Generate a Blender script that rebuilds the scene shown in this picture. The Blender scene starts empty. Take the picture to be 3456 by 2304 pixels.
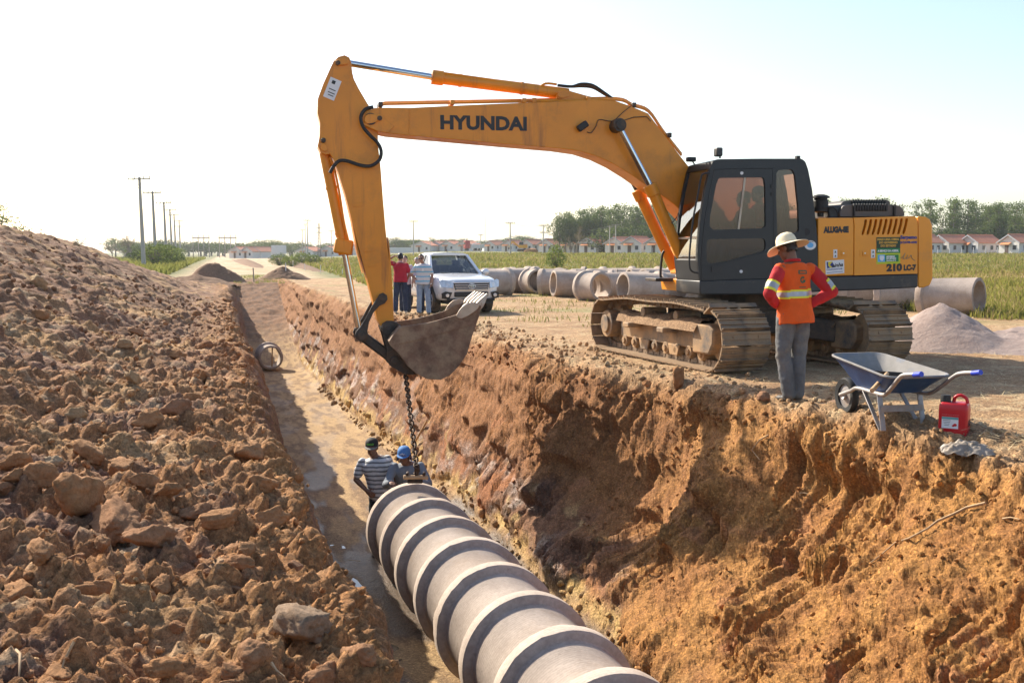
import bpy, math, random
import numpy as np
from mathutils import Vector, Matrix

# ---------------------------------------------------------------- camera, sky, sun, exposure
scene = bpy.context.scene
COL = scene.collection
R = math.radians
FPX = 3529.5                      # focal length in photo pixels (3456 wide)
CAMZ = 1.70
PITCH = math.atan((1152 - 849.3) / FPX)
cam_d = bpy.data.cameras.new('camera')
cam_d.sensor_width = 36.0
cam_d.lens = FPX / 3456 * 36.0
cam_d.clip_start = 0.05
cam_d.clip_end = 6000
cam = bpy.data.objects.new('camera', cam_d)
COL.objects.link(cam)
cam.location = (0, 0, CAMZ)
cam.rotation_euler = (R(90) - PITCH, 0, 0)
scene.camera = cam

SUN_AZ = R(44)                    # sun stands this far left of the view direction
SUN_EL = R(36)
world = bpy.data.worlds.new('World')
scene.world = world
world.use_nodes = True
wn = world.node_tree
bg = wn.nodes['Background']
sky = wn.nodes.new('ShaderNodeTexSky')
sky.sky_type = 'NISHITA'
sky.sun_disc = False
sky.sun_elevation = SUN_EL
sky.sun_rotation = -SUN_AZ
sky.altitude = 120
sky.air_density = 1.0
sky.dust_density = 1.6
sky.ozone_density = 0.6
wn.links.new(sky.outputs[0], bg.inputs[0])
bg.inputs[1].default_value = 0.13
sun_d = bpy.data.lights.new('sun', 'SUN')
sun_d.energy = 5.0
sun_d.angle = R(0.55)
sun_d.color = (1.0, 0.90, 0.74)
sun = bpy.data.objects.new('sun', sun_d)
COL.objects.link(sun)
to_sun = Vector((-math.sin(SUN_AZ) * math.cos(SUN_EL), math.cos(SUN_AZ) * math.cos(SUN_EL), math.sin(SUN_EL)))
sun.rotation_euler = to_sun.to_track_quat('Z', 'Y').to_euler()
sun.location = (-30, 30, 40)
scene.view_settings.view_transform = 'Standard'
scene.view_settings.look = 'None'
scene.view_settings.exposure = 0.9
scene.view_settings.gamma = 1.0
scene.view_settings.use_curve_mapping = False
scene.cycles.max_bounces = 6
scene.cycles.transparent_max_bounces = 12
scene.cycles.volume_bounces = 0
scene.cycles.use_denoising = True

# ---------------------------------------------------------------- photo pixel -> direction
CP, SP = math.cos(PITCH), math.sin(PITCH)
def ray(px, py):
    a = (px - 1728) / FPX; b = -(py - 1152) / FPX
    return Vector((a, CP + b * SP, -SP + b * CP))
def on_z(px, py, z=0.0):
    d = ray(px, py); k = (z - CAMZ) / d.z
    return Vector((0, 0, CAMZ)) + d * k
def on_y(px, py, y):
    d = ray(px, py); return Vector((0, 0, CAMZ)) + d * (y / d.y)
def crop(x0, y0, s):
    return lambda x, y: (x0 + x / s, y0 + y / s)

# ---------------------------------------------------------------- numpy noise
_rng = np.random.RandomState(7)
_perm = np.concatenate([_rng.permutation(4096)] * 2).astype(np.int64)
_g3 = _rng.normal(size=(4096, 3)).astype(np.float32); _g3 /= np.linalg.norm(_g3, axis=1)[:, None]
def _h(ix, iy, iz):
    return _perm[(_perm[(_perm[ix & 4095] + iy) & 4095] + iz) & 4095]
def perlin(p):
    p = np.asarray(p, np.float32)
    i = np.floor(p).astype(np.int64); f = (p - i).astype(np.float32)
    u = f * f * f * (f * (f * 6 - 15) + 10)
    out = 0
    for dx in (0, 1):
        wx = u[:, 0] if dx else 1 - u[:, 0]
        for dy in (0, 1):
            wy = u[:, 1] if dy else 1 - u[:, 1]
            for dz in (0, 1):
                wz = u[:, 2] if dz else 1 - u[:, 2]
                g = _g3[_h(i[:, 0] + dx, i[:, 1] + dy, i[:, 2] + dz)]
                dot = g[:, 0] * (f[:, 0] - dx) + g[:, 1] * (f[:, 1] - dy) + g[:, 2] * (f[:, 2] - dz)
                out = out + wx * wy * wz * dot
    return out * 1.5
def fbm(p, octv=4, gain=0.5, lac=2.03):
    p = np.asarray(p, np.float32); a = 1.0; s = 0; t = 0
    for k in range(octv):
        s = s + a * perlin(p + 13.7 * k); t += a
        p = p * lac; a *= gain
    return s / t
def ridged(p, octv=3):
    p = np.asarray(p, np.float32); a = 1.0; s = 0; t = 0
    for k in range(octv):
        s = s + a * (1 - np.abs(perlin(p + 7.1 * k)) * 2); t += a
        p = p * 2.1; a *= 0.5
    return s / t
def cells(p, jitter=0.9):
    """cellular noise: distance to nearest and second nearest point and a random per cell"""
    p = np.asarray(p, np.float32)
    i = np.floor(p - .5).astype(np.int64); f = p - i
    d1 = np.full(len(p), 9, np.float32); d2 = d1.copy(); idr = np.zeros(len(p), np.float32)
    for dx in (0, 1):
        for dy in (0, 1):
            for dz in (0, 1):
                h = _h(i[:, 0] + dx, i[:, 1] + dy, i[:, 2] + dz)
                o = _g3[h] * 0.45 * jitter + 0.5
                q = np.stack([dx + o[:, 0], dy + o[:, 1], dz + o[:, 2]], 1) - f
                d = np.sqrt((q * q).sum(1))
                near = d < d1
                d2 = np.where(near, d1, np.minimum(d2, d))
                idr = np.where(near, (h % 997) / 997.0, idr)
                d1 = np.where(near, d, d1)
    return d1, d2, idr
def smooth(a, b, x):
    t = np.clip((x - a) / (b - a), 0, 1); return t * t * (3 - 2 * t)

# ---------------------------------------------------------------- meshes
def finish(me, smooth_angle=35):
    n = len(me.polygons)
    me.polygons.foreach_set('use_smooth', [True] * n)
    if smooth_angle is not None and smooth_angle < 180:
        me.set_sharp_from_angle(angle=R(smooth_angle))
    me.update()
def mesh_np(name, V, F, smooth_angle=180):
    """V (n,3) F (m,3|4) numpy arrays -> mesh, fast"""
    V = np.ascontiguousarray(V, np.float32); F = np.ascontiguousarray(F, np.int32)
    me = bpy.data.meshes.new(name)
    k = F.shape[1]
    me.vertices.add(len(V)); me.vertices.foreach_set('co', V.ravel())
    me.loops.add(F.size); me.loops.foreach_set('vertex_index', F.ravel())
    me.polygons.add(len(F)); me.polygons.foreach_set('loop_start', np.arange(0, F.size, k, dtype=np.int32))
    me.update(calc_edges=True)
    if smooth_angle is not None:
        me.polygons.foreach_set('use_smooth', np.ones(len(F), bool))
        if smooth_angle < 180: me.set_sharp_from_angle(angle=R(smooth_angle))
    me.update()
    return me
def obj(name, me, mat=None, parent=None, loc=None, rot=None, scale=None):
    o = bpy.data.objects.new(name, me)
    COL.objects.link(o)
    if mat is not None and me is not None:
        me.materials.clear(); me.materials.append(mat)
    if parent is not None: o.parent = parent
    if loc is not None: o.location = loc
    if rot is not None: o.rotation_euler = rot
    if scale is not None: o.scale = (scale,) * 3 if isinstance(scale, (int, float)) else scale
    return o
def empty(name, loc=(0, 0, 0), rz=0.0):
    o = bpy.data.objects.new(name, None); COL.objects.link(o)
    o.location = loc; o.rotation_euler = (0, 0, rz); o.empty_display_size = 0.2
    return o
def tag(o, label=None, cat=None, group=None, kind=None):
    if label: o['label'] = label
    if cat: o['category'] = cat
    if group: o['group'] = group
    if kind: o['kind'] = kind
    return o
def copy_tree(o, parent=None):
    c = o.copy(); COL.objects.link(c)
    if parent is not None: c.parent = parent
    for ch in list(o.children): copy_tree(ch, c)
    return c

class MB:
    """collects shapes, builds one mesh object"""
    def __init__(s): s.v = []; s.f = []
    def add(s, vs, fs):
        b = len(s.v); s.v += [tuple(v) for v in vs]; s.f += [tuple(b + i for i in f) for f in fs]; return s
    def box(s, c, size, m=None):
        x, y, z = size[0] / 2, size[1] / 2, size[2] / 2
        vs = [Vector((sx * x, sy * y, sz * z)) for sz in (-1, 1) for sy in (-1, 1) for sx in (-1, 1)]
        if m is not None: vs = [m @ v for v in vs]
        vs = [v + Vector(c) for v in vs]
        return s.add(vs, [(0, 2, 3, 1), (4, 5, 7, 6), (0, 1, 5, 4), (2, 6, 7, 3), (0, 4, 6, 2), (1, 3, 7, 5)])
    def bar(s, a, b, w, h, up=(0, 0, 1)):
        """rectangular bar from a to b"""
        a, b = Vector(a), Vector(b); d = (b - a); L = d.length; d.normalize()
        up = Vector(up); sd = d.cross(up)
        if sd.length < 1e-4: sd = d.cross(Vector((1, 0, 0)))
        sd.normalize(); u = sd.cross(d)
        vs = [p + sd * (i * w / 2) + u * (j * h / 2) for p in (a, b) for j in (-1, 1) for i in (-1, 1)]
        return s.add(vs, [(0, 1, 3, 2), (4, 6, 7, 5), (0, 4, 5, 1), (2, 3, 7, 6), (0, 2, 6, 4), (1, 5, 7, 3)])
    def cyl(s, a, b, r0, r1=None, n=20, cap=True):
        a, b = Vector(a), Vector(b); r1 = r0 if r1 is None else r1
        d = (b - a).normalized(); x = d.orthogonal().normalized(); y = d.cross(x)
        vs = []
        for p, r in ((a, r0), (b, r1)):
            for k in range(n):
                t = 2 * math.pi * k / n; vs.append(p + (x * math.cos(t) + y * math.sin(t)) * r)
        fs = [(k, (k + 1) % n, n + (k + 1) % n, n + k) for k in range(n)]
        if cap: fs += [tuple(reversed(range(n))), tuple(range(n, 2 * n))]
        return s.add(vs, fs)
    def tube(s, pts, r, n=8, cap=True, closed=False):
        pts = [Vector(p) for p in pts]
        if not closed and len(pts) >= 5 and not isinstance(r, (list, tuple)):      # round the bends
            q = [pts[0]] + pts + [pts[-1]]; out = []
            for i in range(1, len(q) - 2):
                a, b, c, d = q[i - 1], q[i], q[i + 1], q[i + 2]
                for t in (0, .25, .5, .75):
                    out.append(.5 * (2 * b + (c - a) * t + (2 * a - 5 * b + 4 * c - d) * t * t + (3 * b - a - 3 * c + d) * t ** 3))
            pts = out + [pts[-1]]
        N = len(pts)
        rs = r if isinstance(r, (list, tuple)) else [r] * N
        t0 = (pts[1] - pts[0]).normalized(); x = t0.orthogonal().normalized()
        vs = []
        for i, p in enumerate(pts):
            if closed: t = (pts[(i + 1) % N] - pts[i - 1]).normalized()
            else: t = (pts[min(i + 1, N - 1)] - pts[max(i - 1, 0)]).normalized()
            x = (x - t * x.dot(t)).normalized(); y = t.cross(x)
            for k in range(n):
                a = 2 * math.pi * k / n; vs.append(p + (x * math.cos(a) + y * math.sin(a)) * rs[i])
        fs = []
        M = N if closed else N - 1
        for i in range(M):
            j = (i + 1) % N
            fs += [(i * n + k, i * n + (k + 1) % n, j * n + (k + 1) % n, j * n + k) for k in range(n)]
        if cap and not closed: fs += [tuple(reversed(range(n))), tuple(range((N - 1) * n, N * n))]
        return s.add(vs, fs)
    def prism(s, poly, fn0, fn1):
        """poly 2D outline, fn0/fn1 map (u,v) to the two faces"""
        n = len(poly)
        vs = [fn0(*p) for p in poly] + [fn1(*p) for p in poly]
        fs = [tuple(reversed(range(n))), tuple(range(n, 2 * n))] + [(k, (k + 1) % n, n + (k + 1) % n, n + k) for k in range(n)]
        return s.add(vs, fs)
    def lathe(s, prof, n=48, m=None, closed=False):
        """prof [(r, z)]; around z"""
        vs = []; N = len(prof)
        for r, z in prof:
            for k in range(n):
                a = 2 * math.pi * k / n; v = Vector((r * math.cos(a), r * math.sin(a), z)); vs.append(m @ v if m is not None else v)
        fs = []
        for i in range(N if closed else N - 1):
            j = (i + 1) % N
            fs += [(i * n + k, i * n + (k + 1) % n, j * n + (k + 1) % n, j * n + k) for k in range(n)]
        return s.add(vs, fs)
    def ball(s, c, rad, n=12, m=12, mat=None):
        c = Vector(c); rx, ry, rz = rad if isinstance(rad, (tuple, list)) else (rad,) * 3
        vs = []
        for i in range(1, m):
            t = math.pi * i / m
            for k in range(n):
                a = 2 * math.pi * k / n
                v = Vector((rx * math.sin(t) * math.cos(a), ry * math.sin(t) * math.sin(a), rz * math.cos(t)))
                vs.append((mat @ v if mat is not None else v) + c)
        tp, bt = Vector((0, 0, rz)), Vector((0, 0, -rz))
        if mat is not None: tp, bt = mat @ tp, mat @ bt
        vs += [tp + c, bt + c]
        T = len(vs) - 2; fs = []
        for i in range(m - 2):
            fs += [(i * n + k, (i + 1) * n + k, (i + 1) * n + (k + 1) % n, i * n + (k + 1) % n) for k in range(n)]
        fs += [(T, k, (k + 1) % n) for k in range(n)]
        fs += [(T + 1, (m - 2) * n + (k + 1) % n, (m - 2) * n + k) for k in range(n)]
        return s.add(vs, fs)
    def loft(s, rings, cap=True):
        """rings: list of lists of points with the same count"""
        n = len(rings[0]); vs = [p for r in rings for p in r]; fs = []
        for i in range(len(rings) - 1):
            fs += [(i * n + k, i * n + (k + 1) % n, (i + 1) * n + (k + 1) % n, (i + 1) * n + k) for k in range(n)]
        if cap: fs += [tuple(reversed(range(n))), tuple(range((len(rings) - 1) * n, len(rings) * n))]
        return s.add(vs, fs)
    def mesh(s, name, smooth_angle=35, fix=True):
        me = bpy.data.meshes.new(name)
        me.from_pydata([tuple(v) for v in s.v], [], s.f)
        if fix:
            import bmesh
            bm = bmesh.new(); bm.from_mesh(me)
            bmesh.ops.recalc_face_normals(bm, faces=bm.faces[:])
            bm.to_mesh(me); bm.free()
        finish(me, smooth_angle)
        return me
    def build(s, name, mat=None, parent=None, smooth_angle=35, bevel=0, seg=2, **kw):
        o = obj(name, s.mesh(name, smooth_angle), mat, parent, **kw)
        if bevel:
            b = o.modifiers.new('bevel', 'BEVEL'); b.width = bevel; b.segments = seg
            b.limit_method = 'ANGLE'; b.angle_limit = R(40); b.harden_normals = False
        return o

# ---------------------------------------------------------------- materials
def newmat(name):
    m = bpy.data.materials.new(name); m.use_nodes = True
    nt = m.node_tree; b = nt.nodes['Principled BSDF']
    return m, nt, b
def _noise(nt, vec, scale, detail=5, rough=0.6):
    n = nt.nodes.new('ShaderNodeTexNoise'); n.inputs['Scale'].default_value = scale
    n.inputs['Detail'].default_value = detail; n.inputs['Roughness'].default_value = rough
    if vec is not None: nt.links.new(vec, n.inputs['Vector'])
    return n.outputs['Fac']
def _ramp(nt, fac, stops):
    r = nt.nodes.new('ShaderNodeValToRGB'); e = r.color_ramp.elements
    while len(e) < len(stops): e.new(0.5)
    for el, (p, c) in zip(e, stops):
        el.position = p; el.color = (*c, 1) if len(c) == 3 else c
    nt.links.new(fac, r.inputs[0]); return r.outputs[0]
def _mix(nt, fac, a, b, mode='MIX'):
    m = nt.nodes.new('ShaderNodeMix'); m.data_type = 'RGBA'; m.blend_type = mode
    for sock, val in ((m.inputs[0], fac), (m.inputs[6], a), (m.inputs[7], b)):
        if isinstance(val, (int, float)): sock.default_value = val
        elif isinstance(val, (tuple, list)): sock.default_value = (*val, 1)
        else: nt.links.new(val, sock)
    return m.outputs[2]
def _coord(nt, kind='Object'):
    t = nt.nodes.new('ShaderNodeTexCoord'); return t.outputs[kind]
def _bump(nt, h, strength, dist=0.01, normal=None):
    b = nt.nodes.new('ShaderNodeBump'); b.inputs['Strength'].default_value = strength
    b.inputs['Distance'].default_value = dist; nt.links.new(h, b.inputs['Height'])
    if normal is not None: nt.links.new(normal, b.inputs['Normal'])
    return b.outputs[0]
def M(name, col, rough=0.6, metal=0.0, var=0.12, scale=6.0, bump=0.0, bscale=60, dirt=None, dirt_amt=0.0, dscale=3.0, coat=0.0, spec=0.5):
    """painted / plain material with tonal variation, patches of dirt and fine relief"""
    m, nt, b = newmat(name)
    v = _coord(nt)
    n1 = _noise(nt, v, scale)
    dk = tuple(c * (1 - var) for c in col); lt = tuple(min(1, c * (1 + var)) for c in col)
    c = _ramp(nt, n1, [(0.3, dk), (0.7, lt)])
    if dirt is not None:
        n2 = _noise(nt, v, dscale, 8, 0.7)
        f = _ramp(nt, n2, [(max(0, 0.62 - 0.5 * dirt_amt), (0, 0, 0)), (min(1, 0.82 - 0.42 * dirt_amt), (1, 1, 1))])
        fm = nt.nodes.new('ShaderNodeMath'); fm.operation = 'MULTIPLY'; fm.inputs[1].default_value = min(1, 0.35 + dirt_amt)
        nt.links.new(f, fm.inputs[0])
        c = _mix(nt, fm.outputs[0], c, dirt)
        rr = nt.nodes.new('ShaderNodeMapRange'); rr.inputs[3].default_value = rough; rr.inputs[4].default_value = 0.9
        nt.links.new(fm.outputs[0], rr.inputs[0]); nt.links.new(rr.outputs[0], b.inputs['Roughness'])
    else:
        b.inputs['Roughness'].default_value = rough
    nt.links.new(c, b.inputs['Base Color'])
    b.inputs['Metallic'].default_value = metal
    b.inputs['Specular IOR Level'].default_value = spec
    if coat: b.inputs['Coat Weight'].default_value = coat; b.inputs['Coat Roughness'].default_value = 0.08
    if bump:
        nt.links.new(_bump(nt, _noise(nt, v, bscale, 6, 0.65), bump, 0.01), b.inputs['Normal'])
    return m
def glass(name, tint=(0.75, 0.85, 0.85), alpha=0.35, rough=0.02):
    """window pane: thin tinted glass that shows what is behind and mirrors the sky"""
    m, nt, b = newmat(name)
    tr = nt.nodes.new('ShaderNodeBsdfTransparent'); tr.inputs[0].default_value = (*tint, 1)
    gl = nt.nodes.new('ShaderNodeBsdfGlossy'); gl.inputs['Roughness'].default_value = rough
    fr = nt.nodes.new('ShaderNodeFresnel'); fr.inputs[0].default_value = 1.5
    mul = nt.nodes.new('ShaderNodeMath'); mul.operation = 'MULTIPLY_ADD'; mul.inputs[1].default_value = 1.0; mul.inputs[2].default_value = alpha * 0.3
    nt.links.new(fr.outputs[0], mul.inputs[0])
    mx = nt.nodes.new('ShaderNodeMixShader')
    nt.links.new(mul.outputs[0], mx.inputs[0]); nt.links.new(tr.outputs[0], mx.inputs[1]); nt.links.new(gl.outputs[0], mx.inputs[2])
    nt.links.new(mx.outputs[0], nt.nodes['Material Output'].inputs[0])
    return m
def text_mesh(name, s, size, mat, parent, frame, bold=0.0, depth=0.002, align='LEFT', width=None, shear=0.0, spacing=1.0):
    """frame: 4x4 matrix, x along the line, y up, z out of the surface"""
    cu = bpy.data.curves.new(name, 'FONT'); cu.body = s; cu.size = size; cu.extrude = depth
    cu.align_x = align; cu.offset = bold; cu.shear = shear; cu.space_character = spacing; cu.resolution_u = 3
    t = bpy.data.objects.new(name + '_tmp', cu); COL.objects.link(t)
    dg = bpy.context.evaluated_depsgraph_get()
    me = bpy.data.meshes.new_from_object(t.evaluated_get(dg))
    bpy.data.objects.remove(t); bpy.data.curves.remove(cu)
    if width:
        xs = [v.co.x for v in me.vertices]; k = width / (max(xs) - min(xs)); x0 = min(xs)
        for v in me.vertices: v.co.x = (v.co.x - x0) * k
    me.transform(frame)
    return obj(name, me, mat, parent)

# ================================================================ TERRAIN
TA = np.array([2.57, 0.0]); TU = np.array([-0.2700, 0.9629]); TN = np.array([0.9629, 0.2700])
def tr_xy(s, r): return TA[0] + s * TU[0] + r * TN[0], TA[1] + s * TU[1] + r * TN[1]
def tr_sr(x, y):
    dx, dy = x - TA[0], y - TA[1]
    return dx * TU[0] + dy * TU[1], dx * TN[0] + dy * TN[1]
def ground_z(x, y):
    x = np.asarray(x, float); y = np.asarray(y, float)
    a = x / np.maximum(y, 1.0)
    w = smooth(-0.22, -0.05, a)
    return -0.15 * smooth(17, 32, y) - (1 - w) * (0.12 * smooth(32, 80, y) + .5 * smooth(150, 420, y)) + w * (1.3 * smooth(45, 240, y) + .75 * smooth(240, 450, y))
ctrl = lambda s, tab: np.interp(s, [t[0] for t in tab], [t[1] for t in tab])
def floor_z(s): return -2.63 - (s - 14) * 0.0235
def base_r(s): return ctrl(s, [(0, 1.3), (5, 1.35), (10, 1.4), (17, 1.5), (32, 1.23), (57, 1.1)])
def lip_r(s): return ctrl(s, [(0, 3.0), (5, 3.12), (7.4, 3.15), (9.5, 3.12), (11.4, 3.08), (13, 2.85), (14.3, 2.6), (16, 2.4), (22, 2.2), (30, 2.3), (36, 1.85), (60, 1.8)])
def mound_h(s): return ctrl(s, [(-4, 1.5), (8, 1.75), (16, 2.1), (25, 2.3), (35, 2.55), (43, 2.5), (51, 2.15), (62, 1.5), (69, 0.6), (76, 0.0)])

# rows along the trench, finest near the camera
ss = np.concatenate([np.linspace(-5, 1.4, 14), 2.0 * np.exp(np.linspace(0, math.log(78 / 2.0), 1180))])
NS = len(ss)
zf = floor_z(ss); br = base_r(ss); lr = lip_r(ss); mh = mound_h(ss)
endk = 1 - np.clip((ss - 49) / 19, 0, 1) ** 1.15               # the trench runs out here
o1 = np.ones(NS)
wob = fbm(np.stack([ss * 0.35, 0 * ss, 0 * ss + 3.3], 1), 3) * 0.35
wobl = fbm(np.stack([ss * 0.5, 0 * ss + 9.1, 0 * ss], 1), 3) * 0.22 + ctrl(ss, [(2, .36), (4, .34), (6, .24), (8, .12), (11, 0)])
lr = lr + wob * 0.6
ch = [(-24 * o1, 0 * o1), (-16 * o1, 0.25 * mh), (-12.5 * o1, 0.6 * mh), (-9.6 * o1, 0.97 * mh), (-8.4 * o1, 1.0 * mh), (-6.8 * o1, 0.70 * mh),
      (-5.2 * o1, 0.40 * mh), (-4.1 * o1, 0.17 * mh), (-3.2 * o1, 0.13 * o1), (-2.55 * o1 + wobl, 0.08 * o1), (-2.12 * o1 + wobl, -0.06 * o1), (-1.92 * o1 + wobl, -0.35 * o1),
      (-1.72 * o1 + wobl * .8, -1.0 * o1), (-1.5 * o1, 0.7 * zf), (-1.25 * o1, zf + 0.12), (-1.05 * o1, zf), (0 * o1, zf - 0.02), (br - 0.3, zf + 0.0),
      (br - .02, zf + 0.08), (br + 0.1, zf + 0.5), (br + 0.38 * (lr - br), 0.60 * zf), (br + 0.70 * (lr - br), 0.30 * zf), (lr - 0.22, -0.42 * o1), (lr - 0.04, -0.12 * o1),
      (lr + 0.3, 0.03 * o1), (lr + 1.0, 0.0 * o1), (lr + 3.0, 0 * o1), (9.5 * o1, 0 * o1), (16 * o1, 0 * o1), (30 * o1, 0 * o1), (62 * o1, 0 * o1)]
cr = np.array([c[0] for c in ch]); cz = np.array([c[1] for c in ch])
seg_n = [6, 6, 10, 10, 22, 26, 34, 40, 36, 26, 18, 26, 26, 18, 10, 30, 34, 14, 14, 44, 52, 44, 20, 18, 30, 40, 40, 24, 16, 14]
tt = np.concatenate([k + np.arange(n) / n for k, n in enumerate(seg_n)] + [[len(seg_n)]])
NT = len(tt)
i0 = np.minimum(tt.astype(int), len(seg_n) - 1); fr = (tt - i0)[:, None]
GR = cr[i0] * (1 - fr) + cr[i0 + 1] * fr
GZ = cz[i0] * (1 - fr) + cz[i0 + 1] * fr
for _ in range(6):                            # soften the corners of the section
    GR[1:-1] = GR[1:-1] * .5 + .25 * (GR[:-2] + GR[2:]); GZ[1:-1] = GZ[1:-1] * .5 + .25 * (GZ[:-2] + GZ[2:])
ek = np.where(GZ < 0, endk[None, :], 1.0)
GZ = GZ * ek
S2 = np.broadcast_to(ss[None, :], GR.shape)
PX = TA[0] + S2 * TU[0] + GR * TN[0]; PY = TA[1] + S2 * TU[1] + GR * TN[1]
PZ = GZ + ground_z(PX, PY)
Q = (PZ - zf[None, :]) / (-zf[None, :])        # 0 floor .. 1 ground
K2 = np.broadcast_to(tt[:, None], GR.shape)
KR = K2.ravel()
P = np.stack([PX, PY, PZ], -1)
du = np.gradient(P, axis=0); dv = np.gradient(P, axis=1)
NRM = np.cross(du, dv); NRM /= np.linalg.norm(NRM, axis=-1)[..., None] + 1e-9
if NRM[-3, NS // 2, 2] < 0: NRM = -NRM
P1 = P.reshape(-1, 3); SR = np.stack([S2.ravel(), GR.ravel(), PZ.ravel()], 1).astype(np.float32)
ds = np.broadcast_to(np.gradient(ss)[None, :], GR.shape).ravel()
fade = lambda f: np.clip(1.3 - 1.6 * ds * f, 0, 1)
kk = KR
m_mound = 1 - smooth(10.2, 11.0, kk)
m_lw = smooth(10.2, 11.0, kk) * (1 - smooth(14, 14.8, kk))
m_fl = smooth(14, 14.8, kk) * (1 - smooth(18.0, 18.6, kk))
m_rw = smooth(18.0, 18.6, kk) * (1 - smooth(23.4, 24.0, kk))
m_rg = smooth(23.2, 24.0, kk)
m_lip = smooth(22.4, 23.6, kk) * (1 - smooth(24.3, 25.3, kk))
n05 = fbm(P1 * 0.55, 3); n15 = fbm(P1 * 1.5 + 31, 3); n5 = fbm(P1 * 5 + 11, 3); n14 = fbm(P1 * 14 + 5, 2)
cA1, cA2, cAi = cells(P1 * 2.1); cB1, cB2, cBi = cells(P1 * 5.5 + 40); cC1, cC2, cCi = cells(P1 * 14 + 80)
bulge = lambda d: np.clip(0.62 - d, 0, 1) ** 0.7
cD1, cD2, cDi = cells(P1 * 31 + 120)
block = lambda d1, d2, i, e: i * smooth(.02, e, d2 - d1)      # broken, flat sided lumps
D = np.zeros(len(P1), np.float32)
near_lip = smooth(7.2, 9.0, kk)
D += m_mound * (0.22 * n05 + 0.16 * n15 + 0.13 * bulge(cA1) * (cAi > .72) * (0.55 + .45 * (1 - near_lip)) + 0.05 * bulge(cB1) * np.clip(cBi * 2.2 - 1.1, 0, 1) * fade(5.5) + 0.085 * block(cB1, cB2, cBi ** 1.6, .20) * fade(6) + 0.055 * block(cC1, cC2, cCi ** 1.5, .24) * fade(14) + 0.024 * block(cD1, cD2, cDi, .3) * fade(28) + 0.10 * n5 * fade(5) + 0.045 * n14 * fade(14)) - m_mound * 0.05
D += m_lw * (0.12 * n05 + 0.10 * n15 + 0.05 * n5 + 0.04 * bulge(cB1) + 0.025 * n14 * fade(14) + 0.03 * bulge(cC1) * fade(14))
fl_rough = 0.4 + 0.6 * smooth(16.3, 17.6, kk)
D += m_fl * fl_rough * (0.010 * n15 + 0.035 * n5 * fade(9) + 0.035 * bulge(cB1) * (cBi > .5) * fade(9) + 0.03 * n14 * fade(14)) + m_fl * smooth(50, 56, SR[:, 0]) * (.16 * n05 + .10 * n15) 
# right wall: ledges, teeth grooves, crumbling clumps
gr_ = ridged(np.stack([SR[:, 0] * 7.5 + 1.0 * n15, SR[:, 2] * .8 + n05, SR[:, 1] * .5], 1), 1)
gpatch = smooth(-0.12, 0.22, fbm(P1 * 0.9 + 71, 2))
hh = (SR[:, 2] + 0.55 * n05 + 0.25 * n15 - 0.16 * SR[:, 0] * 0.6) / 0.62
saw = hh - np.floor(hh)
ledge = np.where(saw < 0.75, saw / 0.75, (1 - saw) / 0.25) - 0.5
gr2 = ridged(np.stack([SR[:, 0] * 15 + 2 * n15, SR[:, 2] * 2.4 + n05, SR[:, 1] * 2], 1), 1)
bay = np.exp(-((SR[:, 0] - 12.6) / 1.5) ** 2 - ((SR[:, 2] + 1.05) / 0.75) ** 2) * 0.5 + np.exp(-((SR[:, 0] - 9.2) / 1.2) ** 2 - ((SR[:, 2] + 0.8) / 0.6) ** 2) * 0.32 - np.exp(-((SR[:, 0] - 11.0) / 0.6) ** 2 - ((SR[:, 2] + 0.9) / 0.9) ** 2) * 0.22
D += m_rw * (-bay + 0.22 * n05 + 0.10 * n15 - 0.13 * ledge * (0.35 + 0.65 * gpatch) + 0.13 * (gr_ - .5) * gpatch * fade(6.5) + 0.050 * (gr2 - .5) * gpatch * fade(15)
             + 0.045 * bulge(cB1) * (cBi > .6) * fade(5) + 0.022 * bulge(cC1) * (1 - .4 * gpatch) * fade(14) + 0.034 * block(cC1, cC2, cCi ** 1.5, .24) * fade(14) + 0.020 * block(cD1, cD2, cDi, .3) * fade(28) + 0.04 * n5 + 0.030 * n14 * fade(14))
lipheap = np.exp(-((SR[:, 0] - 8.9) / 1.3) ** 2) + 0.7 * np.exp(-((SR[:, 0] - 5.6) / 1.2) ** 2)
D += m_lip * (0.10 * n15 + 0.06 + 0.13 * bulge(cA1) * (cAi > .4) * (0.35 + lipheap) + 0.10 * lipheap + 0.09 * bulge(cB1) * (cBi > .35) * fade(5) + 0.035 * bulge(cC1) * fade(14)) * (0.55 + 0.45 * (SR[:, 0] < 12))
tread = np.sin((SR[:, 0] * 0.35 + SR[:, 1] * 0.94) * 2 * math.pi / 0.19 + 1.5 * n15) * smooth(0.05, 0.25, fbm(P1 * 0.6 + 17, 2)) * (SR[:, 0] < 20)
D += m_rg * (0.05 * n05 + 0.025 * n15 + 0.018 * n5 + 0.010 * n14 * fade(14) + 0.02 * bulge(cC1) * fade(14) * (1 - smooth(25, 26, kk)) + 0.012 * tread * (1 - smooth(26.6, 27.4, kk)))
edge = np.clip(np.minimum(kk, len(seg_n) - kk) / 0.6, 0, 1)
P2 = P1 + NRM.reshape(-1, 3) * (D * edge)[:, None]

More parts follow.
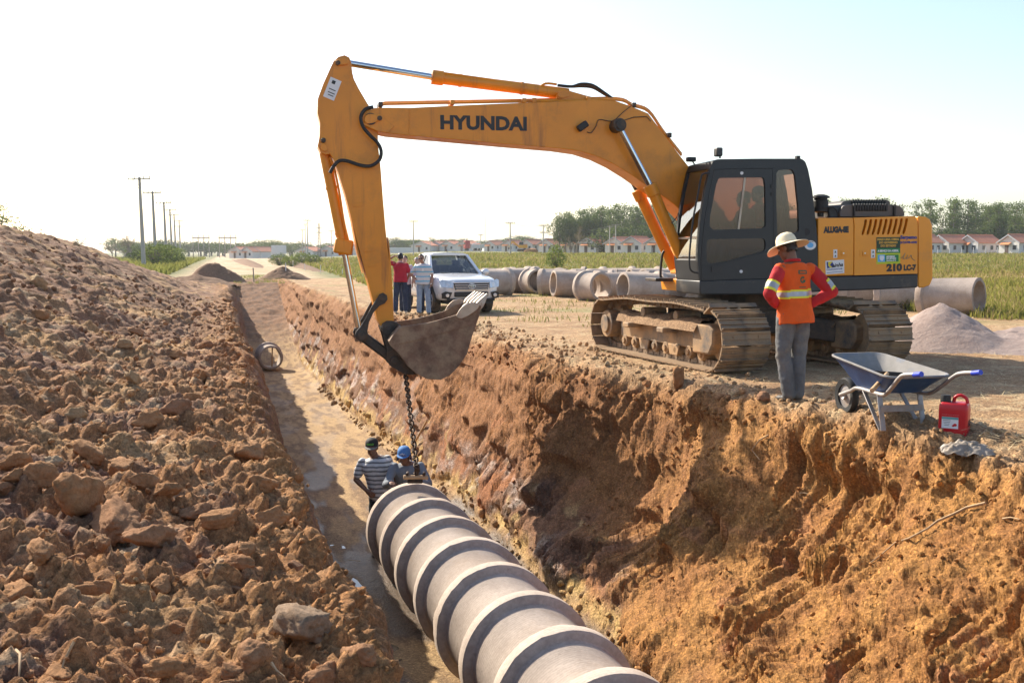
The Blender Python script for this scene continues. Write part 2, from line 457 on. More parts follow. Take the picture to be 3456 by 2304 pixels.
# ---- albedo (linear) from the kinds of soil
def lerp(a, b, t): return a + (b - a) * t[:, None]
C = lambda *c: np.array(c, np.float32)[None, :]
q = Q.ravel() + 0.22 * n05 + 0.14 * n15
nA = fbm(P1 * 0.8 + 100, 4); nB = fbm(P1 * 2.6 + 200, 4); nC = fbm(P1 * 9 + 300, 3)
PF = SR * np.array([.30, 1.2, 1.0], np.float32)[None, :]; nFa = fbm(PF * 1.3 + 900, 3); nFb = fbm(PF * 3.4 + 950, 4)
col = np.repeat(C(.300, .172, .092), len(P1), 0)
mcol = lerp(lerp(lerp(lerp(np.repeat(C(.340, .178, .080), len(P1), 0), C(.225, .128, .074), smooth(9, 22, SR[:, 0] - 1.2 * (SR[:, 1] + 3))), C(.370, .230, .112), smooth(.08, .30, nA)), C(.235, .135, .088), smooth(.04, .26, -nA + .5 * nB)), C(.47, .35, .22), smooth(.16, .36, nB) * .65)
mcol = lerp(mcol, C(.345, .175, .068), smooth(8.0, 10.0, kk) * .7)
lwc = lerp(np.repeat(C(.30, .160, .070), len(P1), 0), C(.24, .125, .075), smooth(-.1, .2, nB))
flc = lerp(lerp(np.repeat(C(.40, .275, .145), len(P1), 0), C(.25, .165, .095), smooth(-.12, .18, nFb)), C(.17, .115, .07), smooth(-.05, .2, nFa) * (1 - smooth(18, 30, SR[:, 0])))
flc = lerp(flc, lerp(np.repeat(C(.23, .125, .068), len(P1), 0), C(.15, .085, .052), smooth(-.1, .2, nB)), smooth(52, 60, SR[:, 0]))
top = lerp(np.repeat(C(.430, .225, .075), len(P1), 0), C(.340, .165, .058), smooth(-.15, .25, nB))
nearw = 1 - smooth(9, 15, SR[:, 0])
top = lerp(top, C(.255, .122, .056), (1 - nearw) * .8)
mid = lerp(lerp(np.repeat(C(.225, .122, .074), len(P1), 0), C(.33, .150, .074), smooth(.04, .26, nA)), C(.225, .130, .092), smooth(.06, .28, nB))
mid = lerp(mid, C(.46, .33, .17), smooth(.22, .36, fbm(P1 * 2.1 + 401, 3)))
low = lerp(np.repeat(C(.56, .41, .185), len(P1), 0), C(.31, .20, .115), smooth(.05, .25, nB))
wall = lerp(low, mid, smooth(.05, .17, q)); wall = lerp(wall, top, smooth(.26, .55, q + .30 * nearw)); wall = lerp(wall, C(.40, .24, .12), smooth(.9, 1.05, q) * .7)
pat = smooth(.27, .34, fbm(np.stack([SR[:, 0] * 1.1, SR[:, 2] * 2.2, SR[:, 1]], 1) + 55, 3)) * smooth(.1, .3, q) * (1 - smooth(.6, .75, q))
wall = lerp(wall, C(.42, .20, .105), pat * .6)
rg = lerp(lerp(np.repeat(C(.385, .245, .130), len(P1), 0), C(.31, .190, .100), smooth(-.1, .25, nA)), C(.46, .335, .195), smooth(.08, .3, nB))
rg = lerp(rg, C(.22, .235, .085), smooth(.10, .3, fbm(P1 * .28 + 9, 3)) * smooth(20, 30, P1[:, 1]) * .6)
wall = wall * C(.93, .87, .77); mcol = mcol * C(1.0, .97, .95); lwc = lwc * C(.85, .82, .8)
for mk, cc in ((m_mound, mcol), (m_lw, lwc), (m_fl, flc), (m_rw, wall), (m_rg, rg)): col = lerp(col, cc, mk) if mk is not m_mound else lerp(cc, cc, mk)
col = col * (1 + 0.20 * nC[:, None] + 0.06 * (cCi - .5)[:, None])
wet = m_rw * .75 * smooth(.05, .25, fbm(P1 * 1.3 + 600, 3) + .06) * (1 - smooth(.35, .5, q + .3 * nearw)) + m_fl * .8 * smooth(-.04, .18, nFa) * (1 - .6 * smooth(18, 30, SR[:, 0])) * (1 - smooth(44, 52, SR[:, 0]))

m, nt, b = newmat('dirt')
DIRT = m
at = nt.nodes.new('ShaderNodeAttribute'); at.attribute_name = 'soil'
aw = nt.nodes.new('ShaderNodeAttribute'); aw.attribute_name = 'wet'
v = nt.nodes.new('ShaderNodeNewGeometry').outputs['Position']
f1 = _noise(nt, v, 26, 6, 0.7); f2 = _noise(nt, v, 110, 4, 0.7)
c = _mix(nt, 1.0, at.outputs['Color'], _ramp(nt, f1, [(0.25, (.72, .70, .68)), (0.52, (1, 1, 1)), (0.8, (1.28, 1.28, 1.3))]), 'MULTIPLY')
c = _mix(nt, 1.0, c, _ramp(nt, f2, [(0.3, (.66, .64, .62)), (0.65, (1.28, 1.27, 1.25))]), 'MULTIPLY')
vg = nt.nodes.new('ShaderNodeTexVoronoi'); vg.inputs['Scale'].default_value = 52; nt.links.new(v, vg.inputs['Vector'])
sg_ = nt.nodes.new('ShaderNodeSeparateColor'); nt.links.new(vg.outputs['Color'], sg_.inputs[0])
c = _mix(nt, 1.0, c, _ramp(nt, sg_.outputs[0], [(0, (.70, .68, .66)), (.8, (1.1, 1.1, 1.1)), (1, (1.5, 1.48, 1.42))]), 'MULTIPLY')
wetc = _mix(nt, 1.0, c, (.62, .58, .56), 'MULTIPLY')
c = _mix(nt, aw.outputs['Fac'], c, wetc)
nt.links.new(c, b.inputs['Base Color'])
rr = nt.nodes.new('ShaderNodeMapRange'); rr.inputs[3].default_value = 0.95; rr.inputs[4].default_value = 0.30
nt.links.new(aw.outputs['Fac'], rr.inputs[0]); nt.links.new(rr.outputs[0], b.inputs['Roughness'])
b.inputs['Specular IOR Level'].default_value = 0.35
vo = nt.nodes.new('ShaderNodeTexVoronoi'); vo.inputs['Scale'].default_value = 38; nt.links.new(v, vo.inputs['Vector'])
hb = nt.nodes.new('ShaderNodeMath'); hb.operation = 'MULTIPLY_ADD'; hb.inputs[1].default_value = -0.7
nt.links.new(vo.outputs['Distance'], hb.inputs[0]); nt.links.new(f1, hb.inputs[2])
f0 = _noise(nt, v, 6.5, 8, 0.72); nb = _bump(nt, f0, 0.30, 0.05); nb = _bump(nt, hb.outputs[0], 0.7, 0.018, nb); nb = _bump(nt, f2, 0.8, 0.010, nb)
nt.links.new(nb, b.inputs['Normal'])
# the cut face adds the streaks that the bucket teeth left
DIRTW = DIRT.copy(); DIRTW.name = 'dirt_cut_face'; nt = DIRTW.node_tree; b = nt.nodes['Principled BSDF']
mpn = nt.nodes.new('ShaderNodeMapping'); mpn.inputs['Rotation'].default_value = (0, 0, -math.atan2(TU[1], TU[0])); mpn.inputs['Scale'].default_value = (13, 2.5, 2.2)
nt.links.new(nt.nodes.new('ShaderNodeNewGeometry').outputs['Position'], mpn.inputs[0])
fs_ = _noise(nt, mpn.outputs[0], 1.0, 3, .55); old_n = b.inputs['Normal'].links[0].from_socket
nt.links.new(_bump(nt, fs_, .7, .12, old_n), b.inputs['Normal'])

def set_attrs(me, colr, w):
    a = me.attributes.new('soil', 'FLOAT_COLOR', 'POINT')
    a.data.foreach_set('color', np.concatenate([np.clip(colr, 0.01, .8), np.ones((len(colr), 1))], 1).astype(np.float32).ravel())
    a = me.attributes.new('wet', 'FLOAT', 'POINT'); a.data.foreach_set('value', np.clip(w, 0, 1).astype(np.float32))
def strip(name, k0, k1, mat=None):
    i = np.where((tt >= k0 - 1e-6) & (tt <= k1 + 1e-6))[0]; a, n = i[0], len(i)
    idx = (np.arange(a, a + n)[:, None] * NS + np.arange(NS)[None, :])
    V = P2[idx.ravel()]
    g = np.arange(n * NS).reshape(n, NS)
    F = np.stack([g[:-1, :-1], g[1:, :-1], g[1:, 1:], g[:-1, 1:]], -1).reshape(-1, 4)
    me = mesh_np(name, V, F)
    set_attrs(me, col[idx.ravel()], wet[idx.ravel()])
    o = obj(name, me, mat or DIRT); tag(o, kind='structure')
    return o
K_ = list(seg_n)
mound_o = strip('spoil_heap', 0, 10); tag(mound_o, 'long bank of dug up brown soil full of clods along the trench')
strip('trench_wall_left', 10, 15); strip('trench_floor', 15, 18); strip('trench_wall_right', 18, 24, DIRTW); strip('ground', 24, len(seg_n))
GRID = P2.reshape(NT, NS, 3); GN = NRM.reshape(NT, NS, 3); GCOL = col.reshape(NT, NS, 3)
def surf_z(x, y, k0=24, k1=30):
    """height of the built ground at x, y (right bank and beyond)"""
    s, r = tr_sr(x, y)
    i = int(np.argmin(np.abs(ss - s)))
    js = np.where((tt >= k0) & (tt <= k1))[0]
    j = js[int(np.argmin(np.abs(GR[js, i] - r)))]
    return float(GRID[j, i, 2])

# ---- the rest of the ground, out to the horizon
def ground_sheet(name, s_arr, r_arr, dz=0.0):
    S, Rr = np.meshgrid(s_arr, r_arr)
    x = TA[0] + S * TU[0] + Rr * TN[0]; y = TA[1] + S * TU[1] + Rr * TN[1]
    p = np.stack([x, y, 0 * x], -1).reshape(-1, 3)
    z = ground_z(x, y).ravel() + dz + 0.05 * fbm(p * 0.25, 3) * smooth(40, 90, p[:, 1])
    n, k = x.shape
    g = np.arange(n * k).reshape(n, k)
    F = np.stack([g[:-1, :-1], g[:-1, 1:], g[1:, 1:], g[1:, :-1]], -1).reshape(-1, 4)
    X, Y = p[:, 0], p[:, 1]
    nA = fbm(p * .11, 4); nB = fbm(p * .5 + 50, 3)
    cc = lerp(np.repeat(C(.145, .155, .058), len(p), 0), C(.25, .205, .095), smooth(-.1, .25, nA))
    rL = -3.2 - .275 * Y; rR = 3.7 - .233 * Y
    road = smooth(-1.5, 1.0, X - rL + 1.5 * nB) * (1 - smooth(-1, 1.5, X - rR + 2 * nB))
    bare = np.maximum(road, (1 - smooth(34, 46, Y + 6 * nB)) * smooth(-30, -20, X))
    dirtc = lerp(lerp(np.repeat(C(.47, .36, .235), len(p), 0), C(.34, .235, .14), smooth(.0, .25, nB)), C(.20, .21, .085), smooth(.16, .32, nA) * .7)
    cc = lerp(cc, dirtc, bare)
    me = mesh_np(name, np.stack([X, Y, z], 1), F)
    set_attrs(me, cc, np.zeros(len(p)))
    return tag(obj(name, me, DIRT), kind='structure')
far_s = 77.5 + 1.5 * (np.exp(np.linspace(0, math.log(2600 / 1.5), 150)) - 1)
rr_ = np.concatenate([-62 - np.exp(np.linspace(math.log(1800), 0, 26)), np.linspace(-60, 62, 160), 62 + np.exp(np.linspace(0, math.log(2400), 34))])
ground_sheet('ground', far_s, rr_, -0.015)
ground_sheet('ground', np.linspace(-5, 78, 60), 61.5 + np.concatenate([[0], np.exp(np.linspace(0, math.log(1200), 30))]), -0.015)
ground_sheet('ground', np.linspace(-5, 78, 60), -23.5 - np.concatenate([[0], np.exp(np.linspace(0, math.log(1200), 30))])[::-1] , -0.015)

# ---- standing water on the trench floor
WATER, nt, b = newmat('muddy_water')
b.inputs['Base Color'].default_value = (.10, .075, .05, 1); b.inputs['Roughness'].default_value = 0.04; b.inputs['Specular IOR Level'].default_value = .6
for (s0, s1, r0, r1, dz) in ((10.4, 12.0, -1.05, -0.72, -.012), (12.8, 14.2, -1.05, -0.72, -.012), (15.2, 16.2, -1.05, -.6, -.014)):
    mb = MB(); n = 28; zc = floor_z((s0 + s1) / 2) + dz + float(ground_z(*tr_xy((s0 + s1) / 2, -.8)))
    pts = []
    for k in range(n):
        a = 2 * math.pi * k / n; w = 1 + .25 * math.sin(3 * a + s0) + .12 * math.sin(7 * a)
        x, y = tr_xy((s0 + s1) / 2 + (s1 - s0) / 2 * w * math.cos(a), (r0 + r1) / 2 + (r1 - r0) / 2 * w * math.sin(a)); pts.append((x, y, zc))
    mb.add(pts, [tuple(range(n))])
    tag(mb.build('puddle', WATER), kind='structure')

# ---- clods and crumbs
random.seed(5); rs = np.random.RandomState(11)
import bmesh
def clod_mesh(name, sub, seed, rough=.28, flat=1.0, facet=.0):
    bm = bmesh.new(); bmesh.ops.create_icosphere(bm, subdivisions=sub, radius=1)
    V = np.array([v.co[:] for v in bm.verts], np.float32)
    r_ = np.random.RandomState(seed)
    pl = r_.normal(size=(9, 3)); pl /= np.linalg.norm(pl, axis=1)[:, None]
    hcut = r_.uniform(.50, .85, 9)
    k = np.ones(len(V))
    for d_, h_ in zip(pl, hcut):
        dp = V @ d_; k = np.where(dp > 1e-3, np.minimum(k, h_ / np.maximum(dp, 1e-3)), k)
    V2 = V * k[:, None]
    c1_, c2_, ci_ = cells(V * 3.2 + seed * 5.3)
    V2 = V2 * (1 + .7 * rough * fbm(V * 1.3 + seed * 3.1, 2) + .55 * rough * np.clip(.6 - c1_, 0, 1) + .5 * rough * fbm(V * 5 + seed, 3) + .3 * rough * perlin(V * 14 + seed))[:, None]
    V2 *= np.array([1, .85, .72 * flat])
    for v_, c_ in zip(bm.verts, V2): v_.co = c_
    me = bpy.data.meshes.new(name); bm.to_mesh(me); bm.free()
    me.polygons.foreach_set('use_smooth', [True] * len(me.polygons)); me.update()
    return me
def clod_mat(name, c0, c1, c2):
    m, nt, b = newmat(name); v = _coord(nt); g = nt.nodes.new('ShaderNodeNewGeometry').outputs['Position']
    oi = nt.nodes.new('ShaderNodeObjectInfo')
    base = _ramp(nt, oi.outputs['Random'], [(0, c0), (.45, c1), (.8, c2), (1, c0)])
    f1 = _noise(nt, g, 9, 6, .7); f2 = _noise(nt, g, 55, 5, .75)
    c = _mix(nt, 1.0, base, _ramp(nt, f1, [(.3, (.72, .70, .68)), (.7, (1.25, 1.22, 1.2))]), 'MULTIPLY')
    c = _mix(nt, 1.0, c, _ramp(nt, f2, [(.3, (.75, .74, .73)), (.7, (1.2, 1.2, 1.2))]), 'MULTIPLY')
    nt.links.new(c, b.inputs['Base Color']); b.inputs['Roughness'].default_value = .95; b.inputs['Specular IOR Level'].default_value = .2
    nb = _bump(nt, f1, .6, .05); nb = _bump(nt, f2, .7, .014, nb); nt.links.new(nb, b.inputs['Normal'])
    return m
CLOD = clod_mat('clod_soil', (.330, .170, .076), (.35, .190, .092), (.29, .160, .092))
CLODG = clod_mat('clod_grey', (.25, .175, .12), (.26, .185, .125), (.24, .165, .115))
CLODY = clod_mat('clod_pale', (.40, .28, .155), (.44, .32, .20), (.36, .23, .12))
clods = [clod_mesh('clod', 4, k + 1, .34) for k in range(12)]
def put_clod(s, r, size, mat=None, k=None, squash=1.0, sink=.3, stretch=1.0, rot=None, tilt=.35, parent=mound_o, kcol=(0, 10.4)):
    i = int(np.argmin(np.abs(ss - s)))
    js = np.where((tt >= kcol[0]) & (tt <= kcol[1]))[0]
    j = js[int(np.argmin(np.abs(GR[js, i] - r)))]
    p = GRID[j, i]; n = Vector(GN[j, i])
    me = clods[random.randrange(len(clods)) if k is None else k]
    o = bpy.data.objects.new('clod', me); COL.objects.link(o); o.parent = parent
    if not me.materials: me.materials.append(CLOD)
    up = (n * .5 + Vector((0, 0, 1)) * .5 + Vector((random.uniform(-tilt, tilt), random.uniform(-tilt, tilt), 0))).normalized()
    qd = up.to_track_quat('Z', 'Y') @ Matrix.Rotation(random.uniform(0, 6.28) if rot is None else rot, 3, 'Z').to_quaternion()
    o.rotation_euler = qd.to_euler()
    o.scale = (size * stretch, size * random.uniform(.8, 1.05), size * squash * random.uniform(.75, 1.1))
    o.location = Vector(p) + up * size * squash * (.45 - sink)
    if mat is not None:
        o.material_slots[0].link = 'OBJECT'; o.material_slots[0].material = mat
    return o
for me in clods: me.materials.append(CLOD)
# the big lumps one can pick out in the photograph: photo pixel, width in photo pixels
# (px, py, width px, pale, stretch)
BIG = [(1020, 2150, 270, 2, 1.25), (850, 2235, 150, 0, 1.0), (1180, 2215, 170, 0, 1.1), (400, 1790, 270, 0, 1.5), (250, 1730, 260, 0, 1.25), (505, 1850, 180, 0, 1.2), (665, 1730, 120, 0, 1.2), (745, 1780, 140, 0, 1.2),
       (410, 1600, 130, 0, 1.0), (480, 1655, 90, 0, 1.1), (560, 1660, 110, 0, 1.1), (350, 1880, 90, 0, .9), (130, 1640, 140, 0, 1.1), (400, 1465, 130, 0, 1.15), (500, 1435, 110, 0, 1.2), (590, 1395, 110, 0, 1.2), (640, 1350, 80, 0, 1.0),
       (250, 1410, 80, 1, 1.1), (300, 1550, 130, 0, 1.2), (170, 1570, 100, 1, 1.1), (60, 1620, 90, 0, 1.2), (690, 1175, 75, 0, 1.1), (130, 965, 100, 1, 1.2), (65, 1590, 110, 0, 1.2), (120, 1910, 160, 0, 1.3), (60, 2010, 160, 0, 1.2), (330, 2010, 170, 0, 1.6),
       (600, 2110, 80, 0, .7), (40, 2170, 110, 0, 1.0), (700, 1500, 100, 0, 1.4), (880, 1650, 110, 0, 1.2), (900, 1760, 140, 0, 1.3), (830, 1540, 120, 0, 1.1), (960, 1560, 90, 0, 1.0), (790, 1975, 60, 0, .9), (420, 1170, 60, 1, 1.1), (590, 1210, 90, 0, 1.3),
       (540, 1170, 60, 1, 1.0), (460, 1130, 70, 0, 1.2), (680, 1280, 90, 0, 1.2), (370, 1290, 40, 1, 1.0), (210, 1215, 30, 1, 1.0), (140, 1080, 60, 0, 1.0), (800, 1920, 110, 0, 1.1), (1000, 1930, 70, 0, 1.0), (200, 2290, 130, 0, 1.3), (560, 2290, 130, 0, 1.2), (1090, 2295, 170, 0, 1.2)]
from mathutils.bvhtree import BVHTree
_sub = GRID[::3, ::4]; _n, _m = _sub.shape[:2]; _g = np.arange(_n * _m).reshape(_n, _m)
BVH = BVHTree.FromPolygons(_sub.reshape(-1, 3).tolist(), np.stack([_g[:-1, :-1], _g[1:, :-1], _g[1:, 1:], _g[:-1, 1:]], -1).reshape(-1, 4).tolist())
def hit(px, py):
    """where the line of sight through a photo pixel meets the soil: point, normal"""
    p, n, _, t = BVH.ray_cast(Vector((0, 0, CAMZ)), ray(px, py).normalized())
    return p, n
def drop(x, y, z0=4.0):
    p, n, _, t = BVH.ray_cast(Vector((x, y, z0)), Vector((0, 0, -1)))
    return p.z if p is not None else float(ground_z(x, y))
def mound_hit(px, py):
    p, n = hit(px, py)
    if p is None: return None
    s, r = tr_sr(p.x, p.y)
    return s, r, p.y
for (px, py, w, pale, st) in BIG:
    h = mound_hit(px, py)
    if h is None: continue
    s, r, t = h
    put_clod(s, r, w / FPX * t * .5 / max(1, st ** .5), (None, CLODY, CLODG)[pale], stretch=st, sink=.22, tilt=.25)
n_c = 0
while n_c < 200:                                # medium lumps strewn over the bank
    s = 2.6 * math.exp(random.uniform(0, 2.9)); r = random.choice([random.uniform(-3.4, -2.0), random.uniform(-7.5, -2.4), random.uniform(-5, -2.2)])
    if s > 45: continue
    size = (.016 + .055 * random.random() ** 2.8) * (0.9 + .05 * s)
    put_clod(s, r, min(size, .22), CLODY if random.random() < .16 else None, sink=random.uniform(.1, .35)); n_c += 1
# small crumbs: one mesh
def crumbs(name, n, pick, size_fn, sub, matr, parent=None):
    base = []
    for k in range(10):
        me = clod_mesh('crumb_src', sub, 50 + k, .3)
        base.append((np.array([v.co[:] for v in me.vertices], np.float32), np.array([p.vertices[:] for p in me.polygons], np.int32))); bpy.data.meshes.remove(me)
    VV = []; FF = []; CC = []; off = 0
    jj, ii = pick(n)
    for j, i in zip(jj, ii):
        bv, bf = base[rs.randint(10)]
        sz = size_fn(ss[i]); q_ = rs.normal(size=4); q_ /= np.linalg.norm(q_)
        w, x, y, z = q_
        Rm = np.array([[1 - 2 * (y * y + z * z), 2 * (x * y - z * w), 2 * (x * z + y * w)], [2 * (x * y + z * w), 1 - 2 * (x * x + z * z), 2 * (y * z - x * w)], [2 * (x * z - y * w), 2 * (y * z + x * w), 1 - 2 * (x * x + y * y)]])
        pos = GRID[j, i] + GN[j, i] * sz * .35 + rs.normal(size=3) * .01
        VV.append((bv * sz * rs.uniform(.7, 1.2, 3)) @ Rm.T + pos); FF.append(bf + off); off += len(bv)
        CC.append(np.repeat((GCOL[j, i] * rs.uniform(.95, 1.4))[None], len(bv), 0))
    V = np.concatenate(VV); me = mesh_np(name, V, np.concatenate(FF))
    set_attrs(me, np.concatenate(CC), np.zeros(len(V)))
    o = obj(name, me, matr, parent); tag(o, kind='stuff'); return o
def picker(k0, k1, smin, smax, pw=1.0):
    js = np.where((tt >= k0) & (tt <= k1))[0]; is_ = np.where((ss >= smin) & (ss <= smax))[0]
    def f(n): return js[rs.randint(len(js), size=n)], is_[rs.randint(len(is_), size=n)]
    return f
o = crumbs('soil_crumbs', 7500, picker(4.2, 10.6, 2.2, 40), lambda s: (.005 + .024 * rs.rand() ** 3) * (.7 + .09 * s), 2, DIRT, mound_o)
o = crumbs('soil_crumbs', 3000, picker(22.6, 25.4, 4, 30), lambda s: (.008 + .035 * rs.rand() ** 3) * (.75 + .045 * s), 2, DIRT)
tag(o, 'loose crumbs of brown soil along the right edge of the trench', 'soil')
o = crumbs('soil_crumbs', 900, picker(17.4, 18.8, 6, 40), lambda s: (.008 + .06 * rs.rand() ** 4) * (.7 + .04 * s), 2, DIRT)
tag(o, 'wet lumps of clay at the foot of the right trench wall', 'soil')
o = crumbs('soil_crumbs', 1800, picker(19.2, 23.2, 4.5, 16), lambda s: (.005 + .022 * rs.rand() ** 3) * (.75 + .05 * s), 2, DIRT)
tag(o, 'crumbs of ochre soil clinging to the cut face of the right trench wall', 'soil')

# ================================================================ EXCAVATOR
YEL = M('machine_yellow', (.82, .305, .010), .42, var=.05, scale=2.5, dirt=(.40, .22, .09), dirt_amt=.10, dscale=2.2, coat=.25, bump=.03, bscale=30)
YELB = M('boom_yellow', (.74, .265, .010), .48, var=.10, scale=1.6, dirt=(.30, .13, .045), dirt_amt=.20, dscale=1.7, coat=.15, bump=.04, bscale=25)
DARK = M('cab_charcoal', (.015, .018, .022), .42, var=.10, scale=4, dirt=(.10, .08, .06), dirt_amt=.06, dscale=3)
SKIRT = M('skirt_grey', (.028, .031, .035), .45, var=.14, scale=4, dirt=(.26, .20, .14), dirt_amt=.14, dscale=3)
BLACK = M('black_rubber', (.018, .018, .018), .6, var=.2)
STEEL = M('dark_steel', (.055, .048, .044), .48, .6, var=.3, dirt=(.22, .13, .07), dirt_amt=.3, dscale=5, bump=.15)
CHROME = M('chrome_rod', (.62, .64, .66), .12, 1.0, var=.05)
HOOD = M('hood_brown', (.105, .088, .076), .5, var=.1)
RUST = M('bucket_steel', (.150, .078, .046), .55, .15, var=.45, scale=4, dirt=(.40, .29, .18), dirt_amt=.42, dscale=3.4, bump=.45, bscale=22)
WORN = M('worn_edge', (.42, .36, .30), .38, .7, var=.2, dirt=(.35, .24, .15), dirt_amt=.35, bump=.2)
TRK = M('track_steel', (.17, .125, .09), .5, .35, var=.3, scale=5, dirt=(.44, .29, .16), dirt_amt=.50, dscale=3.2, bump=.2, bscale=30)
TRKW = M('track_worn', (.32, .28, .25), .32, .85, var=.2, dirt=(.40, .28, .17), dirt_amt=.25, dscale=4)
FRM = M('frame_caked', (.085, .085, .085), .6, .2, var=.2, dirt=(.46, .29, .15), dirt_amt=.62, dscale=2.4, bump=.3, bscale=18)
UND = M('under_dark', (.045, .04, .037), .7, var=.25, dirt=(.16, .10, .06), dirt_amt=.4)
PAPER = M('sticker_white', (.74, .74, .74), .5, var=.05)
INK = M('decal_black', (.022, .022, .024), .5, var=.05)
TINT = glass('cab_glass', (.60, .42, .35), .12)
FGLASS = glass('cab_front_glass', (.62, .70, .66), .55)

# run-down rust streaks on the boom paint
nt = YELB.node_tree; b = nt.nodes['Principled BSDF']; old_c = b.inputs['Base Color'].links[0].from_socket
mpn = nt.nodes.new('ShaderNodeMapping'); mpn.inputs['Scale'].default_value = (5.5, 2, .55); nt.links.new(_coord(nt), mpn.inputs[0])
stf = _ramp(nt, _noise(nt, mpn.outputs[0], 1.0, 5, .65), [(.56, (0, 0, 0)), (.72, (.75, .75, .75))])
nt.links.new(_mix(nt, stf, old_c, (.36, .115, .018)), b.inputs['Base Color'])
EC = Vector((3.6, 16.75, 0.0)); PSI = R(12)
EXC = empty('excavator', EC, math.pi + PSI)
tag(EXC, 'large yellow crawler excavator with dark cab and raised boom over the trench', 'excavator')
_fw = Vector((-math.cos(PSI), -math.sin(PSI), 0)); _lf = Vector((math.sin(PSI), -math.cos(PSI), 0))
def mp(px, py, Y):
    """photo pixel -> machine x,z on the plane Y (metres left of the machine's middle)"""
    o = Vector((0, 0, CAMZ)) - EC; d = ray(px, py)
    k = (Y - o.dot(_lf)) / d.dot(_lf); p = o + d * k
    return p.dot(_fw), p.z
def loc_of(px, py, Y): x, z = mp(px, py, Y); return Vector((x, Y, z))
c1 = crop(2200, 450, 2.24); c3 = crop(1000, 150, 1.8092); c4 = crop(1000, 800, 2.8507)
def outl(cf, pts, Y): return [mp(*cf(*p), Y) for p in pts]
def slab(poly, Y0, Y1):
    return MB().prism(poly, lambda x, z: (x, Y0, z), lambda x, z: (x, Y1, z))
from mathutils.geometry import tessellate_polygon
def holed(outer, holes, Y0, Y1):
    """plate with real openings between the planes Y0 and Y1"""
    loops = [outer] + holes; flat = [p for l in loops for p in l]
    tris = tessellate_polygon([[Vector((x, z, 0)) for x, z in l] for l in loops])
    n = len(flat); mb = MB()
    vs = [(x, Y0, z) for x, z in flat] + [(x, Y1, z) for x, z in flat]
    fs = [tuple(t) for t in tris] + [tuple(n + i for i in reversed(t)) for t in tris]
    b0 = 0
    for l in loops:
        k = len(l); fs += [(b0 + i, b0 + (i + 1) % k, n + b0 + (i + 1) % k, n + b0 + i) for i in range(k)]; b0 += k
    return mb.add(vs, fs)
def round_poly(poly, r=.04, n=3):
    out = []; N = len(poly)
    for i in range(N):
        p = Vector(poly[i]); a = Vector(poly[i - 1]) - p; b_ = Vector(poly[(i + 1) % N]) - p
        ra = min(r, a.length * .45, b_.length * .45)
        pa = p + a.normalized() * ra; pb = p + b_.normalized() * ra
        for k in range(n + 1):
            t = k / n; out.append(tuple((1 - t) ** 2 * pa + 2 * t * (1 - t) * p + t * t * pb))
    return out

# ---- boom
boom_px = [(478, 388), (560, 386), (690, 388), (930, 376), (1250, 362), (1575, 350), (1800, 337), (1950, 345), (2050, 380), (2150, 422), (2352, 690), (2480, 850), (2600, 1010), (2700, 1160),
           (2720, 1230), (2690, 1290), (2620, 1310), (2540, 1260), (2440, 1120), (2316, 985), (2250, 935), (2150, 870), (2050, 800), (1950, 738), (1850, 690), (1740, 655), (1600, 635), (1300, 610), (900, 574), (690, 556), (560, 543), (500, 530), (430, 500), (408, 470), (404, 445), (420, 415)]
bpoly = outl(c3, boom_px, .26)
boom = slab(bpoly, -.26, .26).build('boom', YELB, EXC, bevel=.012)
# weld seam and lower flange
MB().tube([loc_of(*c3(690, 392), .262), loc_of(*c3(690, 552), .262)], .007, n=6).build('weld_seam', YELB, boom)
MB().tube([loc_of(*c3(*p), .262) for p in ((560, 540), (690, 553), (900, 571), (1300, 607), (1600, 632), (1740, 652), (1850, 687), (1950, 735), (2050, 797), (2150, 867), (2250, 932))], .010, n=6).build('lower_flange', YELB, boom)
arm_px3 = [(210, 140), (228, 102), (258, 76), (295, 66), (324, 80), (336, 112), (342, 172), (352, 212), (382, 272), (440, 370), (480, 430), (498, 530), (500, 620), (515, 750), (530, 950), (545, 1130), (565, 1300)]
arm_px4 = [(886, 0), (906, 180), (920, 400), (930, 560), (935, 700), (938, 800), (920, 860), (870, 890), (815, 860), (778, 790), (745, 640), (700, 470), (640, 250), (572, 0)]
arm_px3b = [(410, 1400), (370, 1250), (340, 1080), (300, 920), (260, 790), (230, 705), (205, 668), (180, 674), (150, 662), (131, 620), (143, 560), (145, 480), (130, 420), (132, 330), (165, 240)]
apoly = outl(c3, arm_px3, .20) + outl(c4, arm_px4, .20) + outl(c3, arm_px3b, .20)
arm = slab(apoly, -.20, .20).build('arm', YELB, EXC, bevel=.010)
def pin(cf, x, y, Y0, Y1, r, mat, name='pin', parent=EXC, Yp=None):
    px_, z_ = mp(*cf(x, y), Y1 if Yp is None else Yp)
    return MB().cyl((px_, Y0, z_), (px_, Y1, z_), r, n=20).build(name, mat, parent, bevel=.006)
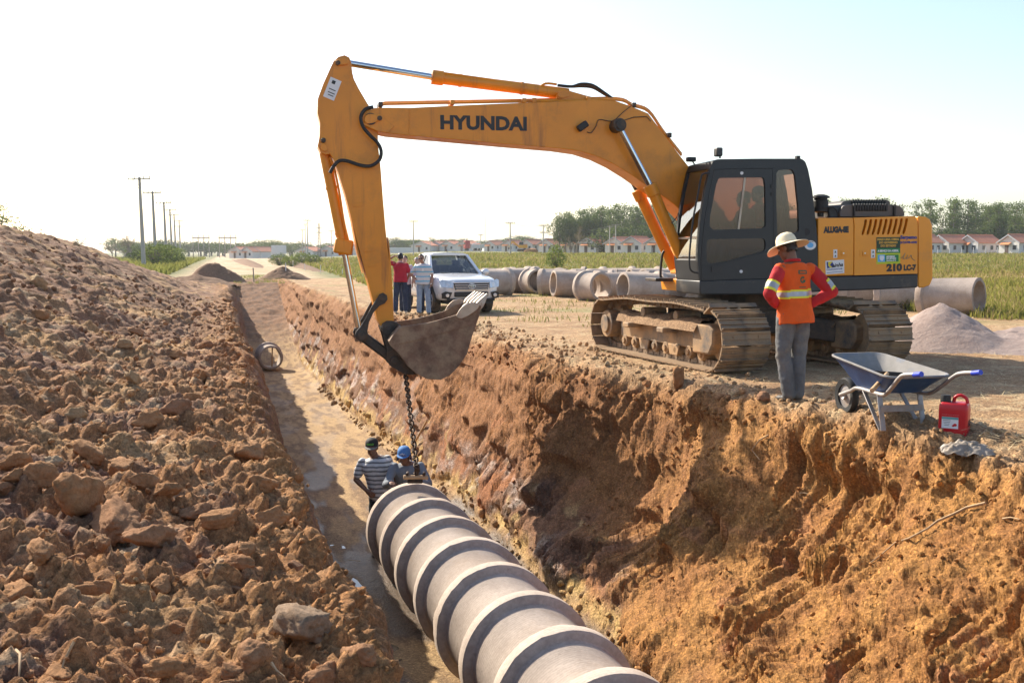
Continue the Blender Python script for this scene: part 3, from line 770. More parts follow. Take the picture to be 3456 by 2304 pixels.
# fork of the boom nose and its keeper plate
fx = outl(c3, [(415, 455), (425, 432), (450, 422), (520, 432), (525, 462), (470, 478), (435, 485), (418, 472)], .33)
slab(round_poly(fx, .03), .262, .31).build('keeper_plate', YELB, boom, bevel=.006)
pin(c3, 510, 450, .30, .335, .035, STEEL, 'bolt', boom); pin(c3, 455, 455, -.34, .305, .085, STEEL, 'pin', boom)
nose = outl(c3, [(410, 492), (420, 425), (520, 425), (560, 470), (600, 500), (560, 540), (490, 528)], .30)
slab(nose, .2605, .285).build('nose_plate', YELB, boom, bevel=.008)
slab(outl(c3, [(245, 95), (290, 78), (318, 95), (318, 118), (255, 128), (243, 112)], .26), .201, .235).build('keeper_plate', YELB, arm, bevel=.006)
pin(c3, 255, 112, -.25, .262, .033, STEEL, 'bolt', arm)
slab(round_poly(outl(c3, [(150, 600), (180, 605), (193, 645), (170, 655), (150, 640)], .25), .03), .201, .235).build('keeper_plate', YELB, arm, bevel=.005)
pin(c3, 166, 585, .2, .25, .035, STEEL, 'bolt', arm)
for (x, y) in ((375, 978), (445, 1253), (470, 1345)):
    a = loc_of(*c3(x, y), .206)
    MB().box(a, (.15, .012, .05), Matrix.Rotation(R(8), 3, 'Y')).build('hose_bracket', YELB, arm, bevel=.003)
MB().box(loc_of(*c3(220, 272), .203), (.165, .004, .30), Matrix.Rotation(R(-22), 3, 'Y')).build('warning_sticker', PAPER, arm)
for (dx, dy, w_, h_) in ((8, -40, .05, .05), (0, 5, .10, .012), (-6, 25, .1, .012), (-10, 40, .08, .012)):
    MB().box(loc_of(*c3(220 + dx, 272 + dy), .2065), (w_, .003, h_), Matrix.Rotation(R(-22), 3, 'Y')).build('sticker_print', INK, arm)
# cylinders
def cyl(name, p0, p1, p2, rb, rr_, clamp=True):
    """barrel p0-p1, rod p1-p2"""
    o = MB().cyl(p0, p1, rb, n=24).build(name, YELB, EXC, bevel=.008)
    d = (Vector(p1) - Vector(p0)).normalized()
    MB().cyl(Vector(p1) - d * .16, Vector(p1) + d * .015, rb * 1.22, n=24).build('gland', YELB, o, bevel=.01)
    MB().cyl(Vector(p1), Vector(p2), rr_, n=20).build('rod', CHROME, o)
    MB().cyl(Vector(p2) - d * .06, Vector(p2) + d * .05, rr_ * 1.25, n=16).build('rod_end', STEEL, o)
    if clamp:
        for k in (.35, .8):
            q_ = Vector(p0).lerp(Vector(p1), k)
            MB().cyl(q_ - d * .02, q_ + d * .02, rb * 1.1, n=20).build('clamp', YELB, o)
    return o
ac = cyl('arm_cylinder', loc_of(*c3(1660, 305), 0), loc_of(*c3(832, 200), 0), loc_of(*c3(275, 108), 0), .088, .047)
slab(round_poly(outl(c3, [(1590, 330), (1600, 290), (1640, 275), (1690, 290), (1760, 310), (1880, 340), (1700, 352)], .16), .03), -.16, .16).build('cylinder_bracket', YELB, boom, bevel=.008)
slab(round_poly(outl(c3, [(1600, 300), (1625, 285), (1670, 292), (1675, 312), (1620, 328), (1602, 320)], .2), .03), .161, .19).build('keeper_plate', YELB, boom)
bc = cyl('bucket_cylinder', loc_of(*c3(172, 660), 0), loc_of(*c3(296, 1275), 0), loc_of(*c4(606, 905), 0), .078, .045)
MB().box(loc_of(*c3(288, 1235), 0), (.27, .22, .22), Matrix.Rotation(R(-10), 3, 'Y')).build('cylinder_head', YELB, bc, bevel=.03)
b1 = cyl('boom_cylinder', loc_of(2352, 985, .42), loc_of(*c3(2160, 862), .42), loc_of(*c3(1968, 497), .42), .085, .047, False)
b2 = cyl('boom_cylinder', loc_of(2275, 905, -.42), loc_of(*c3(2085, 892), -.42), loc_of(*c3(1905, 560), -.42), .085, .047, False)
pin(c3, 1968, 495, -.5, .5, .10, STEEL, 'boom_pin', boom, Yp=.42); pin(c3, 1968, 495, .5, .52, .065, STEEL, 'bolt', boom, Yp=.42)
# work lamp on the boom
lmp = MB().box(loc_of(*c3(1748, 500), .33), (.17, .10, .10), Matrix.Rotation(R(35), 3, 'Y')).build('work_lamp', BLACK, boom, bevel=.02)
MB().tube([loc_of(*c3(*p), .28) for p in ((1775, 535), (1800, 540), (1830, 500), (1850, 460), (1930, 468), (1990, 420), (2045, 375))], .006).build('lamp_cable', BLACK, boom)
MB().tube([loc_of(*c3(*p), .28) for p in ((2000, 465), (2060, 445), (2140, 442), (2165, 470))], .006).build('lamp_cable', BLACK, boom)
# tubes and hoses
for Yt, dy in ((.12, 0), (.2, 7), (-.05, -5)):
    MB().tube([loc_of(*c3(x, y + dy), Yt) for x, y in ((505, 385), (530, 362), (620, 358), (930, 352), (1400, 343), (1600, 338), (1950, 332), (2050, 368), (2150, 405), (2240, 530), (2352, 672))], .016, n=8).build('hydraulic_tube', YELB, boom)
for (x, y) in ((510, 375), (945, 362), (1380, 352), (1440, 350), (1770, 342), (2045, 378), (2260, 560)):
    MB().box(loc_of(*c3(x, y), .1), (.06, .32, .07)).build('tube_clamp', STEEL if x in (510, 2045, 2260) else YELB, boom, bevel=.008)
MB().tube([loc_of(*c3(*p), .31) for p in ((470, 383), (425, 395), (398, 430), (395, 465), (412, 510), (450, 555), (495, 600), (518, 650), (508, 705), (455, 742), (390, 738), (310, 712), (262, 712), (230, 742), (205, 785))], .026, n=10).build('hydraulic_hose', BLACK, arm, smooth_angle=60)
for Yt, l_ in ((.05, 0), (-.08, 14)):
    MB().tube([loc_of(*c3(*p), Yt) for p in ((1595, 250), (1680, 258), (1740, 242 + l_), (1810, 250 + l_), (1880, 295 + l_ * .6), (1935, 335))], .022, n=8).build('hydraulic_hose', BLACK, boom, smooth_angle=60)
MB().tube([loc_of(*c3(*p), .06) for p in ((870, 172), (1000, 190), (1200, 220), (1440, 272), (1520, 240), (1590, 245))], .018, n=8).build('hydraulic_tube', YELB, ac)
MB().tube([loc_of(*c3(*p), .08) for p in ((205, 690), (232, 760), (262, 900), (290, 1080), (318, 1200))], .017, n=8).build('hydraulic_tube', YELB, bc)
# lettering on the boom
def decal(s, cf, a, b_, top, Y, mat, parent, **kw):
    """a, b_: ends of the baseline in crop pixels, top: a point at cap height above a"""
    A = loc_of(*cf(*a), Y); B = loc_of(*cf(*b_), Y); T = loc_of(*cf(*top), Y)
    x = (B - A); w = x.length; x.normalize(); z = Vector((0, 1, 0)); y = z.cross(x)
    h = (T - A).dot(y)
    fm = Matrix((x, y, z)).transposed().to_4x4(); fm.translation = A
    return text_mesh('lettering', s, h / .72, mat, parent, fm, width=w, **kw)
decal('HYUNDAI', c3, (880, 514), (1408, 524), (880, 432), .263, INK, boom, bold=.012)

# ---- bucket
bk_px = [(1005, 860), (1130, 845), (1260, 825), (1400, 790), (1530, 750), (1640, 690), (1768, 660), (1790, 625), (1760, 760), (1715, 890), (1690, 960), (1645, 1120), (1570, 1235), (1480, 1328), (1390, 1372), (1260, 1365), (1150, 1310), (1080, 1250), (1040, 1195), (985, 1120), (925, 1065), (893, 1005), (935, 930)]
BW = .56
bk = outl(c4, bk_px, BW)
bucket = slab(bk, BW - .035, BW).build('bucket', RUST, EXC, bevel=.006)
slab(bk, -BW, -BW + .035).build('bucket_side', RUST, bucket, bevel=.006)
shell = bk[7:] + [bk[0]]
cen = Vector((sum(p[0] for p in bk) / len(bk), sum(p[1] for p in bk) / len(bk)))
inner = [tuple(Vector(p).lerp(cen, .05)) for p in shell]
ring = shell + inner[::-1]
slab(ring, -BW + .03, BW - .03).build('bucket_shell', RUST, bucket, bevel=.005)
# wear plate and weld bead on the side
wp = outl(c4, [(905, 1048), (1180, 985), (1450, 912), (1700, 840), (1735, 760), (1768, 660), (1640, 692), (1530, 752), (1260, 828), (1010, 862), (940, 932), (900, 1000)], BW)
slab(wp, BW, BW + .014).build('side_plate', RUST, bucket, bevel=.004)
for sgn in (1, -1):
    cut = outl(c4, [(1530, 765), (1570, 690), (1625, 640), (1690, 624), (1762, 638), (1745, 690), (1650, 760), (1570, 790)], BW)
    Y0 = BW + .012 if sgn > 0 else -BW - .04
    slab(round_poly(cut, .05), Y0, Y0 + .035).build('side_cutter', WORN, bucket, bevel=.008)
t0 = Vector((*mp(*c4(1772, 648), BW),)); t1 = Vector((*mp(*c4(1846, 545), BW),))
td = (t1 - t0).normalized(); tn_ = Vector((-td.y, td.x))
for k in range(5):
    Yc = BW - .06 - k * (2 * BW - .12) / 4
    L = (t1 - t0).length
    mb = MB(); rings = []
    for f_, w_, h_ in ((-.35, .055, .05), (0, .06, .055), (.3, .055, .045), (1.0, .035, .010)):
        c_ = t0 + td * (L * f_)
        rings.append([(c_.x + tn_.x * b_ * h_, Yc + a_ * w_, c_.y + tn_.y * b_ * h_) for a_, b_ in ((-1, -1), (1, -1), (1, 1), (-1, 1))])
    mb.loft(rings).build('tooth', WORN, bucket, bevel=.006)
lipp = outl(c4, [(1700, 700), (1790, 620), (1775, 690), (1740, 800)], BW)
slab(lipp, -BW + .02, BW - .02).build('cutting_edge', WORN, bucket, bevel=.005)
ear = outl(c4, [(812, 868), (830, 830), (870, 806), (930, 806), (1005, 845), (1004, 865), (950, 925), (905, 1000), (930, 1070), (1060, 1200), (1085, 1300), (1050, 1325), (900, 1235), (862, 1180), (870, 1060), (840, 945)], .24)
for Y0 in (.21, -.25): slab(ear, Y0, Y0 + .04).build('hinge_plate', STEEL, bucket, bevel=.006)
slab(outl(c4, [(1000, 1130), (1085, 1250), (1160, 1320), (1080, 1325), (1030, 1310), (930, 1240), (880, 1190)], .2), -.21, .21).build('hinge_box', STEEL, bucket, bevel=.01)
pin(c4, 885, 875, -.30, .30, .095, STEEL, 'pin', bucket, Yp=.27); pin(c4, 885, 875, .30, .33, .045, STEEL, 'bolt', bucket, Yp=.27)
pin(c4, 945, 1185, -.28, .28, .06, STEEL, 'pin', bucket, Yp=.27)
# links
lk = outl(c4, [(775, 590), (800, 550), (835, 535), (872, 560), (878, 600), (850, 640), (800, 660), (740, 730), (700, 820), (685, 900), (690, 945), (670, 990), (620, 1005), (580, 985), (565, 940), (580, 900), (610, 870), (660, 790), (730, 660)], .27)
link0 = None
for Y0 in (.24, -.27):
    o = slab(lk, Y0, Y0 + .035).build('link', STEEL, EXC, bevel=.006)
    link0 = link0 or o
pin(c4, 832, 585, -.29, .29, .055, STEEL, 'pin', link0, Yp=.27); pin(c4, 630, 945, -.30, .30, .065, STEEL, 'pin', link0, Yp=.27)
a = loc_of(*c4(640, 955), .1); b_ = loc_of(*c4(935, 1175), .1)
MB().bar((a.x, 0, a.z), (b_.x, 0, b_.z), .15, .32, (0, 1, 0)).build('bucket_link', STEEL, EXC, bevel=.03)

# ---- house
YS = 1.30
skirt_px = [(362, 1112), (1255, 1085), (2012, 1062), (2012, 1166), (1700, 1182), (1300, 1195), (900, 1218), (372, 1222), (362, 1200)]
sk = outl(c1, skirt_px, YS)
slab(sk, .33, YS - .002).build('platform', SKIRT, EXC, bevel=.02)
xb_ = mp(*c1(700, 1112), YS)[0]
sk2 = [(min(x, xb_), z) for x, z in sk]
slab(sk2, -1.30, .329).build('platform', SKIRT, EXC, bevel=.02)
slab([(sk[0][0] - .02, sk[0][1] - .005), (sk[0][0] - .5, sk[0][1] - .005), (sk[0][0] - .5, sk[-2][1] + .02), (sk[0][0] - .05, sk[-2][1] + .02)], -.42, .32).build('boom_foot_frame', YEL, EXC, bevel=.01)
d1 = outl(c1, [(1257, 640), (1519, 638), (1526, 690), (1524, 1073), (1257, 1081)], YS)
door1 = slab(d1, YS - .06, YS + .008).build('engine_door', YEL, EXC, bevel=.012)
slots = []
for k in range(9):
    x0 = 1583 + k * 38.6
    slots.append(outl(c1, [(x0, 768 - k * .8), (x0 + 3, 745 - k * .8), (x0 + 18, 690 - k * .8), (x0 + 22, 660 - k), (x0 + 30, 650 - k), (x0 + 40, 652 - k), (x0 + 42, 664 - k), (x0 + 34, 705 - k * .8), (x0 + 22, 750 - k * .8), (x0 + 14, 768 - k * .8)], YS))
d2 = outl(c1, [(1523, 638), (1988, 626), (2000, 650), (2008, 690), (2006, 1060), (1528, 1073), (1530, 690)], YS)
door2 = holed(d2, slots, YS - .06, YS + .008).build('engine_door', YEL, EXC, smooth_angle=30)
hx = [mp(*c1(1257, 640), YS)[0], mp(*c1(2006, 640), YS)[0]]; hz = [mp(*c1(1257, 1085), YS)[1], mp(*c1(1257, 645), YS)[1]]
# body behind the doors, right hand side boxes
slab([(hx[0], hz[0]), (hx[0], hz[1] - .02), (hx[1], hz[1] - .02), (hx[1], hz[0])], -1.28, YS - .12).build('engine_bay', INK, EXC)
slab([(hx[0], hz[1] - .022), (hx[0], hz[1] + .012), (hx[1], hz[1] + .012), (hx[1], hz[1] - .022)], -1.28, YS - .061).build('engine_deck', YEL, EXC, bevel=.01)
slab([(hx[0] + 1.35, hz[0]), (hx[0] + 1.35, hz[1] - .25), (hx[0] + .95, hz[1]), (hx[0] + .01, hz[1]), (hx[0] + .01, hz[0])], -1.28, -.45).build('side_tank', YEL, EXC, bevel=.03)
slab([(hx[0] + 1.5, hz[0] - .15), (hx[0] + 1.5, hz[0]), (hx[0] + .01, hz[0]), (hx[0] + .01, hz[0] - .15)], -.4, .4).build('boom_foot_frame', YEL, EXC)
# counterweight, rounded in plan
cw = outl(c1, [(2014, 628), (2068, 630), (2102, 652), (2119, 700), (2122, 1095), (2100, 1148), (2050, 1166), (2014, 1167)], YS)
xr0 = cw[0][0]; xmin = min(p[0] for p in cw)
mb = MB(); rings = []
for k in range(-8, 9):
    t = k / 8; Yc = t * YS; bulg = .42 * (1 - abs(t) ** 2.2)
    rings.append([(p[0] - (bulg if p[0] < xr0 - .01 else 0), Yc, p[1]) for p in cw])
mb.loft(rings).build('counterweight', YEL, EXC, bevel=.015, smooth_angle=40)
# door latches, stickers
for (x0, x1, xs) in ((1408, 1484, 1385), (1570, 1638, 1670)):
    a = outl(c1, [(x0, 880), (x1, 876), (x1, 930), (x0, 934)], YS)
    slab(a, YS + .008, YS + .012).build('latch_plate', YEL, door1 if x0 < 1500 else door2, bevel=.003)
    a = outl(c1, [(x0 + 18, 890), (x0 + 62, 888), (x0 + 62, 922), (x0 + 18, 924)], YS)
    slab(a, YS + .012, YS + .024).build('latch', YEL, door1 if x0 < 1500 else door2, bevel=.004)
    MB().cyl(loc_of(*c1(x0 + 42, 906), YS + .022), loc_of(*c1(x0 + 42, 906), YS + .03), .012, n=10).build('lock', CHROME, door1 if x0 < 1500 else door2)
    a = outl(c1, [(xs - 15, 878), (xs + 14, 877), (xs + 14, 940), (xs - 15, 942)], YS)
    slab(a, YS + .0082, YS + .0105).build('sticker', PAPER, door1 if x0 < 1500 else door2)
    for yy in (895, 925):
        slab(outl(c1, [(xs - 8, yy + 8), (xs, yy - 8), (xs + 8, yy + 8)], YS), YS + .0106, YS + .012).build('sticker_print', INK, door1 if x0 < 1500 else door2)
decal('ALUGA-SE', c1, (1297, 750), (1488, 746), (1297, 708), YS + .009, INK, door1, bold=.010)
decal('210', c1, (1773, 1040), (1892, 1036), (1773, 988), YS + .009, INK, door2, bold=.010)
decal('LC-7', c1, (1903, 1034), (1998, 1031), (1903, 995), YS + .009, INK, door2, bold=.008)
BLUEI = M('decal_blue', (.02, .035, .22), .5, var=.05)
decal('Serpemo', c1, (1878, 798), (2004, 796), (1878, 772), YS + .009, BLUEI, door2, bold=.004)
decal('(67)3398-6000', c1, (1876, 832), (2004, 831), (1876, 815), YS + .009, BLUEI, door2, bold=.002)
GREY_I = M('decal_grey', (.35, .22, .10), .5)
MB().tube([loc_of(*c1(*p), YS + .011) for p in ((1880, 945), (1900, 930), (1915, 905), (1905, 930), (1900, 950), (1925, 940), (1935, 920), (1925, 948), (1950, 935), (1960, 920), (1968, 945), (1990, 962))], .006, n=5).build('signature', GREY_I, door2)
def patch(cf, x0, y0, x1, y1, Y, mat, parent, name='sticker', d=.002, skew=0.0):
    a = outl(cf, [(x0, y0), (x1, y0 - skew), (x1, y1 - skew), (x0, y1)], Y)
    return slab(a, Y, Y + d).build(name, mat, parent)
DG = M('sign_dark_green', (.012, .045, .02), .45, var=.04); GRN = M('sign_green', (.01, .20, .055), .45, var=.04); LIME = M('sign_lime', (.50, .58, .02), .45, var=.04); SKYB = M('sign_sky', (.12, .42, .75), .45, var=.04)
GOLD = M('sign_gold', (.70, .38, .04), .5, var=.04); WHT = M('sign_white', (.8, .8, .8), .5, var=.03); YL = M('sign_yellow', (.75, .62, .03), .5, var=.03)
st = patch(c1, 1698, 786, 1877, 988, YS + .009, LIME, door2, skew=2)
patch(c1, 1698, 786, 1877, 870, YS + .011, DG, door2, 'sign_field', skew=2); patch(c1, 1698, 870, 1877, 906, YS + .011, GRN, door2, 'sign_field', skew=2)
patch(c1, 1708, 918, 1762, 972, YS + .011, SKYB, door2, 'sign_field', skew=1); patch(c1, 1763, 918, 1865, 970, YS + .011, GRN, door2, 'sign_field', skew=1)
for s_, x0, x1, yb, yt, mt in (('MAIS UMA OBRA', 1705, 1869, 810, 794, GOLD), ('DO GOVERNO', 1718, 1857, 834, 818, GOLD), ('DO ESTADO', 1730, 1846, 858, 842, GOLD), ('A SERVIÇO DA AGESUL', 1706, 1866, 896, 881, WHT), ('GOVERNO', 1773, 1838, 938, 926, WHT), ('DO ESTADO', 1773, 1846, 952, 941, WHT), ('Mato Grosso do Sul', 1773, 1845, 965, 958, WHT)):
    decal(s_, c1, (x0, yb), (x1, yb - 2), (x0, yt), YS + .0135, mt, door2, bold=.002, depth=.0008)
slab(round_poly(outl(c1, [(1718, 925), (1752, 925), (1752, 950), (1735, 968), (1718, 950)], YS), .02), YS + .0135, YS + .0145).build('coat_of_arms', WHT, door2)
r0 = outl(c1, [(1310, 964), (1450, 953), (1452, 1056), (1312, 1067)], YS)
slab(r0, YS + .009, YS + .011).build('sticker', PAPER, door1)
slab(outl(c1, [(1318, 972), (1360, 969), (1384, 1012), (1322, 1020)], YS), YS + .0112, YS + .0122).build('sticker_print', BLUEI, door1)
slab(outl(c1, [(1330, 971), (1362, 969), (1342, 995), (1360, 1012), (1345, 1016), (1330, 1000)], YS), YS + .0124, YS + .0134).build('sticker_print', YL, door1)
decal('ainha', c1, (1362, 1013), (1446, 1003), (1362, 985), YS + .012, INK, door1, bold=.002, shear=.35)
decal('Construtora Ltda', c1, (1322, 1036), (1440, 1027), (1322, 1022), YS + .012, BLUEI, door1, bold=.0)
MB().bar(loc_of(*c1(1322, 1054), YS + .012), loc_of(*c1(1444, 1044), YS + .012), .002, .006, (0, 0, 1)).build('sticker_print', BLUEI, door1)
# hood, precleaner, rail on the deck
hd = outl(c1, [(1415, 632), (1428, 580), (1450, 545), (1520, 538), (1780, 535), (1880, 548), (1905, 585), (1915, 626)], 1.0)
hood = slab(round_poly(hd, .06), -.75, 1.0).build('engine_hood', HOOD, EXC, bevel=.05, seg=3)
hd2 = outl(c1, [(1420, 545), (1450, 512), (1500, 506), (1790, 505), (1810, 535)], .75)
slab(round_poly(hd2, .04), -.6, .75).build('hood_top', HOOD, hood, bevel=.03)
for k in range(13):
    x = 1530 + k * 20
    a = loc_of(*c1(x, 560), 1.0)
    MB().box((a.x, 1.0, a.z), (.035, .05, .11)).build('hood_slat', BLACK, hood, bevel=.008)
    a = loc_of(*c1(x - 12, 518), .76)
    MB().box((a.x, .74, a.z), (.035, .1, .07)).build('hood_slat', BLACK, hood, bevel=.008)
for x in (1530, 1835):
    MB().box(loc_of(*c1(x, 580), 1.02), (.03, .03, .18)).build('hood_latch', BLACK, hood, bevel=.005)
a = loc_of(*c1(1275, 560), .85); zt = loc_of(*c1(1275, 462), .85).z; zb = loc_of(*c1(1275, 632), .85).z
pc = MB().lathe([(.0, zb), (.05, zb), (.05, zb + .06), (.115, zb + .08), (.115, zb + .24), (.1, zb + .26), (.1, zb + .33)], 24).build('precleaner', BLACK, EXC)
pc.location = (a.x, .85, 0)
MB().lathe([(.085, zb + .33), (.085, zt - .06)], 20).build('precleaner_bowl', glass('bowl', (.8, .8, .8), .3), pc)
MB().lathe([(0.0, zt), (.05, zt), (.13, zt - .03), (.135, zt - .055), (.10, zt - .06), (0, zt - .06)], 24).build('precleaner_cap', BLACK, pc)
deck = MB().box((mp(*c1(1370, 600), .7)[0], .45, mp(*c1(1370, 600), .7)[1]), (.42, 1.0, .2)).build('deck_cover', SKIRT, EXC, bevel=.03)
MB().tube([loc_of(*c1(*p), 1.0) for p in ((1300, 562), (1370, 558), (1395, 580), (1400, 600))], .012).build('hand_rail', BLACK, deck)

# ---- cab
cab_out = [(362, 1112), (345, 960), (346, 880), (366, 650), (402, 430), (440, 262), (462, 208), (500, 196), (800, 192), (1130, 192), (1160, 212), (1182, 275), (1212, 425), (1236, 640), (1252, 800), (1256, 1084)]
co = outl(c1, cab_out, YS)
w1 = outl(c1, [(505, 337), (846, 333), (858, 400), (862, 700), (842, 718), (462, 730), (436, 702), (442, 620), (484, 400)], YS)
w2 = outl(c1, [(430, 800), (850, 794), (863, 830), (856, 888), (560, 968), (436, 984), (412, 955), (414, 825)], YS)
w3 = outl(c1, [(958, 278), (1060, 272), (1082, 310), (1108, 560), (1113, 735), (1092, 750), (975, 778), (948, 760), (940, 500), (942, 300)], YS)
cab = holed(round_poly(co, .03, 2), [round_poly(w, .035) for w in (w1, w2, w3)], YS - .05, YS).build('cab', DARK, EXC, smooth_angle=30)
YF = .36
holed(co, [[(p[0], p[1]) for p in outl(c1, [(505, 300), (1090, 290), (1120, 780), (420, 790), (436, 650)], YS)]], YF, YF + .05).build('cab_side', DARK, cab, smooth_angle=30)
def strip_sheet(pts, Ya, Yb, th, name, mat, parent, bevel=0):
    """bent sheet that follows an outline between two planes, thickness inwards"""
    cx, cz = sum(p[0] for p in co) / len(co), sum(p[1] for p in co) / len(co)
    inn = [tuple(Vector(p) + (Vector((cx, cz)) - Vector(p)).normalized() * th) for p in pts]
    return slab(pts + inn[::-1], Ya, Yb).build(name, mat, parent, bevel=bevel)
strip_sheet(co[5:12], YF + .02, YS - .012, .07, 'cab_roof', DARK, cab)
strip_sheet([co[11], Vector(co[11]).lerp(Vector(co[12]), .3), Vector(co[12]).lerp(Vector(co[13]), .8), co[13], co[14], co[15]], YF + .04, YS - .012, .04, 'cab_rear', DARK, cab) if False else None
rp = [tuple(p) for p in (co[13], co[14], co[15])]
strip_sheet(rp, YF + .02, YS - .012, .05, 'cab_rear', DARK, cab)
for k_, Ya, Yb in ((0, YF + .02, YF + .14), (1, YS - .14, YS - .012)):
    strip_sheet(co[11:14], Ya, Yb, .05, 'rear_pillar', DARK, cab)
# front: sill, bars and glass
fl_ = co[0:7]
strip_sheet(fl_[0:2], YF + .02, YS - .012, .05, 'front_sill', DARK, cab)
for Ya, Yb in ((YF + .001, YF + .07), (YS - .075, YS - .0005)): strip_sheet(fl_[1:6], Ya, Yb, .05, 'front_pillar', DARK, cab)
strip_sheet([fl_[5], fl_[6]], YF + .02, YS - .02, .05, 'front_header', DARK, cab)
gz = [tuple(Vector(p) + Vector((-.02, 0))) for p in fl_]
mid_p = Vector(gz[2]).lerp(Vector(gz[3]), .40)
def pane(pts, Ya, Yb, name, mat, th=.006):
    mb = MB(); mb.prism(pts + [(p[0] - th, p[1]) for p in pts[::-1]], lambda x, z: (x, Ya, z), lambda x, z: (x, Yb, z)); return mb.build(name, mat, cab)
pane([gz[1], gz[2], tuple(mid_p)], YF + .08, YS - .08, 'windscreen_lower', FGLASS)
pane([tuple(mid_p + Vector((0, .02))), gz[3], gz[4], gz[5]], YF + .08, YS - .08, 'windscreen_upper', FGLASS)
MB().bar((mid_p.x + .005, YF + .06, mid_p.y), (mid_p.x + .005, YS - .06, mid_p.y), .035, .03).build('windscreen_rail', WORN, cab)
def win(poly, name, mat, Y=YS - .03):
    return slab(poly, Y, Y + .006).build(name, mat, cab)
win(w1, 'door_window', TINT); win(w2, 'door_window', TINT); win(w3, 'rear_side_window', TINT)
win(outl(c1, [(505, 300), (1090, 290), (1120, 780), (420, 790), (436, 650)], YS), 'right_window', TINT, YF + .02)
a = loc_of(*c1(703, 335), YS - .018); b_ = loc_of(*c1(655, 725), YS - .018)
MB().bar(a, b_, .012, .03, (1, 0, 0)).build('window_slider', WORN, cab)
# door seams, bolts, handle, rail, lamps
seam = outl(c1, [(380, 1108), (372, 960), (395, 700), (430, 480), (470, 300), (500, 272), (890, 268), (912, 290), (920, 600), (918, 1090)], YS)
MB().tube([(x, YS + .001, z) for x, z in seam], .006, n=6).build('door_seam', INK, cab)
MB().tube([(x, YS + .001, z) for x, z in outl(c1, [(375, 1010), (520, 985), (700, 940), (870, 895)], YS)], .004, n=6).build('door_crease', INK, cab)
for (x, y) in ((680, 301), (675, 1044)):
    MB().cyl(loc_of(*c1(x, y), YS), loc_of(*c1(x, y), YS + .015), .024, n=14).build('door_bolt', PAPER, cab)
patch(c1, 450, 1005, 530, 1050, YS + .001, INK, cab, 'door_handle', .012)
for y in (400, 460): MB().box(loc_of(*c1(908, y), YS + .005), (.03, .02, .06)).build('hinge', INK, cab)
MB().cyl(loc_of(*c1(1170, 745), YS), loc_of(*c1(1170, 745), YS + .012), .05, n=20).build('fuel_lock', INK, cab)
el = [loc_of(*c1(1197 + 44 * math.cos(t), 845 + 36 * math.sin(t)), YS + .001) for t in np.linspace(0, 2 * math.pi, 25)[:-1]]
slab([(p.x, p.z) for p in el], YS + .001, YS + .003).build('round_sticker', PAPER, cab)
slab([(p.x * .55 + .45 * (sum(q.x for q in el) / 24), p.z * .55 + .45 * (sum(q.z for q in el) / 24)) for p in el], YS + .0032, YS + .0042).build('sticker_print', SKYB, cab)
decal('CABINE', c1, (1172, 824), (1222, 824), (1172, 816), YS + .0035, INK, cab)
MB().tube([loc_of(*c1(*p), YS + .06) for p in ((440, 302), (392, 306), (372, 335), (345, 480), (314, 640), (290, 850), (284, 985), (300, 1040), (350, 1056))], .014, n=8).build('grab_rail', BLACK, cab, smooth_angle=60)
MB().tube([loc_of(*c1(*p), -.2) for p in ((95, 890), (78, 920), (66, 1040), (72, 1090), (110, 1100))], .02, n=8).build('grab_rail', BLACK, EXC)
a = loc_of(*c1(120, 1108), .2); MB().box((a.x, -.1, a.z), (.35, .5, .05)).build('front_step', STEEL, EXC, bevel=.008)
a = loc_of(*c1(515, 190), .9); MB().cyl((a.x, .9, a.z), (a.x, .9, a.z + .09), .014, n=8).build('lamp_stalk', BLACK, cab)
a = loc_of(*c1(502, 143), .9); MB().box(a, (.10, .13, .13)).build('work_lamp', SKIRT, cab, bevel=.02)
a = loc_of(*c1(1102, 184), .8); MB().box(a, (.06, .06, .05)).build('roof_plug', BLACK, cab)
a = loc_of(*c1(296, 198), .3); MB().box(a, (.14, .1, .07)).build('mirror', BLACK, cab, bevel=.015)
MB().tube([a, a + Vector((-.05, .1, -.12))], .01).build('mirror_stalk', BLACK, cab)
MB().tube([loc_of(*c1(*p), .9) for p in ((150, 680), (185, 640), (200, 600), (215, 680))], .008).build('wiper', BLACK, cab)
# inside the cab
fz = co[0][1] + .03
MB().box((co[0][0] - .85, .83, fz), (1.7, .86, .05)).build('cab_floor', BLACK, cab)
sx = mp(*c1(760, 700), .85)[0]; sz = fz + .42
seat = MB().box((sx, .82, sz), (.5, .5, .14)).build('seat', BLACK, cab, bevel=.05)
MB().box((sx - .3, .82, sz + .35), (.14, .48, .62), Matrix.Rotation(R(-10), 3, 'Y')).build('seat_back', BLACK, seat, bevel=.05)
MB().box((sx, .82, fz + .2), (.4, .4, .36)).build('seat_base', BLACK, seat)
for Yc in (.5, 1.12):
    MB().box((sx + .12, Yc, sz + .12), (.62, .16, .24)).build('console', BLACK, cab, bevel=.03)
    MB().tube([(sx + .38, Yc, sz + .2), (sx + .4, Yc, sz + .42)], .018).build('joystick', BLACK, cab)

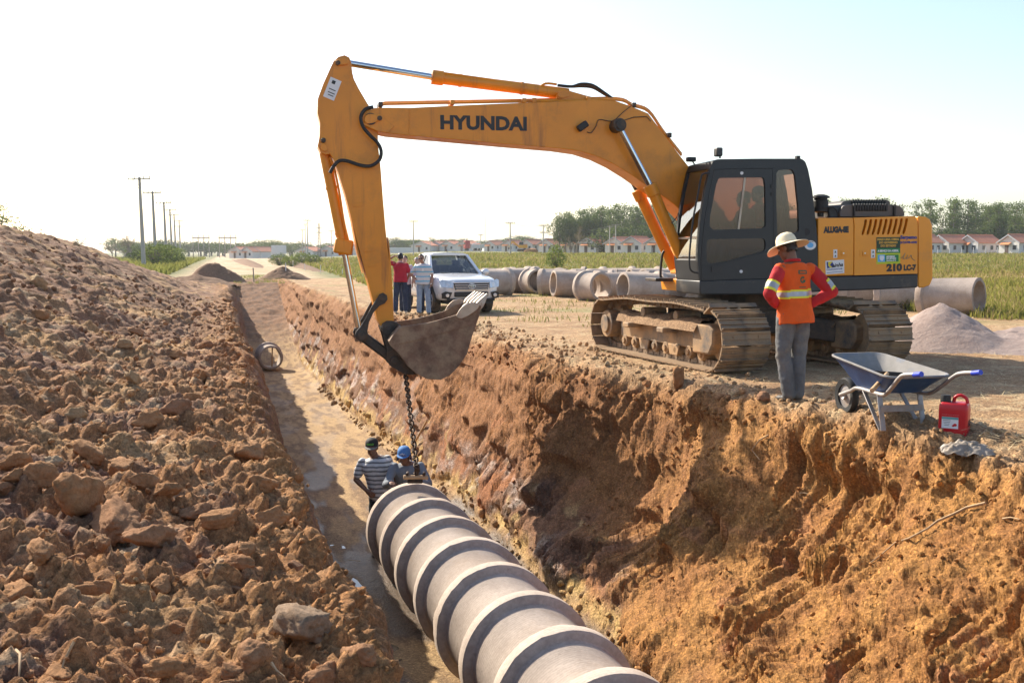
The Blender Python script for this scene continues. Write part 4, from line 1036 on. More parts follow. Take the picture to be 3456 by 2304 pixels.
# ---- undercarriage
TANG = math.atan2(-.944, .33) - (math.pi + PSI)
uc = MB()
uc.cyl((0, 0, .86), (0, 0, 1.06), .62, n=40); uc.cyl((0, 0, .78), (0, 0, .86), .7, n=40)
ucar = uc.build('slewing_ring', UND, EXC)
tm = Matrix.Rotation(TANG, 4, 'Z')
mb = MB(); mb.box((0, 0, .62), (1.5, 1.7, .36))
for sx_ in (-1, 1):
    for sy_ in (-1, 1): mb.bar((sx_ * .35, sy_ * .3, .62), (sx_ * 1.15, sy_ * 1.1, .48), .4, .32)
o = mb.build('center_frame', UND, EXC, bevel=.03); o.rotation_euler = (0, 0, TANG)
def track_path(n=600):
    pts = []
    xs, zs, r_s = -1.80, .47, .40; xi, zi, r_i = 1.80, .47, .41
    for t in np.linspace(0, 1, 200): pts.append((xs + (xi - xs) * t, .06))
    for t in np.linspace(-90, 90, 120): pts.append((xi + r_i * math.cos(R(t)), zi + r_i * math.sin(R(t)) * 1.0))
    for t in np.linspace(0, 1, 200):
        x = xi + (xs - xi) * t; pts.append((x, .88 + .055 * math.sin(math.pi * t) - .012 * math.cos(4 * math.pi * t) - .0))
    for t in np.linspace(90, 270, 120): pts.append((xs + r_s * math.cos(R(t)), zs + r_s * math.sin(R(t))))
    p = np.array(pts); d = np.r_[0, np.cumsum(np.linalg.norm(np.diff(np.vstack([p, p[:1]]), axis=0), axis=1))]
    return np.vstack([p, p[:1]]), d
tp, tdist = track_path(); NSH = 49; pitch = tdist[-1] / NSH; SW = .76
mb = MB(); mb.box((0, 0, .012), (pitch * .97, SW, .024))
for gx, gh in ((-.42, .040), (-.02, .020), (.36, .020)):
    mb.box((gx * pitch, 0, .024 + gh / 2), (.016, SW * .985, gh))
for yy in (-.09, .09): mb.box((0, yy, -.045), (pitch * .9, .045, .09))
for yy in (-.09, .09): mb.cyl((-.25 * pitch, yy - .03, -.045), (-.25 * pitch, yy + .03, -.045), .045, n=10)
for yy in (-.2, .2): mb.cyl((.12 * pitch, yy, .024), (.12 * pitch, yy, .034), .02, n=6)
shoe_me = mb.mesh('track_shoe', 30); shoe_me.materials.append(TRK)
for side in (-1, 1):           # -1: the track nearer the camera
    yc = side * 1.195
    f = MB()
    f.prism([(-1.45, .28), (1.35, .28), (1.35, .44), (1.30, .60), (-1.40, .60), (-1.45, .52)], lambda x, z: (x, -.16, z), lambda x, z: (x, .16, z))
    tf = f.build('track_frame', FRM, EXC, bevel=.02)
    tf.rotation_euler = (0, 0, TANG); tf.location = tm @ Vector((0, yc, 0))
    # soil caked on the frame
    mbs = MB().loft([[(x, y_, z_) for x in ()] for y_, z_ in ()]) if False else None
    for k in range(49):
        dd = (k + .5) * pitch
        x = np.interp(dd, tdist, tp[:, 0]); z = np.interp(dd, tdist, tp[:, 1])
        x2 = np.interp((dd + .03) % tdist[-1], tdist, tp[:, 0]); z2 = np.interp((dd + .03) % tdist[-1], tdist, tp[:, 1])
        a = math.atan2(z2 - z, x2 - x)
        sh = bpy.data.objects.new('track_shoe', shoe_me); COL.objects.link(sh); sh.parent = tf
        # local z must point outwards: path runs counter-clockwise, outward is to the right
        sh.rotation_euler = (0, -a, 0); sh.rotation_mode = 'XYZ'
        sh.matrix_local = Matrix.Translation((x, 0, z)) @ Matrix.Rotation(-a, 4, 'Y') @ Matrix.Rotation(math.pi, 4, 'X')
    for k in range(8):
        x = -1.28 + k * .365
        MB().cyl((x, -.17, .22), (x, .17, .22), .095, n=18).cyl((x, -.2, .22), (x, .2, .22), .05, n=12).build('track_roller', FRM, tf, bevel=.008)
    for x in (-.55, .55):
        MB().cyl((x, -.2, .74), (x, .2, .74), .075, n=16).build('carrier_roller', FRM, tf, bevel=.008)
    sp = MB(); teeth = 21; pr = []
    for k in range(teeth * 4):
        rr2 = (.345, .345, .30, .30)[k % 4]; a = 2 * math.pi * k / (teeth * 4)
        pr.append((-1.80 + rr2 * math.cos(a), .47 + rr2 * math.sin(a)))
    sp.prism(pr, lambda x, z: (x, -.06, z), lambda x, z: (x, .06, z)); sp.build('sprocket', FRM, tf)
    MB().cyl((-1.80, -.27, .47), (-1.80, .27, .47), .23, n=26).cyl((-1.80, -.31, .47), (-1.80, .31, .47), .15, n=24).build('final_drive', FRM, tf, bevel=.01)
    MB().cyl((1.78, -.1, .47), (1.78, .1, .47), .34, n=32).build('idler', FRM, tf, bevel=.02)
    MB().prism([(1.15, .24), (1.62, .24), (1.74, .40), (1.74, .60), (1.62, .68), (1.15, .66)], lambda x, z: (x, -.24, z), lambda x, z: (x, .24, z)).build('idler_yoke', FRM, tf, bevel=.03)
    for x in (-.75, .45):
        MB().box((x, -.28 * 1, .52), (.22, .26, .08)).build('step', FRM, tf, bevel=.015)
    for x in (-.5, .5): MB().prism([(x - .18, .3), (x + .18, .3), (x + .12, .14), (x - .12, .14)], lambda x, z: (x, -.2, z), lambda x, z: (x, -.17, z)).build('track_guide', FRM, tf, bevel=.008)
    # earth lying on the frame under the top run
    n_ = 60; V = []; F = []
    gx_ = np.linspace(-1.35, 1.30, n_); gy_ = np.linspace(-.3, .24, 12)
    GX, GY = np.meshgrid(gx_, gy_, indexing='ij'); pp = np.stack([GX.ravel(), GY.ravel(), 0 * GX.ravel() + side], 1)
    hz_ = .60 + (.11 + .13 * fbm(pp * 2.4, 3) + .05 * fbm(pp * 11, 2)) * (1 - (np.abs(pp[:, 1] + .03) / .29) ** 2)
    hz_ = np.where(np.abs(pp[:, 1] + .03) > .24, np.minimum(hz_, .55), hz_)
    g = np.arange(n_ * 12).reshape(n_, 12); F = np.stack([g[:-1, :-1], g[1:, :-1], g[1:, 1:], g[:-1, 1:]], -1).reshape(-1, 4)
    me = mesh_np('caked_soil', np.stack([pp[:, 0], pp[:, 1], hz_], 1), F)
    set_attrs(me, np.repeat(C(.30, .19, .11), len(pp), 0) * (1 + .3 * fbm(pp * 3, 2)[:, None]), np.zeros(len(pp)))
    obj('caked_soil', me, DIRT, tf)

# ================================================================ PIPES
m, nt, b = newmat('concrete'); CONC = m
v = _coord(nt); oi = nt.nodes.new('ShaderNodeObjectInfo')
base = _ramp(nt, oi.outputs['Random'], [(0, (.43, .355, .305)), (.5, (.49, .415, .36)), (1, (.41, .345, .305))])
f1 = _noise(nt, v, 2.2, 6, .65); f2 = _noise(nt, v, 30, 5, .7)
wv = nt.nodes.new('ShaderNodeTexWave'); wv.inputs['Scale'].default_value = 9; wv.inputs['Distortion'].default_value = 6; wv.inputs['Detail'].default_value = 3; wv.bands_direction = 'X'; nt.links.new(v, wv.inputs['Vector'])
c = _mix(nt, 1.0, base, _ramp(nt, f1, [(.3, (.78, .76, .74)), (.7, (1.15, 1.14, 1.12))]), 'MULTIPLY')
c = _mix(nt, 1.0, c, _ramp(nt, f2, [(.3, (.86, .86, .86)), (.7, (1.1, 1.1, 1.1))]), 'MULTIPLY')
c = _mix(nt, .12, c, wv.outputs['Color'], 'MULTIPLY')
g_ = nt.nodes.new('ShaderNodeNewGeometry').outputs['Position']
c = _mix(nt, _ramp(nt, _noise(nt, g_, 1.6, 7, .7), [(.50, (0, 0, 0)), (.75, (.55, .55, .55))]), c, (.30, .205, .13))
c = _mix(nt, _ramp(nt, _noise(nt, g_, 14, 4, .6), [(.66, (0, 0, 0)), (.74, (.5, .5, .5))]), c, (.24, .20, .17))
nt.links.new(c, b.inputs['Base Color']); b.inputs['Roughness'].default_value = .88; b.inputs['Specular IOR Level'].default_value = .25
nb = _bump(nt, f2, .35, .008); nt.links.new(nb, b.inputs['Normal'])
def pipe_mesh(name, L, ro=.535, ri=.445, rb=.622, bl=.17, seed=0):
    """axis along x, spigot at 0, bell mouth at L"""
    prof = [(ri, 0), (ro - .015, 0), (ro, .012), (ro, L - bl - .035), (ro + .02, L - bl - .01), (rb - .02, L - bl), (rb, L - bl + .02), (rb, L - .02), (rb - .015, L), (ro + .012, L), (ro + .006, L - .11), (ri, L - .12), (ri, L * .5)]
    mb = MB(); mb.lathe(prof, 72, Matrix.Rotation(R(90), 3, 'Y'), closed=True)
    me = mb.mesh(name, 40)
    V = np.empty(len(me.vertices) * 3, np.float32); me.vertices.foreach_get('co', V); V = V.reshape(-1, 3)
    d = fbm(V * 6 + seed, 3)[:, None] * np.array([.010, .006, .006]) + perlin(V * 28 + seed)[:, None] * np.array([.010, .003, .003])
    rad = np.sqrt(V[:, 1] ** 2 + V[:, 2] ** 2)
    k = np.where((V[:, 0] > L - .03) | (np.abs(V[:, 0] - (L - bl)) < .03) | (V[:, 0] < .02), 1.0, .25)[:, None]
    V = V + d * k
    me.vertices.foreach_set('co', V.astype(np.float32).ravel()); me.update()
    me.materials.append(CONC); return me
short_me = [pipe_mesh('concrete_pipe', 1.02, seed=k * 7) for k in range(3)]
long_me = [pipe_mesh('concrete_pipe', 1.62, seed=50 + k * 7, bl=.20) for k in range(3)]
def put_pipe(me, p, ang, label, group=None, pitch=0.0, roll=None):
    o = bpy.data.objects.new('concrete_pipe', me); COL.objects.link(o)
    o.location = p; o.rotation_euler = (random.uniform(0, 6) if roll is None else roll, -pitch, ang)
    o.rotation_mode = 'XYZ'
    tag(o, label, 'pipe', group); return o
# the line being laid: bells point away from the camera
pd = Vector((-.3073, .9516, 0)); pang = math.atan2(pd.y, pd.x); P0 = Vector((-1.36, 13.86, -2.0))
ORD = ['', 'second', 'third', 'fourth', 'fifth', 'sixth', 'seventh', 'eighth', 'ninth', 'tenth']
for k in range(10):
    q_ = P0 - pd * (.956 * k)
    lab = f'pale concrete pipe laid in the trench, {ORD[k]} in line counted from the lifting chain' if k else 'last concrete pipe of the trench line, hung from the chain beside the two workers'
    put_pipe(short_me[k % 3], q_ - pd * 1.02 + Vector((0, 0, random.uniform(-.012, .012) + (.004 * k))), pang + random.uniform(-.009, .009), lab, 'concrete pipes laid in the trench' if k else None)
a = on_y(915, 1187, 46.5); zr = floor_z(tr_sr(a.x, a.y)[0]) + float(ground_z(a.x, a.y))
put_pipe(short_me[1], (a.x, a.y, zr + .60), pang + .05, 'single concrete pipe standing open far down the trench floor')
st_ = MB().bar((a.x - .05, a.y + .3, zr), (a.x - .02, a.y + .35, zr + 1.1), .05, .03).build('wooden_stake', M('raw_wood', (.42, .24, .11), .8, var=.2, bump=.2))
tag(st_, 'brown wooden stake standing inside the lone pipe far down the trench', 'stake')
# stored pipes
cp = crop(1640, 850, 3.36); cq = crop(2700, 640, 3.111)
G1 = 'concrete pipes stored on the field'
ROW = [((330, 462), 35, 'pale concrete pipe lying behind the pickup, open mouth towards the trench', 1),
       ((560, 474), 108, 'round concrete pipe seen end on with grass showing through it', 0),
       ((830, 492), 165, 'concrete pipe with its wide collar towards the pickup, dark grey flank', 1),
       ((985, 512), 14, 'concrete pipe mostly hidden behind the tilted open ring', 1),
       ((1230, 560), 122, 'open concrete pipe with sunlit inside, collar at the back', 0),
       ((1470, 545), 196, 'concrete pipe with collar mouth open to the left, beside the sunlit ring', 1),
       ((1640, 532), 168, 'concrete pipe lying behind with ragged collar rim', 1),
       ((1790, 568), 22, 'long concrete pipe with open mouth, in front of the cab step', 1),
       ((2150, 556), 26, 'concrete pipe half hidden behind the front of the excavator', 1),
       ((2420, 560), 30, 'concrete pipe hidden mostly behind the excavator skirt', 1),
       ((700, 470), 40, 'concrete pipe lying between the end-on ring and the dark flanked pipe', 1),
       ((140, 450), 28, 'concrete pipe whose mouth peeps out beside the pickup mirror', 1)]
for (pxy, ang, lab, lg) in ROW:
    a = on_z(*cp(*pxy), -.13); z = drop(a.x, a.y)
    me = long_me[random.randrange(3)] if lg else short_me[random.randrange(3)]
    L = 1.62 if lg else 1.02; an = R(ang); u_ = Vector((math.cos(an), math.sin(an), 0))
    put_pipe(me, Vector((a.x, a.y + .5, z + .56)) - u_ * L * .5, an, lab, pitch=-R(2.0) if lg else -R(3))
for (px_, py_, ang) in ((70, 330, 30), (320, 330, 25), (405, 335, 30), (720, 335, 160), (1160, 330, 20), (1290, 330, 170), (1490, 335, 15), (1800, 340, 20), (1950, 345, 25), (2120, 340, 25)):
    a = on_y(*cp(px_, py_), 46 + random.uniform(-1.5, 2.5)); z = float(ground_z(a.x, a.y)); an = R(ang); u_ = Vector((math.cos(an), math.sin(an), 0))
    put_pipe(long_me[random.randrange(3)], Vector((a.x, a.y, z + .56)) - u_ * .8, an, 'concrete pipe in the back row with only its top showing over the others', 'concrete pipes in the back row')
for (pxy, ang, lab) in (((1650, 1306), 135, 'big concrete pipe lying beside the sand heap, open end to the right'), ((1080, 1245), 168, 'concrete pipe under the counterweight that the seated person rests on'), ((620, 1225), 172, 'concrete pipe showing between the tracks behind the excavator'), ((250, 1225), 170, 'concrete pipe behind the worker, seen over the far track')):
    a = on_z(*cq(*pxy), -.08); z = drop(a.x, a.y); an = R(ang); u_ = Vector((math.cos(an), math.sin(an), 0))
    put_pipe(long_me[random.randrange(3)], Vector((a.x, a.y + .45, z + .56)) - u_ * .8, an, lab, pitch=-R(2))

# ================================================================ CHAIN AND GRIP
CHM = M('chain_iron', (.045, .032, .026), .55, .7, var=.3, dirt=(.16, .09, .05), dirt_amt=.4, dscale=12)
top_l = loc_of(*c4(1048, 1292), 0.0); top_w = EXC.matrix_basis @ top_l
EXM = Matrix.Translation(EC) @ Matrix.Rotation(math.pi + PSI, 4, 'Z'); top_w = EXM @ top_l
bot_w = P0 - pd * .35 + Vector((0, 0, .90))
CH = empty('lifting_chain', bot_w); tag(CH, 'dark iron chain hanging from the bucket down to the pipe grip', 'chain')
def link_mesh(L=.105, w=.034, r=.011):
    pts = []
    for k in range(24):
        a = 2 * math.pi * k / 24; x = w * math.cos(a); z = (L / 2 - w) * (1 if math.sin(a) > 0 else -1) + w * math.sin(a); pts.append((x, 0, z))
    return MB().tube(pts, r, n=7, closed=True).mesh('chain_link', 60)
lme = link_mesh(); lme.materials.append(CHM)
vec = top_w - bot_w; nl = int(vec.length / .083); dirc = vec.normalized(); qd = dirc.to_track_quat('Z', 'Y')
for k in range(nl + 1):
    o = bpy.data.objects.new('chain_link', lme); COL.objects.link(o); o.parent = CH
    o.location = dirc * (k * vec.length / nl); o.rotation_mode = 'QUATERNION'
    o.rotation_quaternion = qd @ Matrix.Rotation(R(90 * (k % 2)) + .35, 3, 'Z').to_quaternion()
gp = empty('pipe_grip', bot_w - Vector((0, 0, .04))); tag(gp, 'steel lifting grip with wooden bar clamped on the last pipe', 'lifting grip')
WOODH = M('tool_wood', (.50, .32, .17), .7, var=.2, scale=14, bump=.15)
MB().tube([(0, 0, .06), (.02, 0, -.02), (-.02, 0, -.07)], .03, n=10).build('hook', CHM, gp)
MB().box((0, 0, -.02), (.06, .05, .12)).build('shackle', CHM, gp, bevel=.015)
MB().cyl((-.17, -.03, -.10), (.15, .02, -.115), .03, n=14).build('grip_bar', WOODH, gp, bevel=.008)
MB().box((-.02, 0, -.16), (.20, .07, .05)).build('grip_plate', CHM, gp, bevel=.01)
for x in (-.12, .1): MB().cyl((x, -.05, -.06), (x, .05, -.06), .022, n=8).build('grip_bolt', CHM, gp)

# ================================================================ WHEELBARROW, CAN, TOOLS
cw_ = crop(2850, 1180, 3.7327)
TRAY = M('tray_blue', (.012, .06, .18), .45, var=.2, dirt=(.42, .38, .33), dirt_amt=.08, dscale=6, bump=.08)
TRAYI = M('tray_cement', (.21, .20, .19), .85, var=.2, dirt=(.05, .12, .26), dirt_amt=.2, dscale=5, bump=.2)
GALV = M('tube_worn', (.34, .32, .31), .5, .5, var=.2, dirt=(.36, .25, .16), dirt_amt=.3, dscale=8)
BLUEG = M('grip_blue', (.03, .06, .50), .45)
a = hit(*cw_(690, 1000))[0]
WB = empty('wheelbarrow', (a.x, a.y + .05, a.z), math.atan2(.975, -.22))
tag(WB, 'blue wheelbarrow with cement crusted tray standing near the trench edge', 'wheelbarrow')
def ring_rect(x0, x1, wf, wr, z0, z1, n=6, rad=.12):
    pts = [(x0, -wr), (x1, -wf), (x1, wf), (x0, wr)]; rp_ = round_poly(pts, rad, n)
    return [(x, y, z0 + (z1 - z0) * (x - x0) / (x1 - x0)) for x, y in rp_]
outer = [ring_rect(-.12, .50, .16, .19, .335, .335), ring_rect(-.22, .62, .21, .25, .42, .47), ring_rect(-.33, .74, .27, .315, .50, .60)]
inner_ = [[(x * .965 + .005, y * .965, z + .006) for x, y, z in r_] for r_ in outer]
mb = MB(); mb.loft(outer, cap=False); n0 = len(outer[0]); mb.add([p for p in outer[0]], [tuple(range(n0))])
mb.build('tray', TRAY, WB, smooth_angle=50)
mb = MB(); mb.loft(inner_, cap=False); mb.add([(x, y, z + .002) for x, y, z in inner_[0]], [tuple(range(n0))]); mb.build('tray_lining', TRAYI, WB, smooth_angle=50)
MB().tube(outer[-1], .012, n=8, closed=True).build('tray_rim', TRAYI, WB, smooth_angle=60)
for sy in (-1, 1):
    MB().tube([(.86, sy * .07, .19), (.62, sy * .10, .26), (.40, sy * .16, .315), (.0, sy * .205, .318), (-.12, sy * .215, .325), (-.22, sy * .235, .37), (-.40, sy * .26, .50), (-.50, sy * .27, .545), (-.72, sy * .275, .575)], .0185, n=10).build('handle', GALV, WB, smooth_angle=60)
    MB().cyl((-.64, sy * .2735, .562), (-.74, sy * .2755, .580), .0225, n=12).build('hand_grip', BLUEG, WB)
    MB().bar((-.02, sy * .20, .31), (-.10, sy * .20, 0.0), .012, .05, (0, 1, 0)).build('leg', GALV, WB, bevel=.003)
    MB().bar((.26, sy * .18, .31), (-.06, sy * .20, 0.0), .012, .04, (0, 1, 0)).build('leg_strut', GALV, WB, bevel=.003)
MB().box((-.06, 0, .19), (.012, .41, .06)).build('leg_brace', GALV, WB, bevel=.003)
whl = MB(); whl.lathe([(.115, -.03), (.165, -.035), (.178, -.015), (.178, .015), (.165, .035), (.115, .03), (.115, -.03)], 32, Matrix.Rotation(R(90), 3, 'X'))
w_o = whl.build('wheel', BLACK, WB, loc=(.86, 0, .178)); MB().lathe([(0, -.02), (.03, -.045), (.04, -.02), (.116, -.012), (.116, .012), (.04, .02), (.03, .045), (0, .02)], 24, Matrix.Rotation(R(90), 3, 'X')).build('rim', GALV, w_o)
HOE = empty('hoe', WB.location + Vector((0, 0, .36)), WB.rotation_euler[2]); tag(HOE, 'hoe with black blade and wooden handle lying in the wheelbarrow tray', 'hoe')
pA = on_y(*cw_(345, 515), a.y - .26); pB = on_y(*cw_(540, 300), a.y + .22)
inv = (Matrix.Translation(HOE.location) @ Matrix.Rotation(HOE.rotation_euler[2], 4, 'Z')).inverted()
MB().cyl(inv @ pA, inv @ pB, .021, .018, n=12).build('handle', WOODH, HOE, bevel=.004)
k0, k1, k2, k3 = [inv @ on_y(*cw_(*p), a.y + .24) for p in ((358, 262), (738, 285), (735, 420), (365, 410))]
MB().add([k0, k1, k2, k3] + [p + Vector((.012, 0, 0)) for p in (k0, k1, k2, k3)], [(0, 1, 2, 3), (7, 6, 5, 4), (0, 4, 5, 1), (1, 5, 6, 2), (2, 6, 7, 3), (3, 7, 4, 0)]).build('blade', M('blade_black', (.02, .02, .022), .4, .5, dirt=(.2, .15, .1), dirt_amt=.2), HOE, bevel=.004)

REDP = M('red_plastic', (.52, .012, .018), .35, var=.08, dirt=(.45, .20, .12), dirt_amt=.05, dscale=8)
a = hit(*cw_(1455, 1075))[0]
JC = empty('fuel_can', (a.x, a.y + .12, a.z - .005), R(-32)); tag(JC, 'red plastic fuel can with black cap and white label on the dirt', 'fuel can')
mb = MB(); rings = []
for z, k in ((.0, .96), (.03, 1), (.20, 1), (.245, .98), (.262, .90), (.268, .80)):
    rings.append([(x * k, y * k, z) for x, y in round_poly([(-.115, -.085), (.115, -.085), (.115, .085), (-.115, .085)], .022, 3)])
mb.loft(rings); jb = mb.build('body', REDP, JC, smooth_angle=50)
for sx_ in (-1, 1):
    for sy_ in (-1, 1): MB().box((sx_ * .085, sy_ * .06, -.005), (.05, .045, .03)).build('foot', REDP, JC, bevel=.01)
MB().lathe([(0, .262), (.042, .262), (.042, .30), (.038, .325), (0, .325)], 20).build('cap', BLACK, JC, loc=(-.07, -.02, 0))
MB().tube([(-.01, 0, .265), (0, 0, .305), (.03, 0, .325), (.06, 0, .322), (.09, 0, .30), (.10, 0, .262)], .014, n=10).build('carry_handle', REDP, JC, smooth_angle=60)
MB().box((-.02, -.0862, .11), (.13, .0012, .115)).build('label', PAPER, JC); MB().box((-.02, -.0872, .158), (.13, .0012, .018)).build('label_band', REDP, JC)
MB().box((-.02, -.0872, .138), (.13, .0012, .018)).build('label_band', M('label_teal', (.10, .33, .33), .5), JC)
MB().ball((.02, -.088, .085), (.014, .002, .012)).ball((.006, -.088, .077), (.01, .002, .008)).build('label_print', REDP, JC)
for k in range(4): MB().box((-.045, -.0872, .12 - k * .014), (.06 - .008 * k, .0012, .003)).build('label_print', INK, JC)
fm = Matrix(((0, 0, 1, .1158), (1, 0, 0, -.045), (0, 1, 0, .07), (0, 0, 0, 1)))
text_mesh('marker_writing', 'GA', .075, INK, JC, fm, bold=.001)

# crumpled plastic bag
a = hit(*cw_(1560, 1300))[0]
n_ = 40; gu, gv = np.meshgrid(np.linspace(-1, 1, n_), np.linspace(-1, 1, n_)); pp = np.stack([gu.ravel(), gv.ravel(), 0 * gu.ravel()], 1)
rad = np.maximum(np.abs(pp[:, 0]), np.abs(pp[:, 1])); hh_ = .085 * (1 - rad ** 2) + .05 * fbm(pp * 2.2 + 3, 4) * (1 - .6 * rad) + .04 * np.abs(perlin(pp * 4.5)) 
V = np.stack([pp[:, 0] * .21 + .02 * fbm(pp * 3, 2), pp[:, 1] * .15, hh_ + .01], 1)
g = np.arange(n_ * n_).reshape(n_, n_); F = np.stack([g[:-1, :-1], g[:-1, 1:], g[1:, 1:], g[1:, :-1]], -1).reshape(-1, 4)
m, nt, b = newmat('thin_plastic'); c = _ramp(nt, _noise(nt, _coord(nt), 9, 6, .7), [(.35, (.17, .13, .09)), (.6, (.30, .26, .22)), (.75, (.28, .17, .085))]); nt.links.new(c, b.inputs['Base Color']); b.inputs['Roughness'].default_value = .45; b.inputs['Specular IOR Level'].default_value = .3
o = obj('plastic_bag', mesh_np('plastic_bag', V, F), m, loc=(a.x, a.y, a.z - .01), rot=(0, 0, R(-15))); tag(o, 'crumpled pale plastic bag half buried at the trench edge below the red can', 'plastic bag')
so = o.modifiers.new('solid', 'SOLIDIFY'); so.thickness = .003
# plank by the worker, fallen wood
a = hit(2745, 1360)[0]; b_ = hit(2895, 1372)[0]
if a is not None and b_ is not None:
    PLK = M('plank_wood', (.30, .17, .09), .8, var=.25, scale=10, bump=.25)
    dl = (b_ - a); an = math.atan2(dl.y, dl.x)
    o = MB().box((0, 0, .02), (max(.6, dl.length), .11, .028)).build('plank', PLK, bevel=.004, loc=(a + b_) / 2 + Vector((0, .05, 0)), rot=(R(3), 0, an)); tag(o, 'weathered brown timber plank lying beside the worker at the edge', 'plank')
# shovel stuck in the wall
pb_ = hit(1387, 1515)[0]; pt_ = hit(1442, 1417)[0]; cam_v = Vector((0, 0, CAMZ)); pb_ = pb_.lerp(cam_v, .008); pt_ = pt_.lerp(cam_v, .012)
o = empty('shovel', pb_); tag(o, 'wooden tool handle leaning on the wet right trench wall behind the workers', 'shovel')
sd_ = (pt_ - pb_).normalized(); MB().cyl(-sd_ * .3, (pt_ - pb_), .024, .022, n=10).build('handle', WOODH, o); MB().bar(-sd_ * .6, -sd_ * .28, .22, .02, (0, -1, .3)).build('blade', STEEL, o, bevel=.01)

# sand heap
m, nt, b = newmat('sand'); v = _coord(nt); c = _ramp(nt, _noise(nt, v, 3, 7, .7), [(.3, (.27, .20, .175)), (.7, (.38, .30, .265))]); nt.links.new(c, b.inputs['Base Color']); b.inputs['Roughness'].default_value = .95
nb = _bump(nt, _noise(nt, v, 12, 8, .75), .7, .05); nt.links.new(nb, b.inputs['Normal'])
n_ = 110; gu, gv = np.meshgrid(np.linspace(-1, 1, n_), np.linspace(-1, 1, n_)); pp = np.stack([gu.ravel() * 3.4, gv.ravel() * 2.0, 0 * gu.ravel()], 1)
e = np.sqrt((pp[:, 0] / 3.2) ** 2 + (pp[:, 1] / 1.75) ** 2); e2 = np.sqrt(((pp[:, 0] + 1.3) / 1.5) ** 2 + (pp[:, 1] / 1.5) ** 2)
hh_ = np.maximum(.42 * np.clip(1 - e, -.1, 1), .85 * np.clip(1 - e2, -.1, 1)) + (.10 * fbm(pp * 1.6 + 4, 4) + .035 * np.abs(perlin(pp * 7))) * np.clip(1.1 - e, 0, 1) * 1.2 - .05
o = obj('sand_heap', mesh_np('sand_heap', np.stack([pp[:, 0], pp[:, 1], hh_], 1), np.stack([(g_ := np.arange(n_ * n_).reshape(n_, n_))[:-1, :-1], g_[:-1, 1:], g_[1:, 1:], g_[1:, :-1]], -1).reshape(-1, 4)), m, loc=(9.0, 18.6, -.01), rot=(0, 0, R(-6)))
tag(o, 'low heap of pale pinkish sand beside the right track of the excavator', 'sand heap')

# roots hanging from the cut
ROOTM = M('root', (.40, .27, .15), .85, var=.25, scale=20)
def root(pts, r, lab):
    P_ = []
    for (x, y) in pts:
        p, n = hit(x, y)
        if p is None: return
        if n.z < 0 and n.y > 0: n = -n
        if P_ and (p - P_[-1]).length > .45: break
        P_.append(p + n * .03)
    if len(P_) < 2: return
    o0 = P_[0]
    o = MB().tube([p - o0 for p in P_], [r * (1 - .6 * k / (len(P_) - 1)) for k in range(len(P_))], n=6).build('root', ROOTM, loc=o0, smooth_angle=60); tag(o, lab, 'root')
cr_ = crop(2200, 1350, 1.6433)
root([cr_(*p) for p in ((1865, 578), (1760, 605), (1690, 635), (1600, 680), (1540, 725), (1440, 770), (1370, 800), (1290, 860), (1225, 915))], .012, 'long thin pale root lying across the right trench wall')
root([cr_(*p) for p in ((660, 195), (610, 220), (562, 275), (585, 310), (605, 335))], .009, 'short hooked root sticking out of the shaded trench wall')
root([cr_(*p) for p in ((815, 525), (850, 520), (890, 532))], .006, 'tiny root fibre in the middle of the right wall')
root([cr_(*p) for p in ((1960, 668), (2010, 664), (2060, 666))], .009, 'root end at the far right of the trench wall')
cl_ = crop(0, 1500, 1.8092)
for k, (pts, lab) in enumerate(((((2200, 722), (2120, 715), (2040, 728), (1960, 720), (1900, 695), (1850, 670)), 'thin root hanging out over the left trench wall by the puddle'), (((1880, 275), (1850, 320), (1828, 358)), 'short root on the left lip above the striped worker'), (((2325, 1000), (2250, 990), (2140, 945)), 'forked root fibre low on the left bank'), (((470, 1215), (440, 1270), (410, 1330), (390, 1390)), 'dry stalk lying on the crumbly soil of the left bank'), (((70, 1270), (100, 1320), (112, 1400), (108, 1450)), 'bent dry stem sticking up from the left bank'), (((1640, 1370), (1690, 1420), (1720, 1450)), 'root under the cracked grey clod'))):
    root([cl_(*p) for p in pts], .007, lab)

# loose clods on the right bank
for (px_, py_, sz, st, lab) in ((2290, 1295, .11, 1.75, 'tall upright clod of soil standing in front of the near track'), (2430, 1350, .075, .8, 'rounded tan clod near the edge left of the worker'), (2575, 1352, .085, .9, 'dark angular clod beside the feet of the worker'), (2185, 1300, .08, .7, 'low brown clod on the lip before the near track')):
    p, n = hit(px_, py_)
    if p is None: continue
    o = bpy.data.objects.new('soil_clod', clods[random.randrange(len(clods))]); COL.objects.link(o); o.location = p + Vector((0, 0, sz * st * .45)); o.rotation_euler = (0, 0, random.uniform(0, 6)); o.scale = (sz, sz, sz * st * 1.2); tag(o, lab, 'clod')

